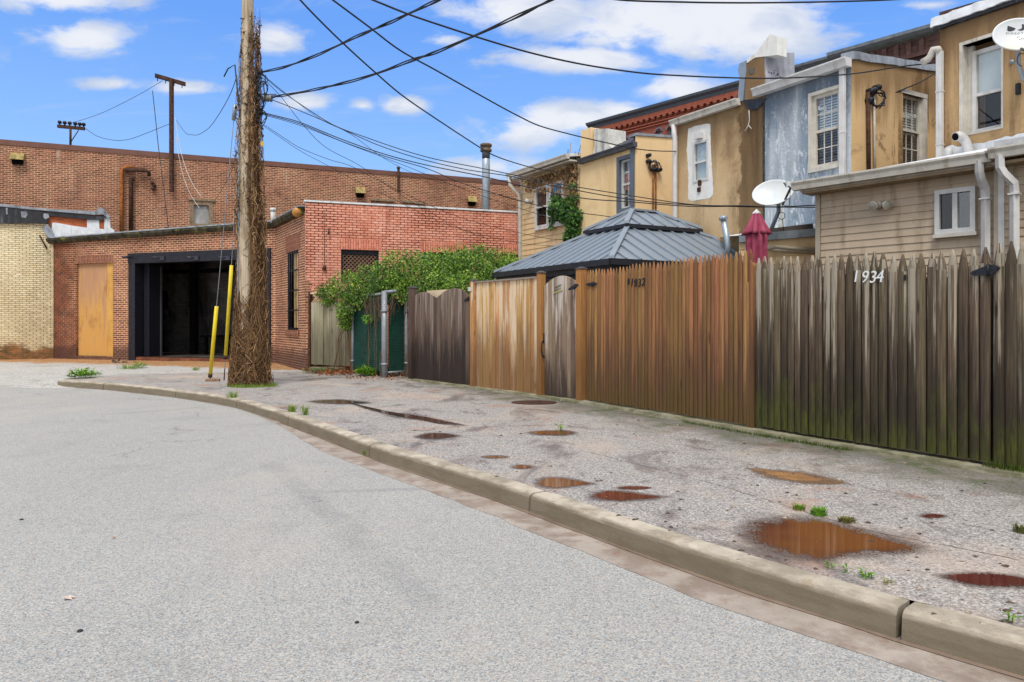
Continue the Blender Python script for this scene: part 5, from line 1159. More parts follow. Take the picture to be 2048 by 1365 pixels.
# ------------------------------------------------------------------ tall brick buildings beyond the rooftops
def tallY(px): return 38 * 1436 / (px + 249)
TP = Plane(1186, tallY(1186), 2300, tallY(2300))
tb = thing('red_brick_building', 'tall red brick building with a grey cornice rising beyond the row houses', 'building', TP.pt(0, 0))
uB = TP.u(1597); zt = TP.z(1330, 207)
ws = []
for x in (1226, 1251, 1318, 1341, 1400, 1424): ws.append((TP.u(x - 6), TP.u(x + 6)))
wz1, wz0 = TP.z(1330, 262), TP.z(1330, 340)
wz1 = zt - 1.2
mb = MB(); mb.panel(TP, 0, uB, 0, zt - .25, [(a, c, wz1 - 1.7, wz1) for a, c in ws], .2); mb.build('wall', B_red, tb)
q = TP.perp(0.0, 12); mb = MB(); mb.face([q.pt(0, 0), q.pt(12, 0), q.pt(12, zt - .3), q.pt(0, zt - .3)]); mb.build('end_wall', B_red, tb)
mb = MB(); mb.section(TP, -.25, uB, [(0, zt - .32), (.06, zt - .3), (.12, zt - .18), (.26, zt - .1), (.3, zt), (-.4, zt + .05), (-.4, zt - .32)]); mb.build('cornice', M_slate, tb)
mb = MB(); n = int(uB / .34)
for i in range(n):
    u = i * .34 + .1; mb.pbox(TP, u, u + .17, zt - .62, zt - .53, .06, .15); mb.pbox(TP, u + .03, u + .14, zt - .68, zt - .621, .04, .11)
mb.pbox(TP, 0, uB, zt - .529, zt - .33, .0, .13); mb.pbox(TP, 0, uB, zt - .8, zt - .74, .0, .08); mb.pbox(TP, 0, uB, zt - .92, zt - .87, .0, .06); mb.build('brick_corbels', m_plain('red_corbel_brick', lin(156, 88, 68), .85, .2, 0, .15, 6), tb)
for a, c in ws:
    m2 = MB(); frame_boxes(m2, TP, a, c, wz1 - 1.7, wz1, .07, -.15, -.08); m2.pbox(TP, a, c, wz1 - .9, wz1 - .84, -.14, -.07); f = m2.build('window', M_slate, tb)
    m2 = MB(); m2.pbox(TP, a + .06, c - .06, wz1 - 1.65, wz1 - .05, -.12, -.11); m2.build('pane', M_glass, f)
    m2 = MB(); m2.pbox(TP, a + .02, c - .02, wz1 - 1.7, wz1, -.19, -.18); m2.build('curtain', M_curtain, f)
    m2 = MB(); mid, wd = (a + c) / 2, (c - a) / 2 + .06; arc = [(mid + wd * math.cos(math.pi * i / 10), wz1 - .06 + .22 * math.sin(math.pi * i / 10)) for i in range(11)]
    m2.poly(TP, arc + [(mid - wd + .07, wz1 - .06)] + [(mid + (wd - .07) * math.cos(math.pi * (10 - i) / 10), wz1 - .06 + .15 * math.sin(math.pi * (10 - i) / 10)) for i in range(1, 10)] + [(mid + wd - .07, wz1 - .06)], .0, .05)
    m2.build('arch', M_slate, f)
mb = MB(); mb.face([TP.pt(-.2, zt - .1, -.3), TP.pt(uB, zt - .1, -.3), TP.pt(uB, zt - .1, -12), TP.pt(-.2, zt - .1, -12)]); mb.build('roof', M_tar, tb)
bb = thing('brown_brick_building', 'dark brown brick building with a panelled parapet beyond the grey house', 'building', TP.pt(uB, 0))
u2 = TP.u(1884)
mb = MB(); mb.panel(TP, uB + .004, u2, 0, zt - .2); mb.build('wall', B_brown, bb)
mb = MB(); mb.section(TP, uB + .004, TP.u(1660), [(0, zt - .22), (.1, zt - .16), (.26, zt - .1), (.3, zt - .02), (-.4, zt + .02), (-.4, zt - .22)]); mb.section(TP, TP.u(1660) + .003, u2, [(0, zt - .12), (.12, zt - .08), (.26, zt), (.3, zt + .1), (-.4, zt + .14), (-.4, zt - .12)]); mb.build('cornice', M_greyflash, bb)
mb = MB(); u = uB + .3
while u < u2 - .3:
    mb.pbox(TP, u, u + .16, zt - .7, zt - .24, .0, .09); u += .42
mb.pbox(TP, uB + .01, u2, zt - .84, zt - .701, .0, .12); u = uB + .3
while u < u2 - .6:
    mb.poly(TP, [(u, zt - 1.08), (u + .3, zt - .95), (u + .6, zt - 1.08), (u + .6, zt - 1.15), (u + .3, zt - 1.02), (u, zt - 1.15)], 0, .07); u += .62
mb.build('brick_panels', B_brown, bb)
b3 = thing('upper_brown_building', 'dark brown brick parapet showing above the brown-tan house', 'building', TP.pt(u2, 0))
z3 = TP.z(1890, 31); mb = MB(); mb.panel(TP, u2 + .004, TP.L, 0, z3 - .02); q = TP.perp(u2 + .004, 10); mb.face([q.pt(0, 0), q.pt(10, 0), q.pt(10, z3 - .02), q.pt(0, z3 - .02)]); mb.build('wall', B_brown, b3)
mb = MB(); mb.pbox(TP, u2 - .05, TP.L, z3 - .03, z3 + .12, -.4, .1); mb.build('coping', B_brown, b3)
mb = MB(); mb.pbox(TP, u2, TP.L, z3 - 1.0, z3 - .9, .0, .08); mb.pbox(TP, u2, TP.L, z3 - .4, z3 - .3, .0, .08); mb.build('brick_band', B_brown, b3)

# ------------------------------------------------------------------ fences
W_orange = m_wood('orange_stained_wood', lin(108, 74, 50), lin(160, 112, 72), lin(76, 56, 40), None, lin(92, 74, 30), 0, .2, 2.4, .36, tint=.8, dark_amt=.8)
W_tan = m_wood('bleached_tan_wood', lin(166, 118, 72), lin(216, 168, 112), lin(104, 74, 50), lin(222, 202, 172), None, 0, .2, 2.2, .3, (.47, .62), tint=.4, dark_amt=.7)
W_brown = m_wood('weathered_dark_wood', lin(76, 60, 52), lin(116, 96, 84), lin(42, 34, 32), lin(150, 136, 124), None, 0, .2, 2.2, .42, (.56, .74), tint=.6, bleach_z=.3)
W_moss = m_wood('mossy_old_pickets', lin(56, 44, 36), lin(106, 90, 72), lin(30, 25, 18), lin(158, 148, 130), lin(80, 86, 26), .9, .2, 2.5, .40, (.56, .72), tint=.9, bleach_z=.36, dark_amt=.76)
W_grey = m_wood('grey_green_boards', lin(120, 112, 90), lin(160, 150, 124), lin(70, 64, 48), lin(176, 168, 142), None, 0, .2, 2.2, .3, tint=.35, dark_amt=.6)
W_gate = m_wood('grey_brown_gate_wood', lin(104, 84, 70), lin(150, 126, 108), lin(56, 44, 38), lin(200, 190, 178), None, 0, .2, 2.2, .58, (.52, .66), tint=.6, bleach_z=.2)
W_post = m_wood('honey_post_wood', lin(140, 98, 52), lin(188, 140, 82), lin(96, 66, 36), None, None, 0, .2, 2.4, .3, tint=.2, dark_amt=.6, knots=False)
M_iron = m_plain('black_hinge_iron', lin(34, 36, 42), .5, .5, .3, .3, 20)
M_capd = m_plain('dark_post_cap', lin(74, 68, 64), .6, .4, 0, .2)
def picket(mb, pl, u, w, z0, z1, tip, d0=0.0, thick=.022, lean=0.0, flat=.0, rot=0.0):
    """half-round stockade picket with a tapered point"""
    ang = [math.pi * k / 6 for k in range(7)]; sec = [(-math.cos(a) * w / 2, d0 + math.sin(a) * thick + math.cos(a) * rot) for a in ang]
    def rowp(z, s, su=0): return [pl.pt(u + x * s + (z - z0) * lean + su, z, d0 + (d - d0) * (.25 + .75 * s) ) for x, d in sec]
    rows = [rowp(z0, 1), rowp(z1 - tip, 1), rowp(z1 - tip * .45, .62), rowp(z1 - .004, .14 + flat)]
    k = len(mb.v); n = len(sec)
    for r in rows: mb.v += r
    for i in range(len(rows) - 1):
        for j in range(n - 1): mb.f.append((k + i * n + j, k + i * n + j + 1, k + (i + 1) * n + j + 1, k + (i + 1) * n + j)); mb.mi.append(0); mb.sm.append(True)
        mb.f.append((k + i * n, k + (i + 1) * n, k + (i + 1) * n + n - 1, k + i * n + n - 1)); mb.mi.append(0); mb.sm.append(False)
    mb.f.append(tuple(k + 3 * n + j for j in range(n))); mb.mi.append(0); mb.sm.append(False)
def board(mb, pl, u0, u1, z0, zt0, zt1, d0, d1):
    mb.prism([pl.pt(u0, z0, d0), pl.pt(u1, z0, d0), pl.pt(u1, z0, d1), pl.pt(u0, z0, d1)], [pl.pt(u0, zt0, d0), pl.pt(u1, zt1, d0), pl.pt(u1, zt1, d1), pl.pt(u0, zt0, d1)])
def post(name, parent, pl, u, w, z0, z1, mat, cap=True, d0=-.03):
    mb = MB(); mb.pbox(pl, u - w / 2, u + w / 2, z0, z1, d0, d0 + w); p = mb.build(name, mat, parent, bevel=.006)
    if cap:
        mb = MB(); e = .012; mb.prism([pl.pt(u - w / 2 - e, z1 + .002, d0 - e), pl.pt(u + w / 2 + e, z1 + .002, d0 - e), pl.pt(u + w / 2 + e, z1 + .002, d0 + w + e), pl.pt(u - w / 2 - e, z1 + .002, d0 + w + e)],
                                    [pl.pt(u - .02, z1 + .035, d0 + w / 2 - .02), pl.pt(u + .02, z1 + .035, d0 + w / 2 - .02), pl.pt(u + .02, z1 + .035, d0 + w / 2 + .02), pl.pt(u - .02, z1 + .035, d0 + w / 2 + .02)])
        mb.pbox(pl, u - w / 2 - e, u + w / 2 + e, z1 - .012, z1 + .0015, d0 - e, d0 + w + e); mb.build('post_cap', M_capd, p)
    return p
def strap_hinge(name, parent, pl, u0, u1, z, d, slope=0.0, h=.035):
    um = u0 + (u1 - u0) * .6
    pts = [(u0, z - .006), (u0 + .03, z - h * .6), (um - .03, z - h + slope * .5), (um, z - h * 1.4 + slope * .6), (u1 - .02, z - h * .5 + slope), (u1, z + slope), (u1 - .02, z + h * .5 + slope), (um, z + h * 1.4 + slope * .6), (um - .03, z + h + slope * .5), (u0 + .03, z + h * .6), (u0, z + .006)]
    mb = MB(); mb.poly(pl, pts, d, d + .008); mb.tube([pl.pt(um, z - h * 1.3 + slope * .6, d + .01), pl.pt(um, z + h * 1.3 + slope * .6, d + .01)], .012, 8)
    for k in (.15, .35, .75, .92): mb.lathe(pl.pt(u0 + (u1 - u0) * k, z + slope * k, d + .008), pl.n, [(0, 0), (.009, 0), (.006, .006), (0, .007)], 8)
    return mb.build(name, M_iron, parent)
def text_on(name, parent, pl, txt, u, z, size, d, mat, shear=0.0, ext=.004, slope=0.0):
    cu = D.curves.new('lettering', 'FONT'); cu.body = txt; cu.size = size; cu.shear = shear; cu.extrude = ext; cu.align_x = 'CENTER'; cu.resolution_u = 3
    to = D.objects.new('lettering', cu); COL.objects.link(to); bpy.context.view_layer.update()
    me = D.meshes.new_from_object(to.evaluated_get(bpy.context.evaluated_depsgraph_get()))
    D.objects.remove(to); sgn = 1 if pl.t.x > 0 else -1
    mb = MB(); vs = [pl.pt(u + sgn * v.co.x, z + v.co.y + slope * v.co.x, d + v.co.z) for v in me.vertices]; mb.raw(vs, [tuple(p.vertices) for p in me.polygons]); D.meshes.remove(me)
    return mb.build(name, mat, parent)
zb = .215
# low concrete kerb under the fences
FA = Plane(826, 17.5, 942, 15.55); FB = Plane(943, 15.53, 1165, 12.64)
mb = MB()
for pl, a, c in ((FA, -.05, FA.L), (FB, 0, FB.L), (FP, 0, FP.L + 14)):
    n = max(2, int((c - a) / .5))
    for i in range(n):
        x0, x1 = a + (c - a) * i / n, a + (c - a) * (i + 1) / n; w0, w1 = [.14 + .012 * mnoise.noise(V3((x * 1.3, 5, pl.L))) for x in (x0, x1)]; h0, h1_ = [.2 + .008 * mnoise.noise(V3((x * 1.1, 9, pl.L))) for x in (x0, x1)]
        mb.prism([pl.pt(x0, .08, -.12), pl.pt(x1, .08, -.12), pl.pt(x1, .08, w1 + .02), pl.pt(x0, .08, w0 + .02)], [pl.pt(x0, h0, -.12), pl.pt(x1, h1_, -.12), pl.pt(x1, h1_ - .01, w1), pl.pt(x0, h0 - .01, w0)])
struct(mb.build('fence_kerb', M_sill))
# dark mossy picket fence, gate of the same pickets, and the run beyond it
def picket_run(parent, pl, u0, u1, pitch, w, zlo, ztop, tip, mat, jit=.012, lean=.004, flat=0.0, skip=0.0, thick=.0225):
    mb = MB(); n_ = max(1, round((u1 - u0) / pitch)); st_ = (u1 - u0) / n_
    for k_ in range(n_):
        u = u0 + st_ * (k_ + .5) + st_ * R.uniform(-.03, .03)
        picket(mb, pl, u, w * R.uniform(.96, 1.05), zlo + R.uniform(0, .02), ztop(u) + R.uniform(-jit, jit), tip * R.uniform(.85, 1.15), R.uniform(-.004, .004), thick * R.uniform(.85, 1.15), R.uniform(-lean, lean), flat * R.random(), R.uniform(-.006, .006))
    return mb.build('pickets', mat, parent)
def rails(parent, pl, u0, u1, zs, mat, d=-.06):
    mb = MB()
    for z in zs: mb.pbox(pl, u0, u1, z - .035, z + .035, d, d + .045)
    return mb.build('rails', mat, parent)
uo0, uo1 = FP.u(1173), FP.u(1509); um1, um2 = FP.u(1776), FP.u(1984)
fo = thing('orange_stockade_fence', 'orange-brown stained stockade fence with dark numerals 1932', 'fence', FP.pt((uo0 + uo1) / 2, SW))
zoL, zoR = FP.z(1180, 541), FP.z(1500, 499)
picket_run(fo, FP, uo0, uo1 - .02, .082, .085, zb, lambda u: zoL + (zoR - zoL) * (u - uo0) / (uo1 - uo0) + .012 * math.sin(u * 5), .13, W_orange, thick=.03)
rails(fo, FP, uo0, uo1, (.5, 1.3, zoL - .16), W_orange)
mb = MB()
for x in (1222, 1294, 1499): a = FP.u(x); mb.pbox(FP, a - .02, a + .03, zb - .02, FP.z(x, 700) if x < 1400 else 2.0, -.01, .03)
mb.build('joint_battens', W_orange, fo)
mb = MB(); board(mb, FP, uo1 - .035, uo1 + .01, zb - .04, 2.27, 2.2, -.02, .035); mb.build('end_post', W_orange, fo)
strap_hinge('hinge', fo, FP, FP.u(1176), FP.u(1198), FP.z(1187, 569), .036, 0, .03)
for ch, x, y in (('1', 1267, 573), ('9', 1274, 574), ('3', 1282, 573.5), ('2', 1290, 572)): text_on('numeral', fo, FP, ch, FP.u(x), FP.z(x, y), .17, .037, M_iron, .2)
mb = MB(); mb.pbox(FP, FP.u(1259), FP.u(1262), FP.z(1260, 569), FP.z(1260, 558), .026, .041); mb.build('latch_plate', M_iron, fo)
fm = thing('mossy_picket_fence', 'dark mossy pointed picket fence with white numerals 1934', 'fence', FP.pt((uo1 + um1) / 2, SW))
zm0, zm1 = FP.z(1516, 514), FP.z(1768, 504)
picket_run(fm, FP, uo1 + .02, um1, .097, .099, zb, lambda u: zm0 + (zm1 - zm0) * (u - uo1) / (um1 - uo1), .17, W_moss, .010, .004, .12, thick=.027)
rails(fm, FP, uo1, um1, (.5, 1.2, 1.9), W_moss)
M_num = m_plain('white_numeral_paint', lin(226, 226, 222), .4, .5, 0, .05)
for ch, x, y in (('1', 1715, 564.5), ('9', 1733.5, 565.5), ('3', 1749.5, 566), ('4', 1763, 565)): text_on('numeral', fm, FP, ch, FP.u(x), FP.z(x, y), .178, .036, M_num, .18)
# backing pickets behind the gaps
mb = MB(); u = uo1 + .07
while u < FP.L: picket(mb, FP, u, .104, zb, 2.06 + R.uniform(-.04, .03), .14, -.105, -.02); u += .097
mb.build('back_pickets', W_moss, fm)
fg = thing('mossy_picket_gate', 'mossy picket gate hung on a black strap hinge, right of the white numerals', 'gate', FP.pt((um1 + um2) / 2, SW))
zg0_, zg1_ = FP.z(1782, 512), FP.z(1978, 492.5)
picket_run(fg, FP, um1 + .012, um2 - .005, .098, .100, zb + .01, lambda u: zg0_ + (zg1_ - zg0_) * (u - um1) / (um2 - um1), .17, W_moss, .009, .004, .12, thick=.027)
rails(fg, FP, um1 + .02, um2 - .02, (.55, 1.9), W_moss)
mb = MB()
for (u, z, l, h) in ((FP.u(1950), FP.z(1950, 547), FP.u(2006) - FP.u(1950), .02),): pass
strap_hinge('hinge', fg, FP, FP.u(1946), FP.u(2006), FP.z(1946, 547.5), .036, FP.z(2006, 537) - FP.z(1946, 547.5) + .0, .04)
mb = MB(); mb.pbox(FP, FP.u(1812), FP.u(1816), FP.z(1814, 562), FP.z(1814, 550), .026, .034); mb.build('latch_plate', M_iron, fg)
fr = thing('end_picket_fence', 'tallest mossy pickets at the right edge beside the strap hinge', 'fence', FP.pt(um2 + 2, SW))
zr_ = FP.z(1997, 485)
picket_run(fr, FP, um2 + .012, FP.L + 6, .102, .104, zb, lambda u: zr_, .2, W_moss, .015, .005, .1); rails(fr, FP, um2 + .02, FP.L + 6, (.5, 1.2, 1.9), W_moss)
# tan board fence, its posts and the arched gate
ft = thing('tan_board_fence', 'pale tan vertical board fence under a flat cap rail', 'fence', FB.pt(.8, SW))
ub0, ub1 = FB.u(955), FB.u(1079); zt0, zt1 = FB.z(955, 567), FB.z(1079, 557)
mb = MB(); u = ub0; k = 0
zT = lambda u: zt0 + (zt1 - zt0) * (u - ub0) / (ub1 - ub0)
while u < ub1 - .02:
    w_ = min(.118 * R.uniform(.95, 1.05), ub1 - u); dj = R.uniform(-.004, .006) + (.012 if k % 2 else 0)
    board(mb, FB, u + .002, u + w_ - .002, zb - .03, zT(u), zT(u + w_), dj, dj + .018); u += w_; k += 1
mb.build('boards', W_tan, ft)
mb = MB(); mb.prism([FB.pt(ub0 - .03, zt0 + .002, -.06), FB.pt(ub1, zt1 + .002, -.06), FB.pt(ub1, zt1 + .002, .06), FB.pt(ub0 - .03, zt0 + .002, .06)], [FB.pt(ub0 - .03, zt0 + .035, -.06), FB.pt(ub1, zt1 + .035, -.06), FB.pt(ub1, zt1 + .035, .06), FB.pt(ub0 - .03, zt0 + .035, .06)]); mb.build('cap_rail', W_brown, ft)
rails(ft, FB, ub0, ub1, (.5, 1.2, 1.95), W_tan, -.05)
p_ = post('post', ft, FB, FB.u(950), .12, .17, FB.z(951, 562), W_tan)
mb = MB(); a = FB.u(947); mb.pbox(FB, a - .06, a + .1, FB.z(948, 583), FB.z(948, 575), .09, .1); mb.build('name_plate', M_white_old, ft)
post('post', ft, FB, FB.u(1085), .12, .17, FB.z(1085, 546), W_post)
ag = thing('arched_gate', 'single grey-brown board gate with arched top, between two honey-coloured posts', 'gate', FB.pt(FB.u(1124), SW))
ga0, ga1 = FB.u(1091), FB.u(1159)
def arch(u): x = (u - ga0) / (ga1 - ga0); return FB.z(1124, 571) + (FB.z(1124, 552) - FB.z(1124, 571)) * math.sin(math.pi * min(1, max(0, x * .96 + .02))) ** .9
mb = MB(); nb = 9
for i in range(nb):
    a, c = ga0 + (ga1 - ga0) * i / nb, ga0 + (ga1 - ga0) * (i + 1) / nb; dj = R.uniform(-.003, .004); m_ = 4
    tops = [(a + .0015 + (c - a - .003) * k / m_, arch(a + (c - a) * k / m_)) for k in range(m_ + 1)]
    mb.poly(FB, [(a + .0015, zb), (c - .0015, zb)] + tops[::-1], dj, dj + .02)
mb.build('boards', W_gate, ag); rails(ag, FB, ga0 + .02, ga1 - .02, (.5, 1.85), W_gate, -.05)
strap_hinge('hinge', ag, FB, FB.u(1146), FB.u(1167), FB.z(1150, 579), .1, .06, .035)
mb = MB(); u = FB.u(1089); z = FB.z(1089, 700); mb.tube([FB.pt(u, z + .16, .03), FB.pt(u + .01, z + .13, .07), FB.pt(u + .015, z, .085), FB.pt(u + .03, z - .1, .06), FB.pt(u + .04, z - .14, .03)], .012, 8); mb.pbox(FB, u - .02, u + .03, z + .12, z + .3, .022, .03); mb.build('pull_handle', M_iron, ag)
mb = MB(); a, z = FB.uz(1110, 588); c, z2 = FB.uz(1128, 580); mb.prism([FB.pt(a, z, .026), FB.pt(c, z + .05, .026), FB.pt(c, z + .05, .034), FB.pt(a, z, .034)], [FB.pt(a, z2 - .04, .026), FB.pt(c, z2 + .0, .026), FB.pt(c, z2, .034), FB.pt(a, z2 - .04, .034)]); sg = mb.build('notice_plate', m_plain('yellow_green_plate', lin(170, 168, 84), .5, .4, 0, .1), ag)
mb = MB()
for r, (n_, w_) in enumerate(((7, .018), (8, .013))):
    for k in range(n_):
        uu = a + .03 + (c - a - .06) * k / n_; zz = z + .085 - r * .05 + .05 * (k / n_); mb.pbox(FB, uu, uu + w_, zz, zz + (.03 if r == 0 else .018), .0345, .0365)
mb.build('worn_lettering', m_plain('faded_ink', lin(92, 92, 50), .7), sg)
post('post', ag, FB, FB.u(1166) , .135, .17, FB.z(1167, 538), W_post)
# dark double gate with scalloped top
dg = thing('scalloped_gate', 'dark weathered double gate with two scalloped humps, next to the green chain-link', 'gate', FA.pt(FA.L / 2, SW))
tops = [(828, 597), (834, 589), (841, 585.5), (850, 584), (858, 586), (866, 591), (874, 597), (880, 592), (888, 585), (897, 580), (906, 577.5), (913, 577), (922, 578.5), (931, 583), (940, 593)]
def gtop(px):
    for (a, ya), (c, yc) in zip(tops[:-1], tops[1:]):
        if a <= px <= c: return ya + (yc - ya) * (px - a) / (c - a)
    return tops[0][1] if px < 828 else tops[-1][1]
for x0, x1 in ((829, 882), (883, 940)):
    mb = MB(); a0, a1 = FA.u(x0), FA.u(x1); nb = 8
    for i in range(nb):
        a, c = a0 + (a1 - a0) * i / nb, a0 + (a1 - a0) * (i + 1) / nb; dj = R.uniform(-.003, .004)
        tp = []
        for k in range(4):
            u = a + .0015 + (c - a - .003) * k / 3; p = FA.pt(u, 1); px = CX + F * p.x / p.y; tp.append((u, FA.z(px, gtop(px))))
        mb.poly(FA, [(a + .0015, zb - .02), (c - .0015, zb - .02)] + tp[::-1], dj, dj + .02)
    lf = mb.build('gate_leaf', W_brown, dg)
    if x0 == 883: strap_hinge('hinge', lf, FA, FA.u(931), FA.u(944), FA.z(936, 601), .03, .05, .03)
rails(dg, FA, .1, FA.L - .05, (.5, 1.9), W_brown, -.05)
post('post', dg, FA, FA.u(828.5), .15, .16, FA.z(828, 576), W_brown)
mb = MB(); a, c = FA.u(844), FA.u(905); mb.pbox(FA, a, c, FA.z(870, 596), FA.z(870, 580), -.16, -.13); mb.build('rear_board', W_tan, dg)
# grey board fence at the garage corner
GB = Plane(622, 20.75, 706, 20.05)
gf = thing('grey_board_fence', 'grey-green board fence with lattice top beside the garage corner', 'fence', GB.pt(.6, SW))
mb = MB(); nb = 13
for i in range(nb):
    a, c = .02 + (GB.L - .04) * i / nb, .02 + (GB.L - .04) * (i + 1) / nb; dj = R.uniform(-.01, .012); board(mb, GB, a + .002, c - .002, .33 + R.uniform(-.01, .01), 2.05 + R.uniform(-.02, .02), 2.05, dj, dj + .018)
mb.build('boards', W_grey, gf); rails(gf, GB, 0, GB.L, (.55, 1.8), W_grey, -.06)
mb = MB(); mb.pbox(GB, 0, GB.L, 2.28, 2.32, -.03, .03)
for i in range(30):
    u = -.25 + i * .06
    for s_ in (1, -1):
        a, c = (u, u + .25) if s_ > 0 else (u + .25, u)
        if 0 < u < GB.L - .27: mb.prism([GB.pt(a, 2.06, .0 + .008 * s_), GB.pt(a + .025, 2.06, .008 * s_), GB.pt(a + .025, 2.06, .006 + .008 * s_), GB.pt(a, 2.06, .006 + .008 * s_)], [GB.pt(c, 2.28, .008 * s_), GB.pt(c + .025, 2.28, .008 * s_), GB.pt(c + .025, 2.28, .006 + .008 * s_), GB.pt(c, 2.28, .006 + .008 * s_)])
mb.build('lattice_top', W_tan, gf)
mb = MB(); mb.pbox(GB, .05, .7, .1, .27, -.1, .12); mb.pbox(GB, .72, 1.2, .1, .29, -.1, .1); mb.build('concrete_blocks', M_sill, gf)
mb = MB(); mb.pbox(GB, -.06, 0.0, .1, 2.35, -.04, .04); mb.build('rust_post', M_rust, gf)
# chain-link fence with green privacy mesh
C1 = Plane(707, 20.0, 771, 18.35); C2 = Plane(774, 18.4, 811, 18.85)
M_green = None
m_, b_ = MAT('green_privacy_mesh'); uv = b_.uv(); rz = b_.comb(b_.math('ADD', b_.sep(uv)[0], b_.sep(uv)[1]), b_.math('SUBTRACT', b_.sep(uv)[0], b_.sep(uv)[1]))
ck = b_.n('ShaderNodeTexChecker'); b_.put(ck.inputs[0], rz); ck.inputs['Scale'].default_value = 18; 
slat = b_.math('SINE', b_.math('MULTIPLY', b_.sep(uv)[1], 130.0))
col = b_.mix(b_.mr(b_.noise(uv, 3, 5), .3, .7), lin(14, 62, 54), lin(26, 84, 70)); col = b_.mix(b_.math('MULTIPLY', ck.outputs['Fac'], .35), col, lin(14, 48, 42))
b_.out(col, .5, b_.bump(slat, .5, .01), .4); M_green = m_
M_galv = m_plain('grey_galvanised_tube', lin(150, 154, 160), .5, .5, .3, .2, 6, lin(110, 106, 100))
cf = thing('chain_link_fence', 'chain-link fence and gate with green privacy mesh on galvanised posts', 'fence', C1.pt(.8, SW))
for pl, top in ((C1, 2.2), (C2, 2.12)):
    mb = MB(); mb.pbox(pl, .05, pl.L - .05, .28, top - .05, -.008, .008); mb.build('mesh_panel', M_green, cf)
    mb = MB(); stp = .075; L_ = pl.L - .08; H_ = top - .3
    k = -int(H_ / stp)
    while k * stp < L_:
        for s_ in (1, -1):
            a = k * stp; x0, z0 = max(0, a), max(0, -a); x1 = min(L_, a + H_); z1 = x1 - a
            if x1 - x0 > .02:
                if s_ < 0: x0, x1 = L_ - x0, L_ - x1
                mb.tube([pl.pt(.04 + x0, .29 + z0, .014), pl.pt(.04 + x1, .29 + z1, .014)], .0025, 3, caps=False)
        k += 1
    mb.build('wire_mesh', m_plain('green_vinyl_wire', lin(28, 78, 66), .5, .4), cf)
for pl, u, r, top in ((C1, .02, .04, 2.15), (C1, C1.L, .07, 2.26), (C2, C2.L, .045, 2.15), (C2, C2.L + .12, .04, 1.95)):
    mb = MB(); mb.tube([pl.pt(u, .1, .03), pl.pt(u, 1.0, .03), pl.pt(u, top, .03)], r, 12)
    for z in (.45, 1.75): mb.lathe(pl.pt(u, z, .03), ZUP, [(r, 0), (r + .02, 0), (r + .02, .05), (r, .05)], 12)
    mb.build('post', M_galv, cf)
mb = MB(); mb.tube([C1.pt(0, 2.17, .03), C1.pt(C1.L, 2.2, .03)], .03, 8); mb.build('rail', M_galv, cf); mb = MB(); mb.tube([C1.pt(C1.L, 2.24, .03), C1.pt(C1.L + .0, 2.24, .03) + V3((.3, 0, .02))], .04, 10); mb.tube([C2.pt(0, .27, .02), C2.pt(C2.L, .27, .02)], .025, 8); mb.build('rail', M_galv, cf)
mb = MB()
for k in range(5): z = .3 + k * .33; mb.obox(C2.pt(C2.L + .05, z, -.02), C2.t * .25, C2.n * .05, ZUP * .1)
mb.build('gap_boards', W_brown, cf)

# ------------------------------------------------------------------ gazebo
gu_, gv_ = V3((-.484, .875, 0)).normalized(), V3((.875, .484, 0)).normalized(); gC = V3((2.8, 16.1, 0))
gz = thing('gazebo', 'hardtop gazebo with two-tier ribbed grey metal roof behind the fence', 'gazebo', gC)
M_roofm = m_plain('grey_blue_roof_metal', lin(146, 156, 166), .42, .5, .35, .07, 1.5); M_gz = m_plain('charcoal_gazebo_metal', lin(44, 46, 52), .45, .5, .3, .1)
def rect(hu_, hv_, z): return [gC - gu_ * hu_ - gv_ * hv_ + ZUP * z, gC + gu_ * hu_ - gv_ * hv_ + ZUP * z, gC + gu_ * hu_ + gv_ * hv_ + ZUP * z, gC - gu_ * hu_ + gv_ * hv_ + ZUP * z]
def hip(name_, e, t, sp_, mat, hr=.035, rw=.03):
    mb = MB(); rb = MB()
    for i in range(4):
        a, c, d, f = e[i], e[(i + 1) % 4], t[(i + 1) % 4], t[i]; mb.face([a, c, d, f] if (d - f).length > .01 else [a, c, d])
        L_ = (c - a).length; ex = (c - a) / L_; s0 = (f - a); ins0 = s0.dot(ex); ins1 = (c - d).dot(ex); up = s0 - ex * ins0; nrm = ex.cross(up).normalized()
        if nrm.z < 0: nrm = -nrm
        n = int(L_ / sp_)
        for k in range(1, n):
            x = L_ * k / n; fr = min(1, x / max(ins0, 1e-3), (L_ - x) / max(ins1, 1e-3)); p = a + ex * x
            rb.obox(p - ex * rw / 2, ex * rw, up * fr, nrm * hr)
        # hip caps
        h0, h1 = a + ZUP * .01, f + ZUP * .01; sd_ = (h1 - h0); wv = sd_.cross(ZUP).normalized() * .05
        rb.obox(h0 - wv, sd_, wv * 2, ZUP * .05)
    r = mb.build(name_, mat, gz); rb.build('ribs', mat, r); return r
e0, t0 = rect(2.19, 2.44, 2.60), rect(.62, .87, 3.42); hip('lower_roof', e0, t0, .31, M_roofm)
e1_, t1_ = rect(.74, 1.0, 3.47), rect(.03, .29, 3.87); hip('upper_roof', e1_, t1_, .31, M_roofm)
mb = MB(); mb.obox(t1_[0] - gu_ * .08 - gv_ * .06, gu_ * .22, gv_ * .72, ZUP * .04); mb.build('ridge_cap', M_roofm, gz)
def fascia(name_, r0, zlo, zhi, th, mat):
    mb = MB()
    for i in range(4):
        a, c = r0[i], r0[(i + 1) % 4]; ex = (c - a).normalized(); nn = V3((ex.y, -ex.x, 0))
        if nn.dot(a - gC) < 0: nn = -nn
        q = a - ex * th; L_ = (c - a).length + 2 * th; mb.obox(V3((q.x, q.y, zlo)), ex * L_, nn * th, ZUP * (zhi - zlo))
    return mb.build(name_, mat, gz)
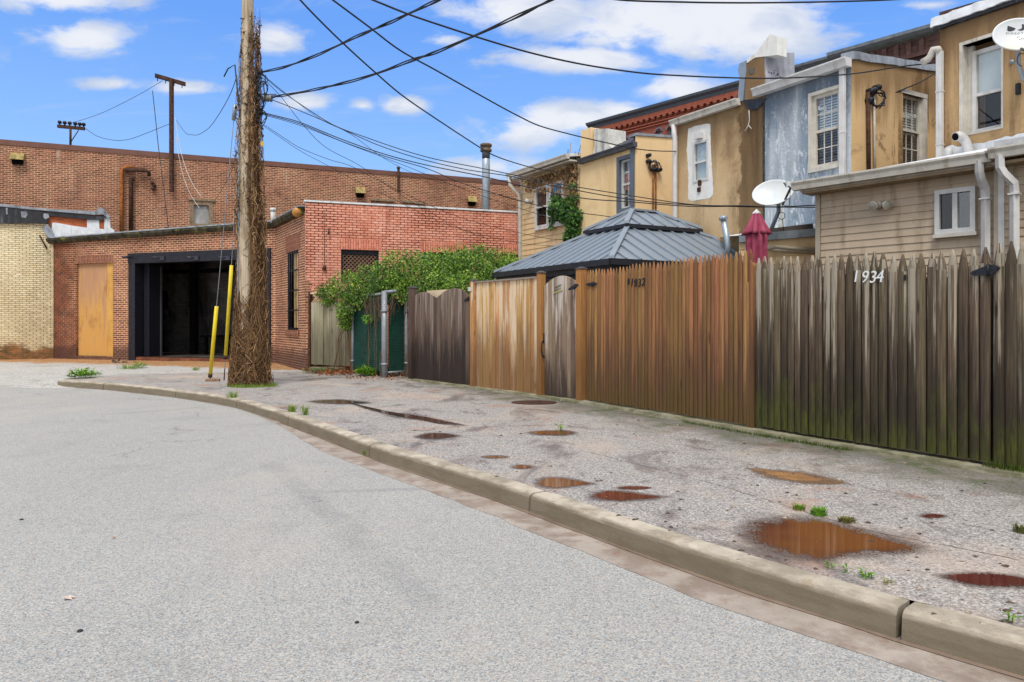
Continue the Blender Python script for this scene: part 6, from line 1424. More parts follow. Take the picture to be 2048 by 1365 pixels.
fascia('gutter_fascia', rect(2.17, 2.42, 0), 2.50, 2.61, .06, M_gz); fascia('lower_fascia', rect(2.1, 2.35, 0), 2.40, 2.499, .06, M_gz); fascia('beam', rect(2.02, 2.27, 0), 2.22, 2.399, .06, M_gz); fascia('upper_fascia', rect(.72, .98, 0), 3.40, 3.475, .04, M_gz); fascia('vent_curb', rect(.6, .85, 0), 3.3, 3.42, .03, M_gz)
for q in rect(1.95, 2.2, .12): mb = MB(); mb.obox(q - V3((.06, .06, 0)), (.12, 0, 0), (0, .12, 0), ZUP * 2.2); mb.build('post', M_gz, gz)
mb = MB(); mb.face(rect(2.1, 2.35, 2.56)); mb.build('ceiling', M_gz, gz)
# dark curtain gathered under the gazebo eave
mb = MB()
for s_ in (-1, 1):
    for k in range(24):
        a = gC - gv_ * 2.1 + gu_ * (s_ * 1.9 - s_ * k * .02); mb.tube([a + ZUP * .2, a + ZUP * 2.25], .03, 6)
mb.build('tied_curtain', M_gz, gz)
# ------------------------------------------------------------------ closed parasol
q = P(1513, 540, 10.4); q.z = .12; tp = P(1513, 421, 10.4)
t = thing('closed_parasol', 'folded raspberry red parasol standing behind the fence', 'parasol', q)
mb = MB(); mb.tube([q, V3((q.x, q.y, tp.z))], .022, 10); mb.build('pole', M_sidtrim, t)
m_, b_ = MAT('raspberry_canvas'); col = b_.mix(b_.mr(b_.noise(b_.pos(), 5, 5), .3, .7), lin(132, 54, 74), lin(158, 74, 96)); b_.out(col, .8, b_.bump(b_.noise(b_.pos(), 120, 2), .15, .002), .2); M_rasp = m_
mb = MB(); n = 64
def folds(prof, amp, ph):
    k0 = len(mb.v)
    for r, z in prof:
        for j in range(n):
            w_ = 2 * math.pi * j / n; rr = r * (1 + amp * (abs(math.sin(w_ * 4 + ph)) - .5) * min(1, r * 9)); mb.v.append(V3((q.x + math.cos(w_) * rr, q.y + math.sin(w_) * rr, z)))
    for i in range(len(prof) - 1):
        for j in range(n): mb.f.append((k0 + i * n + j, k0 + i * n + (j + 1) % n, k0 + (i + 1) * n + (j + 1) % n, k0 + (i + 1) * n + j)); mb.mi.append(0); mb.sm.append(True)
T = tp.z - .03
folds([(.045, T), (.06, T - .05), (.09, T - .14), (.135, T - .26), (.155, T - .31), (.13, T - .30)], .75, .3)
folds([(.10, T - .2), (.12, T - .32), (.115, T - .5), (.125, T - .7), (.13, T - 1.0), (.10, T - 1.25)], .55, .9)
mb.build('canopy', M_rasp, t)
mb = MB(); mb.lathe(V3((q.x, q.y, T)), ZUP, [(.06, -.02), (.052, .0), (.02, .03), (.008, .045), (0, .05)], 14); mb.build('finial', M_white, t)
# ------------------------------------------------------------------ satellite dishes
M_dish = m_plain('pale_dish_enamel', lin(206, 210, 212), .38, .5, 0, .06, 3, lin(206, 200, 178)); M_dishd = m_plain('grey_dish_back', lin(150, 158, 166), .5, .4, 0, .1); M_armd = m_plain('dark_grey_arm', lin(70, 70, 72), .5, .4, .2, .2)
def dish(c, nrm, up, rx, ry, mat, parent, depth=.09):
    nrm = nrm.normalized(); x = nrm.cross(up).normalized() * -1; y = x.cross(nrm) * -1; y = nrm.cross(x) if nrm.cross(x).dot(up) > 0 else -nrm.cross(x)
    x = y.cross(nrm)
    mb = MB(); n = 40; rings = [0, .25, .5, .75, .93, 1.0, 1.02, 1.0]
    def S(a, b_): return c + x * a * rx + y * b_ * ry + nrm * depth * ((a * a + b_ * b_) - 1)
    k0 = 0
    for ri, r in enumerate(rings):
        for j in range(n):
            w_ = 2 * math.pi * j / n; p = S(r * math.cos(w_), r * math.sin(w_))
            if ri == 5: p += nrm * .006
            if ri == 6: p += nrm * -.004
            if ri == 7: p += nrm * -.02
            mb.v.append(p)
    for i in range(len(rings) - 1):
        for j in range(n): mb.f.append((i * n + j, i * n + (j + 1) % n, (i + 1) * n + (j + 1) % n, (i + 1) * n + j)); mb.mi.append(0); mb.sm.append(True)
    k1 = len(mb.v); m_ = len(rings) - 1
    for r in (1.0, .7, .35, 0):
        for j in range(n): w_ = 2 * math.pi * j / n; mb.v.append(S(r * math.cos(w_), r * math.sin(w_)) - nrm * .02)
    for i in range(3):
        for j in range(n): mb.f.append((k1 + i * n + j, k1 + i * n + (j + 1) % n, k1 + (i + 1) * n + (j + 1) % n, k1 + (i + 1) * n + j)); mb.mi.append(0); mb.sm.append(True)
    return mb.build('reflector', mat, parent), S, x, y, nrm
Yd = 12.4; q = P(1541, 462, Yd); c = P(1545, 385, Yd)
t = thing('satellite_dish', 'pale satellite dish on a bent mast above the lean-to roof', 'satellite dish', q)
rf, S, x_, y_, n_ = dish(c, V3((-.42, -.72, .52)), ZUP, .325, .27, M_dish, t)
mb = MB(); mb.tube([P(1543, 458, Yd + .3), P(1551, 438, Yd + .25), P(1557, 424, Yd + .2), P(1557, 408, Yd + .18), c - n_ * .1], .035, 10); mb.build('mast', M_greyflash, t)
mb = MB(); a = P(1565, 410, Yd - .02); e = P(1581, 377, Yd - .42); mb.tube([a, e], .018, 8); mb.tube([e, e + V3((-.03, -.02, .02)), e + V3((-.08, .0, .05)), e + V3((-.1, .02, .09))], .012, 6); mb.build('feed_arm', M_armd, t)
mb = MB(); mb.obox(e + V3((-.07, -.03, .02)), (.11, .03, 0), (-.01, .05, 0), (0, 0, .09)); mb.build('feed_horn', M_dish, t)
mb = MB(); cc = P(1563, 432, Yd + .1); mb.tube([cc + V3((math.cos(k * .6) * .06, 0, math.sin(k * .6) * .06)) for k in range(12)], .006, 5); mb.tube([cc + V3((.02, 0, -.06)), cc + V3((.05, .05, -.25))], .006, 5); mb.tube([e, e + V3((.02, .1, -.25)), a + V3((.06, 0, -.02)), a], .005, 5); mb.build('coax', M_iron, t)
q = P(1654, 372, 12.55)
t = thing('grey_dish', 'flat grey dish seen from behind over the vinyl extension roof', 'satellite dish', q)
dish(P(1654, 371, 12.55), V3((.1, -.9, .3)), ZUP, .21, .17, M_dishd, t, -.03); mb = MB(); mb.tube([q + V3((0, .1, -.35)), q + V3((0, .1, 0))], .025, 8); mb.build('mast', M_greyflash, t)
Yd = 10.35; c = P(2037, 68, Yd); q = HP.at(2052, 190, .02)
t = thing('branded_dish', 'white satellite dish with black logo, bracketed to the brown-tan wall', 'satellite dish', q)
rf, S, x_, y_, n_ = dish(c, V3((-.3, -.86, .26)), V3((.12, 0, 1)), .31, .25, M_dish, t, .05)
if x_.x < 0: sx = -1
else: sx = 1
def on_dish(u, v): return S(sx * u, v) + n_ * .006
M_ink = m_plain('black_logo_ink', lin(40, 40, 46), .5)
def flat_poly(mb, pts): mb.face([on_dish(u, v) for u, v in pts])
mb = MB()
arcD = [(-.22 + .26 * math.cos(a), .47 + .2 * math.sin(a)) for a in [(-1.35 + 2.2 * k / 14) for k in range(15)]]
flat_poly(mb, [(-.42, .58), (-.42, .34), (-.36, .28), (-.26, .29), (-.17, .33), (-.11, .40), (-.1, .45), (-.2, .50), (-.32, .55)])
flat_poly(mb, [(.12, .66), (.2, .66), (.28, .40), (.16, .31), (.02, .34), (-.02, .36), (.12, .42), (.15, .52)])
mb.build('logo', M_ink, t)
cu = D.curves.new('lettering', 'FONT'); cu.body = 'DIRECTV'; cu.size = .17; cu.align_x = 'CENTER'; cu.resolution_u = 2; cu.space_character = 1.25
to = D.objects.new('lettering', cu); COL.objects.link(to); bpy.context.view_layer.update(); me = D.meshes.new_from_object(to.evaluated_get(bpy.context.evaluated_depsgraph_get())); D.objects.remove(to)
mb = MB(); mb.raw([on_dish(v.co.x - .06, v.co.y + .1) for v in me.vertices], [tuple(p.vertices) for p in me.polygons]); mb.build('lettering', m_plain('faded_logo_ink', lin(120, 120, 124), .5), t)
mb = MB()
for k in range(6): mb.tube([on_dish(.05 + k * .09, -.18 + .06 * R.random()), on_dish(.09 + k * .09, -.3 + .1 * R.random()), on_dish(.13 + k * .09, -.22)], .003, 4)
mb.build('scribble', M_ink, t)
mb = MB(); mb.tube([c - n_ * .06, P(2036, 96, Yd + .12), P(2037, 128, Yd + .15), P(2046, 158, Yd + .2), HP.at(2056, 165, .03)], .03, 8); mb.tube([P(2037, 130, Yd + .15), HP.at(2024, 124, .02)], .01, 6); mb.lathe(HP.at(2024, 124, .0), HP.n, [(0, 0), (.03, 0), (.03, .02), (0, .02)], 10); mb.build('bracket', M_greyflash, t)
mb = MB(); mb.tube([P(2044, 120, Yd + .1) + V3((math.cos(k * .6) * .07, 0, math.sin(k * .6) * .09)) for k in range(9)], .006, 5); mb.pbox(HP, hu(2034), hu(2042), HP.z(2038, 190), HP.z(2038, 168), .0, .05); mb.build('cable_box', M_iron, t)
mb = MB(); mb.tube([P(2042, 98, Yd - .05), P(2075, 110, Yd - .5)], .018, 8); mb.build('feed_arm', M_armd, t)
# wall lamp on the clapboard house
q = HP.at(1063, 404, .02); t = thing('wall_lamp', 'small round lamp beside the clapboard house window', 'lamp', q); mb = MB(); mb.lathe(q, HP.n, [(0, 0), (.06, 0), (.06, .04), (.03, .05), (.08, .12), (.085, .2), (0, .2)], 12); mb.build('lamp_body', M_white_old, t)

# ------------------------------------------------------------------ utility pole, its dead vine and guys
YP = 15.8
pb = G(492, 773); PT = P(496, -160, YP)
def pole_c(z): k = (z - pb.z) / (PT.z - pb.z); return pb.lerp(PT, k)
def pole_r(z): return .172 - .055 * (z - SW) / 8.2
m_, b_ = MAT('pole_wood'); p_ = b_.pos()
g = b_.noise(b_.scale(p_, (34, 34, 1.1)), 1.0, 6, .65, .3); col = b_.ramp(g, [(.3, lin(124, 106, 88)), (.5, lin(178, 162, 138)), (.72, lin(208, 194, 172))])
pt_ = b_.noise(b_.scale(p_, (7, 7, 1.6)), 1.0, 6, .65); col = b_.mix(b_.mr(pt_, .5, .64, 0, .7), col, lin(128, 106, 82))
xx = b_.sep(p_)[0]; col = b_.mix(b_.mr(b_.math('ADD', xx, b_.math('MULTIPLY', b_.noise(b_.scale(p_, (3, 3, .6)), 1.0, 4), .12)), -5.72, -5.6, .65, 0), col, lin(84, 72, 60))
ck = b_.noise(b_.scale(p_, (60, 60, .7)), 1.0, 3, .5, .2); col = b_.mix(b_.mr(ck, .66, .7, 0, .8), col, lin(60, 50, 42))
b_.out(col, .85, b_.bump(b_.math('ADD', g, b_.math('MULTIPLY', ck, -1.5)), .5, .012), .2); M_pole = m_
up = thing('utility_pole', 'tall weathered wooden utility pole wrapped in dead vine', 'utility pole', pb)
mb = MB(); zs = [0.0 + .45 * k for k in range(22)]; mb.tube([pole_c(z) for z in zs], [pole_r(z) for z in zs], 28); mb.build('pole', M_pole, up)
mb = MB(); zs = [.5 + .5 * k for k in range(12)]
mb.tube([pole_c(z) + V3((-pole_r(z) - .012, -.03, 0)) for z in zs], .018, 6); mb.build('ground_conduit', M_greyflash, up)
q = P(536, 197, YP - .05); mb = MB(); mb.lathe(q - V3((.08, 0, 0)), V3((1, 0, -.05)), [(.0, 0), (.07, 0), (.07, .02), (.055, .03), (.055, .05), (.07, .06), (.07, .09), (.055, .1), (.055, .12), (.07, .13), (.07, .16), (0, .16)], 14); mb.tube([pole_c(q.z) , q - V3((.06, 0, 0))], .02, 6)
mb.obox(q + V3((-.12, -.02, .075)), (.3, 0, 0), (0, .04, 0), (0, 0, .012)); mb.build('insulator_spool', m_plain('grey_porcelain', lin(120, 116, 112), .4, .5, 0, .3, 20), up)
mb = MB()
for x, y, k in ((521, 144, .08), (522, 225, .07), (517, 243, .05)):
    e = P(x, y, YP - .05); mb.tube([pole_c(e.z), e], .018, 6); mb.lathe(e, ZUP, [(0, -.06), (k * .6, -.05), (k * .7, 0), (k * .5, .06), (0, .07)], 10)
for x, y in ((515, 160), (518, 178), (512, 205), (516, 235)): wire_knot(mb, P(x + 6, y, YP - .1), .16, 3)
mb.build('clamps', M_iron, up)
mb = MB(); mb.tube([P(522, 226, YP - .1), P(523, 250, YP - .1), P(525, 282, YP - .1)], .008, 5); mb.tube([P(515, 150, YP - .15), P(527, 168, YP - .2), P(530, 200, YP - .2), P(522, 224, YP - .1)], .012, 5); mb.tube([P(517, 165, YP - .15), P(522, 190, YP - .25), P(528, 215, YP - .2), P(518, 228, YP - .1)], .012, 5); mb.build('hanging_wire', M_iron, up)
mb = MB(); mb.obox(P(522, 293, YP - .12), (.06, 0, .02), (0, .02, 0), (-.015, 0, .09)); mb.build('yellow_tag', m_plain('yellow_tag', lin(206, 166, 60), .5), up)
mb = MB(); mb.tube([pole_c(5.5) + V3((-.1, -.05, 0)), P(470, 130, YP - .1), P(456, 138, YP - .1), P(448, 154, YP - .1)], .015, 5); mb.build('stray_cable', M_iron, up)
def spl(pts, n=8):
    out = []
    for i in range(len(pts) - 1):
        p0, p1, p2, p3 = pts[max(i - 1, 0)], pts[i], pts[i + 1], pts[min(i + 2, len(pts) - 1)]
        for k in range(n):
            t = k / n; out.append(.5 * ((2 * p1) + (p2 - p0) * t + (2 * p0 - 5 * p1 + 4 * p2 - p3) * t * t + (3 * p1 - p0 - 3 * p2 + p3) * t ** 3))
    out.append(pts[-1]); return out
# dead vine
m_, b_ = MAT('dead_vine'); i_ = b_.island(); b_.out(b_.ramp(i_, [(0, lin(62, 46, 34)), (.45, lin(112, 84, 58)), (.85, lin(148, 116, 82)), (1, lin(186, 154, 116))]), .9, None, .15); M_vine = m_
mb = MB(); RV = random.Random(3)
def env(z):                       # (centre shift in x, half width) of the vine mass round the pole
    pts = [(0.15, .15, .36), (.5, .14, .31), (1.0, .15, .28), (1.6, .17, .235), (2.4, .18, .21), (3.2, .16, .21), (3.6, .10, .27), (4.6, .06, .25), (5.4, .06, .22), (6.2, .07, .20), (7.2, .11, .14), (7.9, .12, .08)]
    for (a, s0, w0), (c, s1, w1) in zip(pts[:-1], pts[1:]):
        if a <= z <= c: t_ = (z - a) / (c - a); return s0 + (s1 - s0) * t_, w0 + (w1 - w0) * t_
    return pts[-1][1:] if z > 7.9 else pts[0][1:]
def vine_pt(z, th, fr):
    s_, w_ = env(z); c = pole_c(z); r = pole_r(z); rad = max(r + .01, w_ * fr)
    p = c + V3((math.cos(th) * rad, math.sin(th) * max(r + .015, w_ * .75 * fr), 0)); p.x += s_ * (.9 if math.cos(th) > -.35 else .12) * fr
    return p
for k in range(4200):
    if k < 1700: z0 = RV.uniform(.15, .5); L_ = RV.uniform(.5, 2.0)
    elif k < 3300: z0 = RV.uniform(.15, 3.2); L_ = RV.uniform(.3, 1.1)
    else: z0 = RV.uniform(3.2, 7.4); L_ = RV.uniform(.25, .9)
    th = RV.uniform(0, 2 * math.pi); fr = RV.uniform(.72, 1.08); n = 9; pts = []
    # the pole's bare face shows between 1.3 and 3.5 m towards the viewer's left
    for i in range(n):
        z = z0 + L_ * i / (n - 1); th += RV.uniform(-.3, .3); fr = min(1.16, max(.62, fr + RV.uniform(-.14, .14)))
        pts.append(vine_pt(z, th, fr) + V3((RV.uniform(-.03, .03), RV.uniform(-.03, .03), RV.uniform(-.05, .05))))
    zm = z0 + L_ / 2; front = math.sin(th) < .2 and math.cos(th) < .30
    if front and 1.25 < zm < 3.7 : continue
    if front and zm > 3.7 and RV.random() < .74: continue
    mb.tube(spl(pts, 2), RV.choice([.0025, .003, .004, .005, .008]), 3, caps=False, smooth=False)
for k in range(16):      # thick main stems
    th = RV.uniform(-1.2, 1.2); pts = []
    for i in range(18): th += RV.uniform(-.1, .1); pts.append(vine_pt(.15 + 6.3 * i / 17 * RV.uniform(.97, 1), th, .8))
    mb.tube(pts, .018, 5, caps=False)
for k in range(1000):     # curled dry tendrils and leaf scraps sticking out
    z = RV.choice([RV.uniform(.2, 3), RV.uniform(3.4, 7.9), RV.uniform(3.4, 7.9)]); th = RV.uniform(0, 6.28)
    if math.sin(th) < .2 and math.cos(th) < .3 and 1.3 < z < 3.6: continue
    p = vine_pt(z, th, RV.uniform(.95, 1.22)); d_ = V3((RV.uniform(-1, 1), RV.uniform(-1, 1), RV.uniform(-1, 1))).normalized() * RV.uniform(.02, .06)
    s_ = V3((-d_.y, d_.x, d_.z * .3)) * RV.uniform(.3, .8); mb.face([p - d_ - s_ * .2, p + s_, p + d_, p - s_])
vn = tag(mb.build('dead_vine', M_vine, None, pb), 'brown dead vine smothering the base and right side of the utility pole', 'vine')
# guy wires with yellow guards
M_yel = m_plain('yellow_guard_plastic', lin(232, 206, 28), .45, .5, 0, .08, 4, lin(186, 160, 30))
M_cable = m_plain('black_cable', lin(34, 34, 38), .6, .4, 0, .15)
def guy(ga_, top, f0, f1, label, w):
    t = thing('guy_wire', label, 'guy wire', ga_, 'guy wires of the utility pole')
    mb = MB(); mb.tube([ga_ - ZUP * .05, ga_.lerp(top, .02), ga_.lerp(top, .5), top], .009, 6); mb.build('wire', M_greyflash, t)
    a, c = ga_.lerp(top, f0), ga_.lerp(top, f1); mb = MB(); mb.tube([a, a.lerp(c, .5), c], w, 10); mb.build('yellow_guard', M_yel, t)
    mb = MB(); mb.tube([ga_ - ZUP * .05, ga_.lerp(top, .05)], .014, 6); mb.tube([a - (c - a).normalized() * .03, a + (c - a).normalized() * .06], w * 1.15, 10); mb.build('anchor_rod', M_rust, t)
    return t
g1 = G(420, 757); guy(g1, P(485, 50, YP), .008, .225, 'yellow guarded guy wire anchored farther from the pole, its guard reaching the ground', .045)
g2 = G(448, 761); t2 = guy(g2, P(482, 240, YP), .095, .465, 'yellow guarded guy wire closer to the pole, its guard raised off the ground', .04)
mb = MB(); q = g1.lerp(P(485, 50, YP), .776); d_ = (P(485, 50, YP) - g1).normalized(); mb.tube([q - d_ * .17, q + d_ * .17], .045, 8); mb.build('strain_insulator', M_greyflash, [o for o in COL.objects if o.name == 'guy_wire'][0])

# ------------------------------------------------------------------ overhead cables
def cable(pxs, Ya, Yb, r, label, strands=1, name='overhead_cable', group='overhead cables', mat=None, twist=0.0):
    """pixel readings -> 3-D points whose distance runs evenly from Ya to Yb along the span"""
    n = len(pxs); d = [0]
    for i in range(1, n): d.append(d[-1] + math.hypot(pxs[i][0] - pxs[i - 1][0], pxs[i][1] - pxs[i - 1][1]))
    pts = []
    for (x, y), s_ in zip(pxs, d):
        t_ = s_ / d[-1]; Y = 1 / ((1 - t_) / Ya + t_ / Yb); pts.append(P(x, y, Y))
    c = spl(pts, 10); mb = MB(); r *= .86
    for s_ in range(strands):
        off = [V3((0, 0, 0)) if strands == 1 else V3((math.cos(i * twist + s_ * 2.1) * r, math.sin(i * twist + s_ * 2.1) * r, math.sin(i * .25 + s_ * 3) * r * .9 - s_ * r * 1.1)) for i in range(len(c))]
        mb.tube([p + o for p, o in zip(c, off)], r, 5, caps=True)
    o = tag(mb.build(name, mat or M_cable, None, c[0]), label, 'cable', group); return o
cable([(521, 144), (568, 134), (640, 106), (700, 79), (760, 52), (820, 25), (875, 0), (960, -45), (1080, -120)], YP, 9.5, .013, 'heavy twin cable from the pole top past the upper edge, higher of two', 3, twist=.5)
cable([(541, 196), (548, 193), (568, 189), (620, 181), (670, 169), (750, 147), (830, 118), (880, 99), (1000, 48), (1098, 0), (1220, -65)], YP, 9.0, .013, 'heavy twin cable leaving the grey spool insulator and curving up over the street', 3, twist=.5)
cable([(560, -50), (600, 0), (650, 52), (700, 100), (751, 146), (804, 191), (872, 238), (959, 295), (983, 309), (1020, 323), (1070, 337), (1119, 345), (1158, 349)], 9.0, 20.0, .014, 'black drop cable passing just in front of the metal flue to the clapboard house', twist=1)
cable([(610, -40), (665, 0), (735, 52), (800, 101), (872, 141), (973, 198), (1032, 230), (1079, 252), (1139, 268.5), (1178, 278), (1218, 287), (1265, 297), (1310, 302), (1353, 303)], 8.5, 16.8, .013, 'black drop cable crossing the sky to the tan house downspout')
cable([(690, -22), (745, 0), (820, 30), (900, 57), (975, 81), (1050, 103), (1125, 121), (1200, 135), (1290, 147), (1368, 152), (1450, 155.5), (1530, 157), (1604, 155), (1705, 148), (1806, 133), (1873, 126)], 8.0, 12.2, .013, 'long cable sweeping from the top edge to the white drain on the brown house')
cable([(1150, -16), (1240, 0), (1368, 4.5), (1450, 5.8), (1536, 5.7), (1650, 4), (1778, 0), (1900, -8)], 7.0, 8.5, .011, 'short length of cable sagging into view along the upper edge of the sky')
cable([(1870, 147), (1840, 165), (1806, 179), (1780, 190), (1757, 197)], 14.1, 13.6, .014, 'thick service drop to the conduits on the ochre side wall')
cable([(524, 150), (562, 182), (619, 221), (670, 252), (737, 277), (804, 300), (872, 319), (973, 339), (1080, 361), (1158, 375), (1232, 387), (1380, 409), (1490, 412), (1545, 414), (1633, 411)], YP, 11.9, .010, 'topmost of the long cables from the pole to the vinyl extension')
cable([(541, 199), (580, 214), (640, 239), (700, 266), (760, 292), (840, 318), (930, 339), (1020, 353), (1100, 371), (1158, 382), (1232, 395), (1300, 404), (1380, 410), (1490, 414), (1633, 415)], YP, 11.9, .010, 'cable from the spool insulator converging with the long run to the vinyl extension')
cable([(523, 225), (560, 234), (602, 246), (686, 280), (770, 309), (855, 331), (960, 352), (1045, 372), (1160, 396), (1260, 404), (1380, 413), (1490, 412.5)], YP, 13.5, .012, 'dark cable from the lower clamp joining the long run above the gazebo')
cable([(523, 227), (602, 249), (686, 284), (770, 313), (855, 338), (922, 366), (1020, 396), (1099, 417), (1150, 425), (1198, 431), (1228, 435)], YP, 17.5, .011, 'dark cable from the lower clamp dropping behind the gazebo roof')
cable([(523, 229), (602, 252), (700, 290), (790, 324), (880, 360), (960, 391), (1043, 418), (1100, 436), (1150, 449)], YP, 20.0, .007, 'thin cable from the lower clamp ending on the creeper-clad house wall')
cable([(518, 243), (560, 271), (602, 297), (660, 320), (703, 333), (771, 369), (840, 402), (900, 428), (960, 447), (1043, 467), (1100, 478), (1142, 480)], YP, 20.2, .007, 'thin cable crossing the salmon wall, upper of the low pair')
cable([(518, 246), (560, 275), (602, 303), (660, 334), (720, 366), (790, 400), (860, 436), (930, 461), (1043, 487), (1142, 494)], YP, 20.2, .006, 'thin cable crossing the salmon wall, lower of the low pair')
cable([(524, 155), (562, 194), (602, 245), (650, 294), (720, 332), (787, 380), (830, 408), (872, 432), (930, 462), (975, 478)], YP, 21.6, .007, 'thin cable plunging steeply from the pole top down to the salmon wall')
cable([(526, 150), (570, 186), (640, 238), (700, 268), (770, 318), (840, 352), (920, 374), (1000, 392), (1043, 404)], YP, 22.4, .006, 'thin cable slanting down across the warehouse bricks to the clapboard corner')
cable([(474, 152), (460, 190), (438, 229), (418, 256), (397, 269.5), (384, 270), (371, 266), (352, 240)], YP, 29.5, .010, 'slack cable looping from the pole to the T-shaped iron pole')
cable([(325, 162), (270, 194), (200, 228), (141, 247)], 29.5, 31, .010, 'thin wire from the iron crossbar down to the rooftop crossarm')
cable([(172, 258), (195, 273), (229, 281), (258, 279), (286, 269.5), (340, 248)], 31, 29.8, .012, 'slack wire slung between the rooftop crossarm and the iron pole')
cable([(305, 182), (311, 238), (317, 296), (327, 375), (337, 458)], 29.5, 27.9, .018, 'dark leaning wire descending in front of the warehouse left of the iron pole')
M_wcab = m_plain('pale_cable', lin(196, 190, 186), .6, .3, 0, .05)
cable([(350, 236), (357, 280), (367, 323), (383, 364), (403, 395)], 29.7, 28.6, .012, 'pale wire dropping from the iron pole to the right of the old window', mat=M_wcab)
cable([(352, 274), (358, 315), (367, 354), (381, 389), (399, 417)], 29.7, 28.6, .010, 'pale wire dropping from the iron pole onto the old window', mat=M_wcab)
cable([(474, 300), (466, 335), (452, 365), (434, 395), (428, 402)], YP, 29.5, .008, 'thin wire slanting from the pole down to the old warehouse window corner')

# ------------------------------------------------------------------ plants
L_vine = m_leaf('vine_leaf', lin(58, 94, 28), lin(128, 170, 58), lin(196, 214, 104)); L_dark = m_leaf('dark_vine_leaf', lin(34, 60, 26), lin(78, 118, 48), lin(140, 172, 100)); L_weed = m_leaf('weed_leaf', lin(66, 116, 30), lin(120, 168, 48), lin(150, 190, 70)); L_grass = m_leaf('grass_blade', lin(84, 116, 34), lin(130, 160, 52), lin(160, 170, 80)); L_ivy = m_leaf('ivy_leaf', lin(40, 80, 36), lin(84, 128, 56), lin(120, 160, 80)); L_brown = m_leaf('brown_leaf', lin(110, 62, 36), lin(160, 92, 48), lin(186, 130, 80), .15); L_dead = m_leaf('dead_leaf', lin(110, 80, 52), lin(164, 128, 86), lin(196, 160, 112), .15)
def leaf(mb, p, d, n_, L_, W_):
    d = d.normalized(); s_ = d.cross(n_); s_ = s_.normalized() if s_.length > 1e-5 else d.orthogonal().normalized(); nn = s_.cross(d)
    mid = p + d * L_ * .5 - nn * L_ * .05; e = p + d * L_ - nn * L_ * .18
    a, c = mid + s_ * W_ / 2 + nn * W_ * .18, mid - s_ * W_ / 2 + nn * W_ * .18
    k = len(mb.v); mb.v += [p, a, e, c, mid]; mb.f += [(k, k + 4, k + 1), (k + 4, k + 2, k + 1), (k, k + 3, k + 4), (k + 4, k + 3, k + 2)]; mb.mi += [0] * 4; mb.sm += [False] * 4
def rv(r): 
    while True:
        v = V3((r.uniform(-1, 1), r.uniform(-1, 1), r.uniform(-1, 1)))
        if .05 < v.length < 1: return v.normalized()
RL = random.Random(21)
def blob(mb, c, r, n, size, flat=.8, drop=.0):
    for _ in range(n):
        o = rv(RL); rr = r * (RL.random() ** .33) * (1 + .25 * mnoise.noise((c + o) * 2.7)); p = c + V3((o.x * rr, o.y * rr, o.z * rr * flat))
        d = (o + rv(RL) * .9 + V3((0, -.25, -drop))); nn = (V3((0, -.3, .8)) + rv(RL) * .8); s_ = size * RL.uniform(.6, 1.3); leaf(mb, p, d, nn, s_, s_ * RL.uniform(.45, .7))
def stems(mb, pts, r): mb.tube(spl(pts, 4), r, 5, caps=False)
# rambling green vine behind and over the chain-link fence
vt = thing('rambling_vine', 'large green rambling vine spilling over the chain-link fence', 'climbing plant', P(850, 700, 19.3))
mb1, mb2 = MB(), MB()
BL = [(648, 583, 20.6, .22), (660, 600, 20.5, .25), (690, 570, 20.2, .45), (716, 580, 19.9, .5), (700, 610, 19.9, .34), (688, 630, 19.9, .2), (735, 596, 19.4, .34), (690, 650, 19.9, .12), (742, 560, 19.6, .5), (770, 555, 19.2, .5), (790, 535, 19.3, .55), (808, 560, 18.9, .45), (830, 545, 19.1, .6), (868, 555, 18.9, .55), (880, 530, 19.6, .55), (905, 545, 19.3, .6), (918, 522, 20.0, .5), (946, 545, 19.4, .55), (960, 525, 20.0, .5), (988, 535, 20.0, .5), (1012, 540, 19.8, .4), (975, 560, 19.0, .4), (1000, 520, 20.6, .4), (850, 525, 19.8, .35), (930, 515, 20.4, .3), (965, 505, 20.6, .25), (1020, 528, 20.8, .3), (860, 580, 18.4, .4), (920, 575, 18.0, .4), (790, 580, 18.9, .34), (760, 580, 19.0, .34), (745, 590, 19.3, .3), (815, 582, 18.7, .34), (835, 590, 18.4, .3), (720, 598, 19.7, .3), (775, 592, 19.1, .22), (665, 590, 20.4, .3), (880, 570, 18.3, .4), (940, 575, 18.2, .4)]
for i, (x, y, Y, r) in enumerate(BL):
    c = P(x, y, Y); n = int(1900 * r ** 1.7) + 100
    blob(mb1 if i % 3 else mb2, c, r, n, .068, .85, .2); blob(mb2 if i % 3 else mb1, c + V3((0, .12, -.05)), r * .9, int(n * .5), .07, .8, .3)
    for _ in range(3): q = c + rv(RL) * r * .9; blob(mb1, q, .13, 26, .07)
mb1.build('bright_foliage', L_vine, vt); mb2.build('dark_foliage', L_dark, vt)
mb = MB()
for i in range(26):
    x, y, Y, r = BL[RL.randrange(len(BL))]; c = P(x, y, Y); b0 = P(x + RL.uniform(-30, 30), 740, Y + .2); b0.z = .15; stems(mb, [b0, b0.lerp(c, .4) + rv(RL) * .15, b0.lerp(c, .75) + rv(RL) * .15, c + rv(RL) * r * .8], RL.uniform(.008, .018))
mb.build('stems', M_vine, vt)
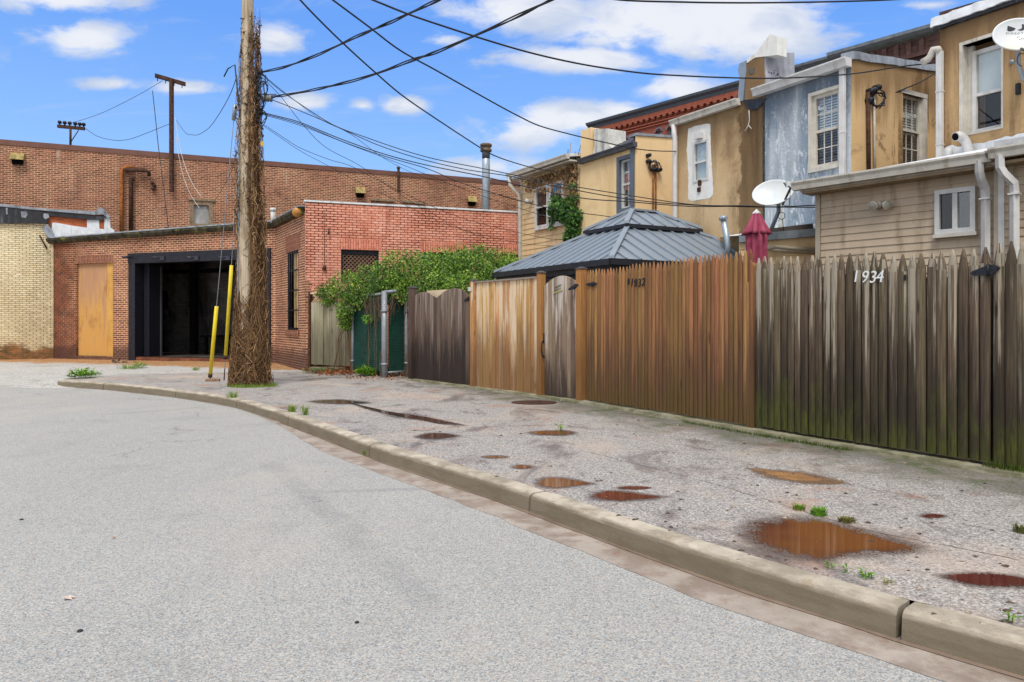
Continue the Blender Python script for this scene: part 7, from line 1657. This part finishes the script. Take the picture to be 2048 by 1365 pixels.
# brown dried vine hanging on the chain link
mb = MB()
for k in range(110):
    x = RL.uniform(720, 800) if k % 3 else RL.uniform(735, 775); pl = C1 if x < 772 else C2; u = pl.u(x); u = min(max(u, .1), pl.L - .02); z0 = RL.uniform(1.9, 2.3); L_ = abs(RL.gauss(0, .28)) + .12; dx = RL.uniform(-.12, .12)
    mb.tube([pl.pt(u, z0, .05 + RL.random() * .06), pl.pt(u + dx * .5 + RL.uniform(-.03, .03), z0 - L_ * .5, .06 + RL.random() * .04), pl.pt(u + dx + RL.uniform(-.05, .05), z0 - L_, .05)], RL.choice([.003, .004, .006]), 3, caps=False)
for k in range(9):
    u = C1.u(RL.uniform(735, 768)); pts = [C1.pt(u, .12, .07)]; z = .12
    while z < 2.0: z += .2; u += RL.uniform(-.06, .06); pts.append(C1.pt(u, z, RL.uniform(.03, .08)))
    mb.tube(pts, RL.choice([.004, .006, .01]), 4, caps=False)
tag(mb.build('dry_vine', m_leaf('dry_stem', lin(70, 54, 42), lin(116, 96, 76), lin(140, 118, 94), 0), None, C1.pt(1.2, .15)), 'dry brown vine stems hanging down the green mesh', 'vine')
mb = MB(); blob(mb, C1.at(736, 638, .1), .13, 90, .07); tag(mb.build('vine_sprig', L_weed, None, C1.at(736, 638, .1)), 'bright green leaf sprig growing out of the dry vine on the mesh', 'plant')
# creeper on the clapboard house
cr = thing('wall_creeper', 'green creeper hanging beside the clapboard house window, withered brown along the eave', 'climbing plant', HP.at(1140, 480, .1))
mb = MB()
for x, y, r, n in [(1112, 408, .22, 150), (1128, 412, .25, 190), (1106, 422, .16, 80), (1140, 415, .3, 260), (1150, 432, .25, 220), (1136, 435, .22, 160), (1148, 455, .26, 240), (1142, 475, .24, 200), (1152, 492, .2, 120), (1104, 440, .1, 40), (1103, 452, .06, 20), (1120, 430, .16, 70), (1150, 395, .1, 30), (1145, 372, .08, 20)]: blob(mb, HP.at(x, y, .12), r * .8, int(n * 1.3), .11, 1.0, .6)
mb.build('green_foliage', L_ivy, cr)
mb = MB()
for k in range(170):
    x = RL.uniform(1060, 1158); u = hu(x); z0 = 5.72 + RL.uniform(-.05, .02); L_ = RL.uniform(.08, .4) * (.4 + .9 * (x - 1050) / 110)
    mb.tube([HP.pt(u, z0, .05 + RL.random() * .12), HP.pt(u + RL.uniform(-.12, .12), z0 - L_ * .5, .05), HP.pt(u + RL.uniform(-.2, .2), z0 - L_, .04)], .008, 3, caps=False)
for k in range(60):
    u = hu(RL.uniform(1136, 1158)); z0 = RL.uniform(2.6, 5.6); mb.tube([HP.pt(u, z0, .04), HP.pt(u + RL.uniform(-.1, .1), z0 + .4, .06), HP.pt(u + RL.uniform(-.15, .15), z0 + .8, .04)], .01, 3, caps=False)
mb.build('withered_stems', M_vine, cr)
mb = MB()
for k in range(230):
    x = RL.uniform(1058, 1158); t_ = (x - 1050) / 110; p = HP.pt(hu(x), 5.72 - RL.random() ** 1.6 * (.25 + .55 * t_), .06 + RL.random() * .08); leaf(mb, p, V3((RL.uniform(-.5, .5), -.2, -1)), V3((0, -1, .3)) + rv(RL) * .5, RL.uniform(.08, .14), .06)
for k in range(70): leaf(mb, HP.pt(hu(RL.uniform(1132, 1158)), RL.uniform(3.9, 5.6), .06 + RL.random() * .06), V3((RL.uniform(-.6, .6), -.2, -1)), V3((0, -1, .3)) + rv(RL) * .5, RL.uniform(.07, .13), .06)
mb.build('withered_leaves', L_dead, cr)
# weeds: each its own plant
def weed(q, h, n, spread, mat, label, kind='broad', name='weed'):
    mb = MB()
    for k in range(n):
        a = RL.random() * 6.283; o = V3((math.cos(a), math.sin(a), 0)); b0 = q + o * RL.random() ** .7 * spread * .7; hh = h * RL.uniform(.5, 1.1)
        if kind == 'grass':
            e1 = b0 + o * hh * .15 + ZUP * hh * .6; e2 = b0 + o * hh * RL.uniform(.3, .7) + ZUP * hh; w_ = V3((-o.y, o.x, 0)) * RL.uniform(.003, .006); mb.face([b0 - w_, b0 + w_, e1 + w_ * .8, e1 - w_ * .8]); mb.face([e1 - w_ * .8, e1 + w_ * .8, e2])
        else:
            p = b0 + ZUP * hh * RL.uniform(.1, .75); leaf(mb, p, o + ZUP * RL.uniform(.1, .9) + rv(RL) * .3, ZUP + rv(RL) * .3, h * RL.uniform(.3, .65), h * RL.uniform(.1, .25)); 
            if k % 4 == 0: mb.tube([b0, p], .003, 3, caps=False)
    return tag(mb.build(name, mat, None, q), label, 'weed', 'weeds in the paving')
weed(G(163, 756, .16), .26, 220, .36, L_weed, 'big leafy weed at the far end of the kerb')
weed(G(190, 752, .16), .16, 70, .18, L_weed, 'smaller leafy weed touching the big one at the kerb end')
weed(G(258, 738, .17), .14, 150, .5, L_grass, 'low grassy weed before the black door post', 'grass')
weed(G(280, 736, .17), .2, 90, .2, L_weed, 'leafy weed before the left side of the open doorway')
weed(G(392, 741, .16), .12, 60, .15, L_grass, 'tiny grass tuft midway across the doorway', 'grass')
weed(G(470, 742, .16), .22, 60, .12, L_weed, 'upright weed just left of the vine-covered pole foot')
weed(G(620, 733, .16), .5, 260, .22, L_ivy, 'tall bushy weed at the garage corner by the rusty post')
weed(G(614, 712, .16), .3, 110, .14, L_weed, 'light green weed climbing the garage corner')
weed(G(645, 746), .16, 320, .7, L_ivy, 'spreading ground ivy below the grey board fence')
weed(G(735, 752), .3, 260, .34, L_weed, 'clump of leafy weeds under the green mesh panel')
weed(G(755, 749), .26, 140, .2, L_ivy, 'darker weed clump against the thick galvanised post')
weed(G(465, 796, .15), .14, 60, .14, L_grass, 'grass tuft behind the kerb below the pole', 'grass')
weed(G(585, 824), .13, 60, .1, L_grass, 'short grass tuft at the fourth kerb joint', 'grass')
weed(G(610, 830), .17, 46, .08, L_grass, 'wispy seed-head grass next to the fourth kerb joint', 'grass')
weed(G(1119, 862), .13, 14, .03, L_weed, 'lone sprout standing in the shallow puddle')
weed(G(735, 911, .0), .07, 60, .08, L_grass, 'grass growing in the open kerb joint by the gutter', 'grass')
weed(G(1598, 1020), .045, 90, .06, L_grass, 'first small grass tuft in the crack above the big puddle', 'grass')
weed(G(1638, 1030), .055, 170, .08, L_weed, 'brightest grass tuft in the crack above the big puddle', 'grass')
weed(G(1694, 1044), .035, 140, .08, m_leaf('dry_moss', lin(96, 92, 50), lin(128, 124, 66)), 'brownish moss cushion at the end of the crack above the big puddle', 'grass')
weed(G(1662, 1138), .06, 12, .03, L_weed, 'two-leaf seedling on the kerb edge, nearest the big puddle')
weed(G(1695, 1145), .06, 10, .02, L_weed, 'tiny seedling behind the kerb, second from the big puddle')
weed(G(1732, 1158), .07, 26, .04, L_weed, 'yellow-green sprout behind the kerb, third from the big puddle')
weed(G(1777, 1168), .035, 30, .04, m_leaf('sallow_leaf', lin(120, 120, 60), lin(160, 160, 84)), 'withered sallow sprout behind the kerb, last in its row')
weed(G(2020, 1240), .06, 16, .04, L_weed, 'lone light green sprout at the lower right beside the kerb')
weed(G(2040, 1065), .05, 90, .06, m_leaf('olive_moss', lin(80, 84, 40), lin(110, 112, 60)), 'olive moss tuft at the right edge of the pavement', 'grass')
# grass collar round the pole foot, mossy grass along the fence kerb
mb = MB()
for k in range(700):
    a = RL.uniform(2.6, 6.9); q = pb + V3((.13 + math.cos(a) * RL.uniform(.3, .52), math.sin(a) * RL.uniform(.26, .42), 0)); h = RL.uniform(.03, .11); w_ = V3((.004, 0, 0)); e = V3((RL.uniform(-.05, .05), RL.uniform(-.05, .05), h)); mb.face([q - w_, q + w_, q + e])
o = mb.build('grass', L_grass, None, pb); o['kind'] = 'stuff'; o['label'] = 'short grass collar around the pole foot'
mb = MB()
for k in range(2600):
    x = RL.random() ** .8; u = FP.u(1100 + 1100 * x); q = FP.pt(u, SW, .17 + abs(RL.gauss(0, .05)))
    if mnoise.noise(q * .9) < .12 + .25 * mnoise.noise(q * 5): continue
    h = RL.uniform(.01, .045); w_ = V3((.004, 0, 0)); mb.face([q - w_, q + w_, q + V3((RL.uniform(-.02, .02), RL.uniform(-.03, .01), h))])
for k in range(500):
    q = FP.pt(FP.u(RL.uniform(1975, 2300)), .2, .03 + RL.random() * .08); w_ = V3((.004, 0, 0)); mb.face([q - w_, q + w_, q + V3((RL.uniform(-.03, .03), RL.uniform(-.05, .01), RL.uniform(.02, .09)))])
o = mb.build('fence_grass', m_leaf('dark_moss_blade', lin(60, 76, 30), lin(88, 108, 40), lin(112, 120, 60)), None, FP.pt(FP.u(1700), SW)); o['kind'] = 'stuff'; o['label'] = 'thin grass and moss along the concrete foot of the fences'
# fallen leaves and grit
mb = MB()
for k in range(330):
    q = G(675 + RL.gauss(0, 26), 748 + RL.gauss(0, 2.2)); q.z = SW + .01 + RL.random() * .07; leaf(mb, q, rv(RL), ZUP + rv(RL) * .6, RL.uniform(.06, .13), RL.uniform(.04, .07))
for k in range(120):
    q = G(RL.uniform(690, 800), 757 + RL.gauss(0, 2)); q.z = SW + .01 + RL.random() * .02; leaf(mb, q, rv(RL), ZUP + rv(RL) * .5, RL.uniform(.04, .09), .04)
o = mb.build('fallen_leaves', L_brown, None, G(675, 748)); o['kind'] = 'stuff'; o['label'] = 'heap of orange-brown fallen leaves below the grey board fence'
mb = MB()
def inpave(q):
    j = min(range(0, len(kl), 3), key=lambda i: (kl[i] - V3((q.x, q.y, 0))).length); return (V3((q.x, q.y, 0)) - kl[j]).dot(kn[j]) > .05
for k in range(1300):
    px, py = RL.uniform(560, 2048), RL.uniform(765, 1365); q = G(px, py, SW)
    if not inpave(q) or (V3((q.x, q.y, 0)) - FP.A).dot(FP.n) < .2 and px > 1165: continue
    dens_ = .35 + .65 * max(0, mnoise.noise(q * .8) + .3)
    if RL.random() > dens_: continue
    s_ = RL.choice([.008, .012, .016, .022, .03]); a = RL.random() * 6.28; h = s_ * .4
    p = [q + V3((math.cos(a + w_ * 2.1) * s_ * RL.uniform(.6, 1.3), math.sin(a + w_ * 2.1) * s_ * .7, .002)) for w_ in range(3)]; t_ = q + ZUP * h; mb.face(p); mb.face([p[0], p[1], t_]); mb.face([p[1], p[2], t_]); mb.face([p[2], p[0], t_])
o = mb.build('litter', m_leaf('dark_litter', lin(50, 40, 34), lin(96, 74, 58), lin(176, 160, 140), .0)); o['kind'] = 'stuff'; o['label'] = 'scattered grit, twigs and leaf scraps on the pavement'
# single leaves and bits on the road
def one(name, px, py, z, sz, mat, label, cat, flat=False):
    q = G(px, py, z); mb = MB()
    if flat: mb.lathe(q, ZUP, [(0, 0), (sz, 0), (sz, .004), (sz * .8, .007), (0, .007)], 12)
    else:
        for k in range(2): leaf(mb, q + ZUP * .006, V3((1, .3 * (-1) ** k, .12)), ZUP + rv(RL) * .2, sz, sz * .45)
    tag(mb.build(name, mat, None, q), label, cat)
one('fallen_leaf', 126, 1198, .003, .065, m_plain('pale_dry_leaf', lin(206, 186, 170), .7), 'curled pale dry leaf lying on the road', 'leaf')
one('fallen_leaf', 224, 1077, .003, .03, m_plain('orange_leaf', lin(176, 104, 44), .7), 'small orange leaf lying on the road', 'leaf')
one('gum_spot', 160, 1263, .001, .014, m_plain('black_gum', lin(36, 36, 38), .6), 'round black spot of gum on the road below the pale leaf', 'gum', True)
one('gum_spot', 43, 1040, .001, .014, m_plain('black_gum', lin(36, 36, 38), .6), 'dark gum spot on the road near the left edge', 'gum', True)
one('gum_spot', 714, 1246, .001, .011, m_plain('black_gum', lin(36, 36, 38), .6), 'tiny dark gum spot in the middle of the road', 'gum', True)
one('fallen_leaf', 650, 945, .003, .022, m_plain('red_leaf', lin(150, 62, 46), .7), 'tiny red leaf on the road near the gutter', 'leaf')
one('fallen_leaf', 1570, 976, SW + .003, .035, m_plain('white_scrap', lin(226, 222, 216), .7), 'white scrap on the pavement below the ochre streak', 'litter')
q = G(427, 763); mb = MB(); mb.obox(q - V3((.16, .08, 0)), (.3, .06, 0), (-.03, .14, 0), (0, 0, .055)); tag(mb.build('loose_brick', m_plain('old_loose_brick', lin(150, 116, 92), .85, .2, 0, .3, 12), None, q, bevel=.008), 'loose brick on the pavement beneath the yellow guards', 'brick')
q = G(1068, 806); mb = MB(); pts = [q + V3((math.cos(6.283 * k / 22) * .38 * (1 + .12 * mnoise.noise(V3((k, 0, 3)))), math.sin(6.283 * k / 22) * .30 * (1 + .15 * mnoise.noise(V3((k, 2, 3)))), .012)) for k in range(22)]
mb.prism([p - ZUP * .014 for p in pts], pts); tag(mb.build('rusty_cover', M_rust, None, q), 'rusty flattened iron cover lying before the tan fence', 'cover')
mb = MB(); q = G(240, 728, .16)
for k in range(40): leaf(mb, q + V3((RL.uniform(-.35, .3), RL.uniform(-.15, .15), RL.uniform(0, .09))), rv(RL), ZUP + rv(RL) * .5, RL.uniform(.08, .16), RL.uniform(.05, .1))
tag(mb.build('rag', m_plain('grey_rag', lin(140, 124, 116), .9, .1, 0, .4, 9), None, q), 'crumpled grey rag against the brick pier by the doorway', 'rag')
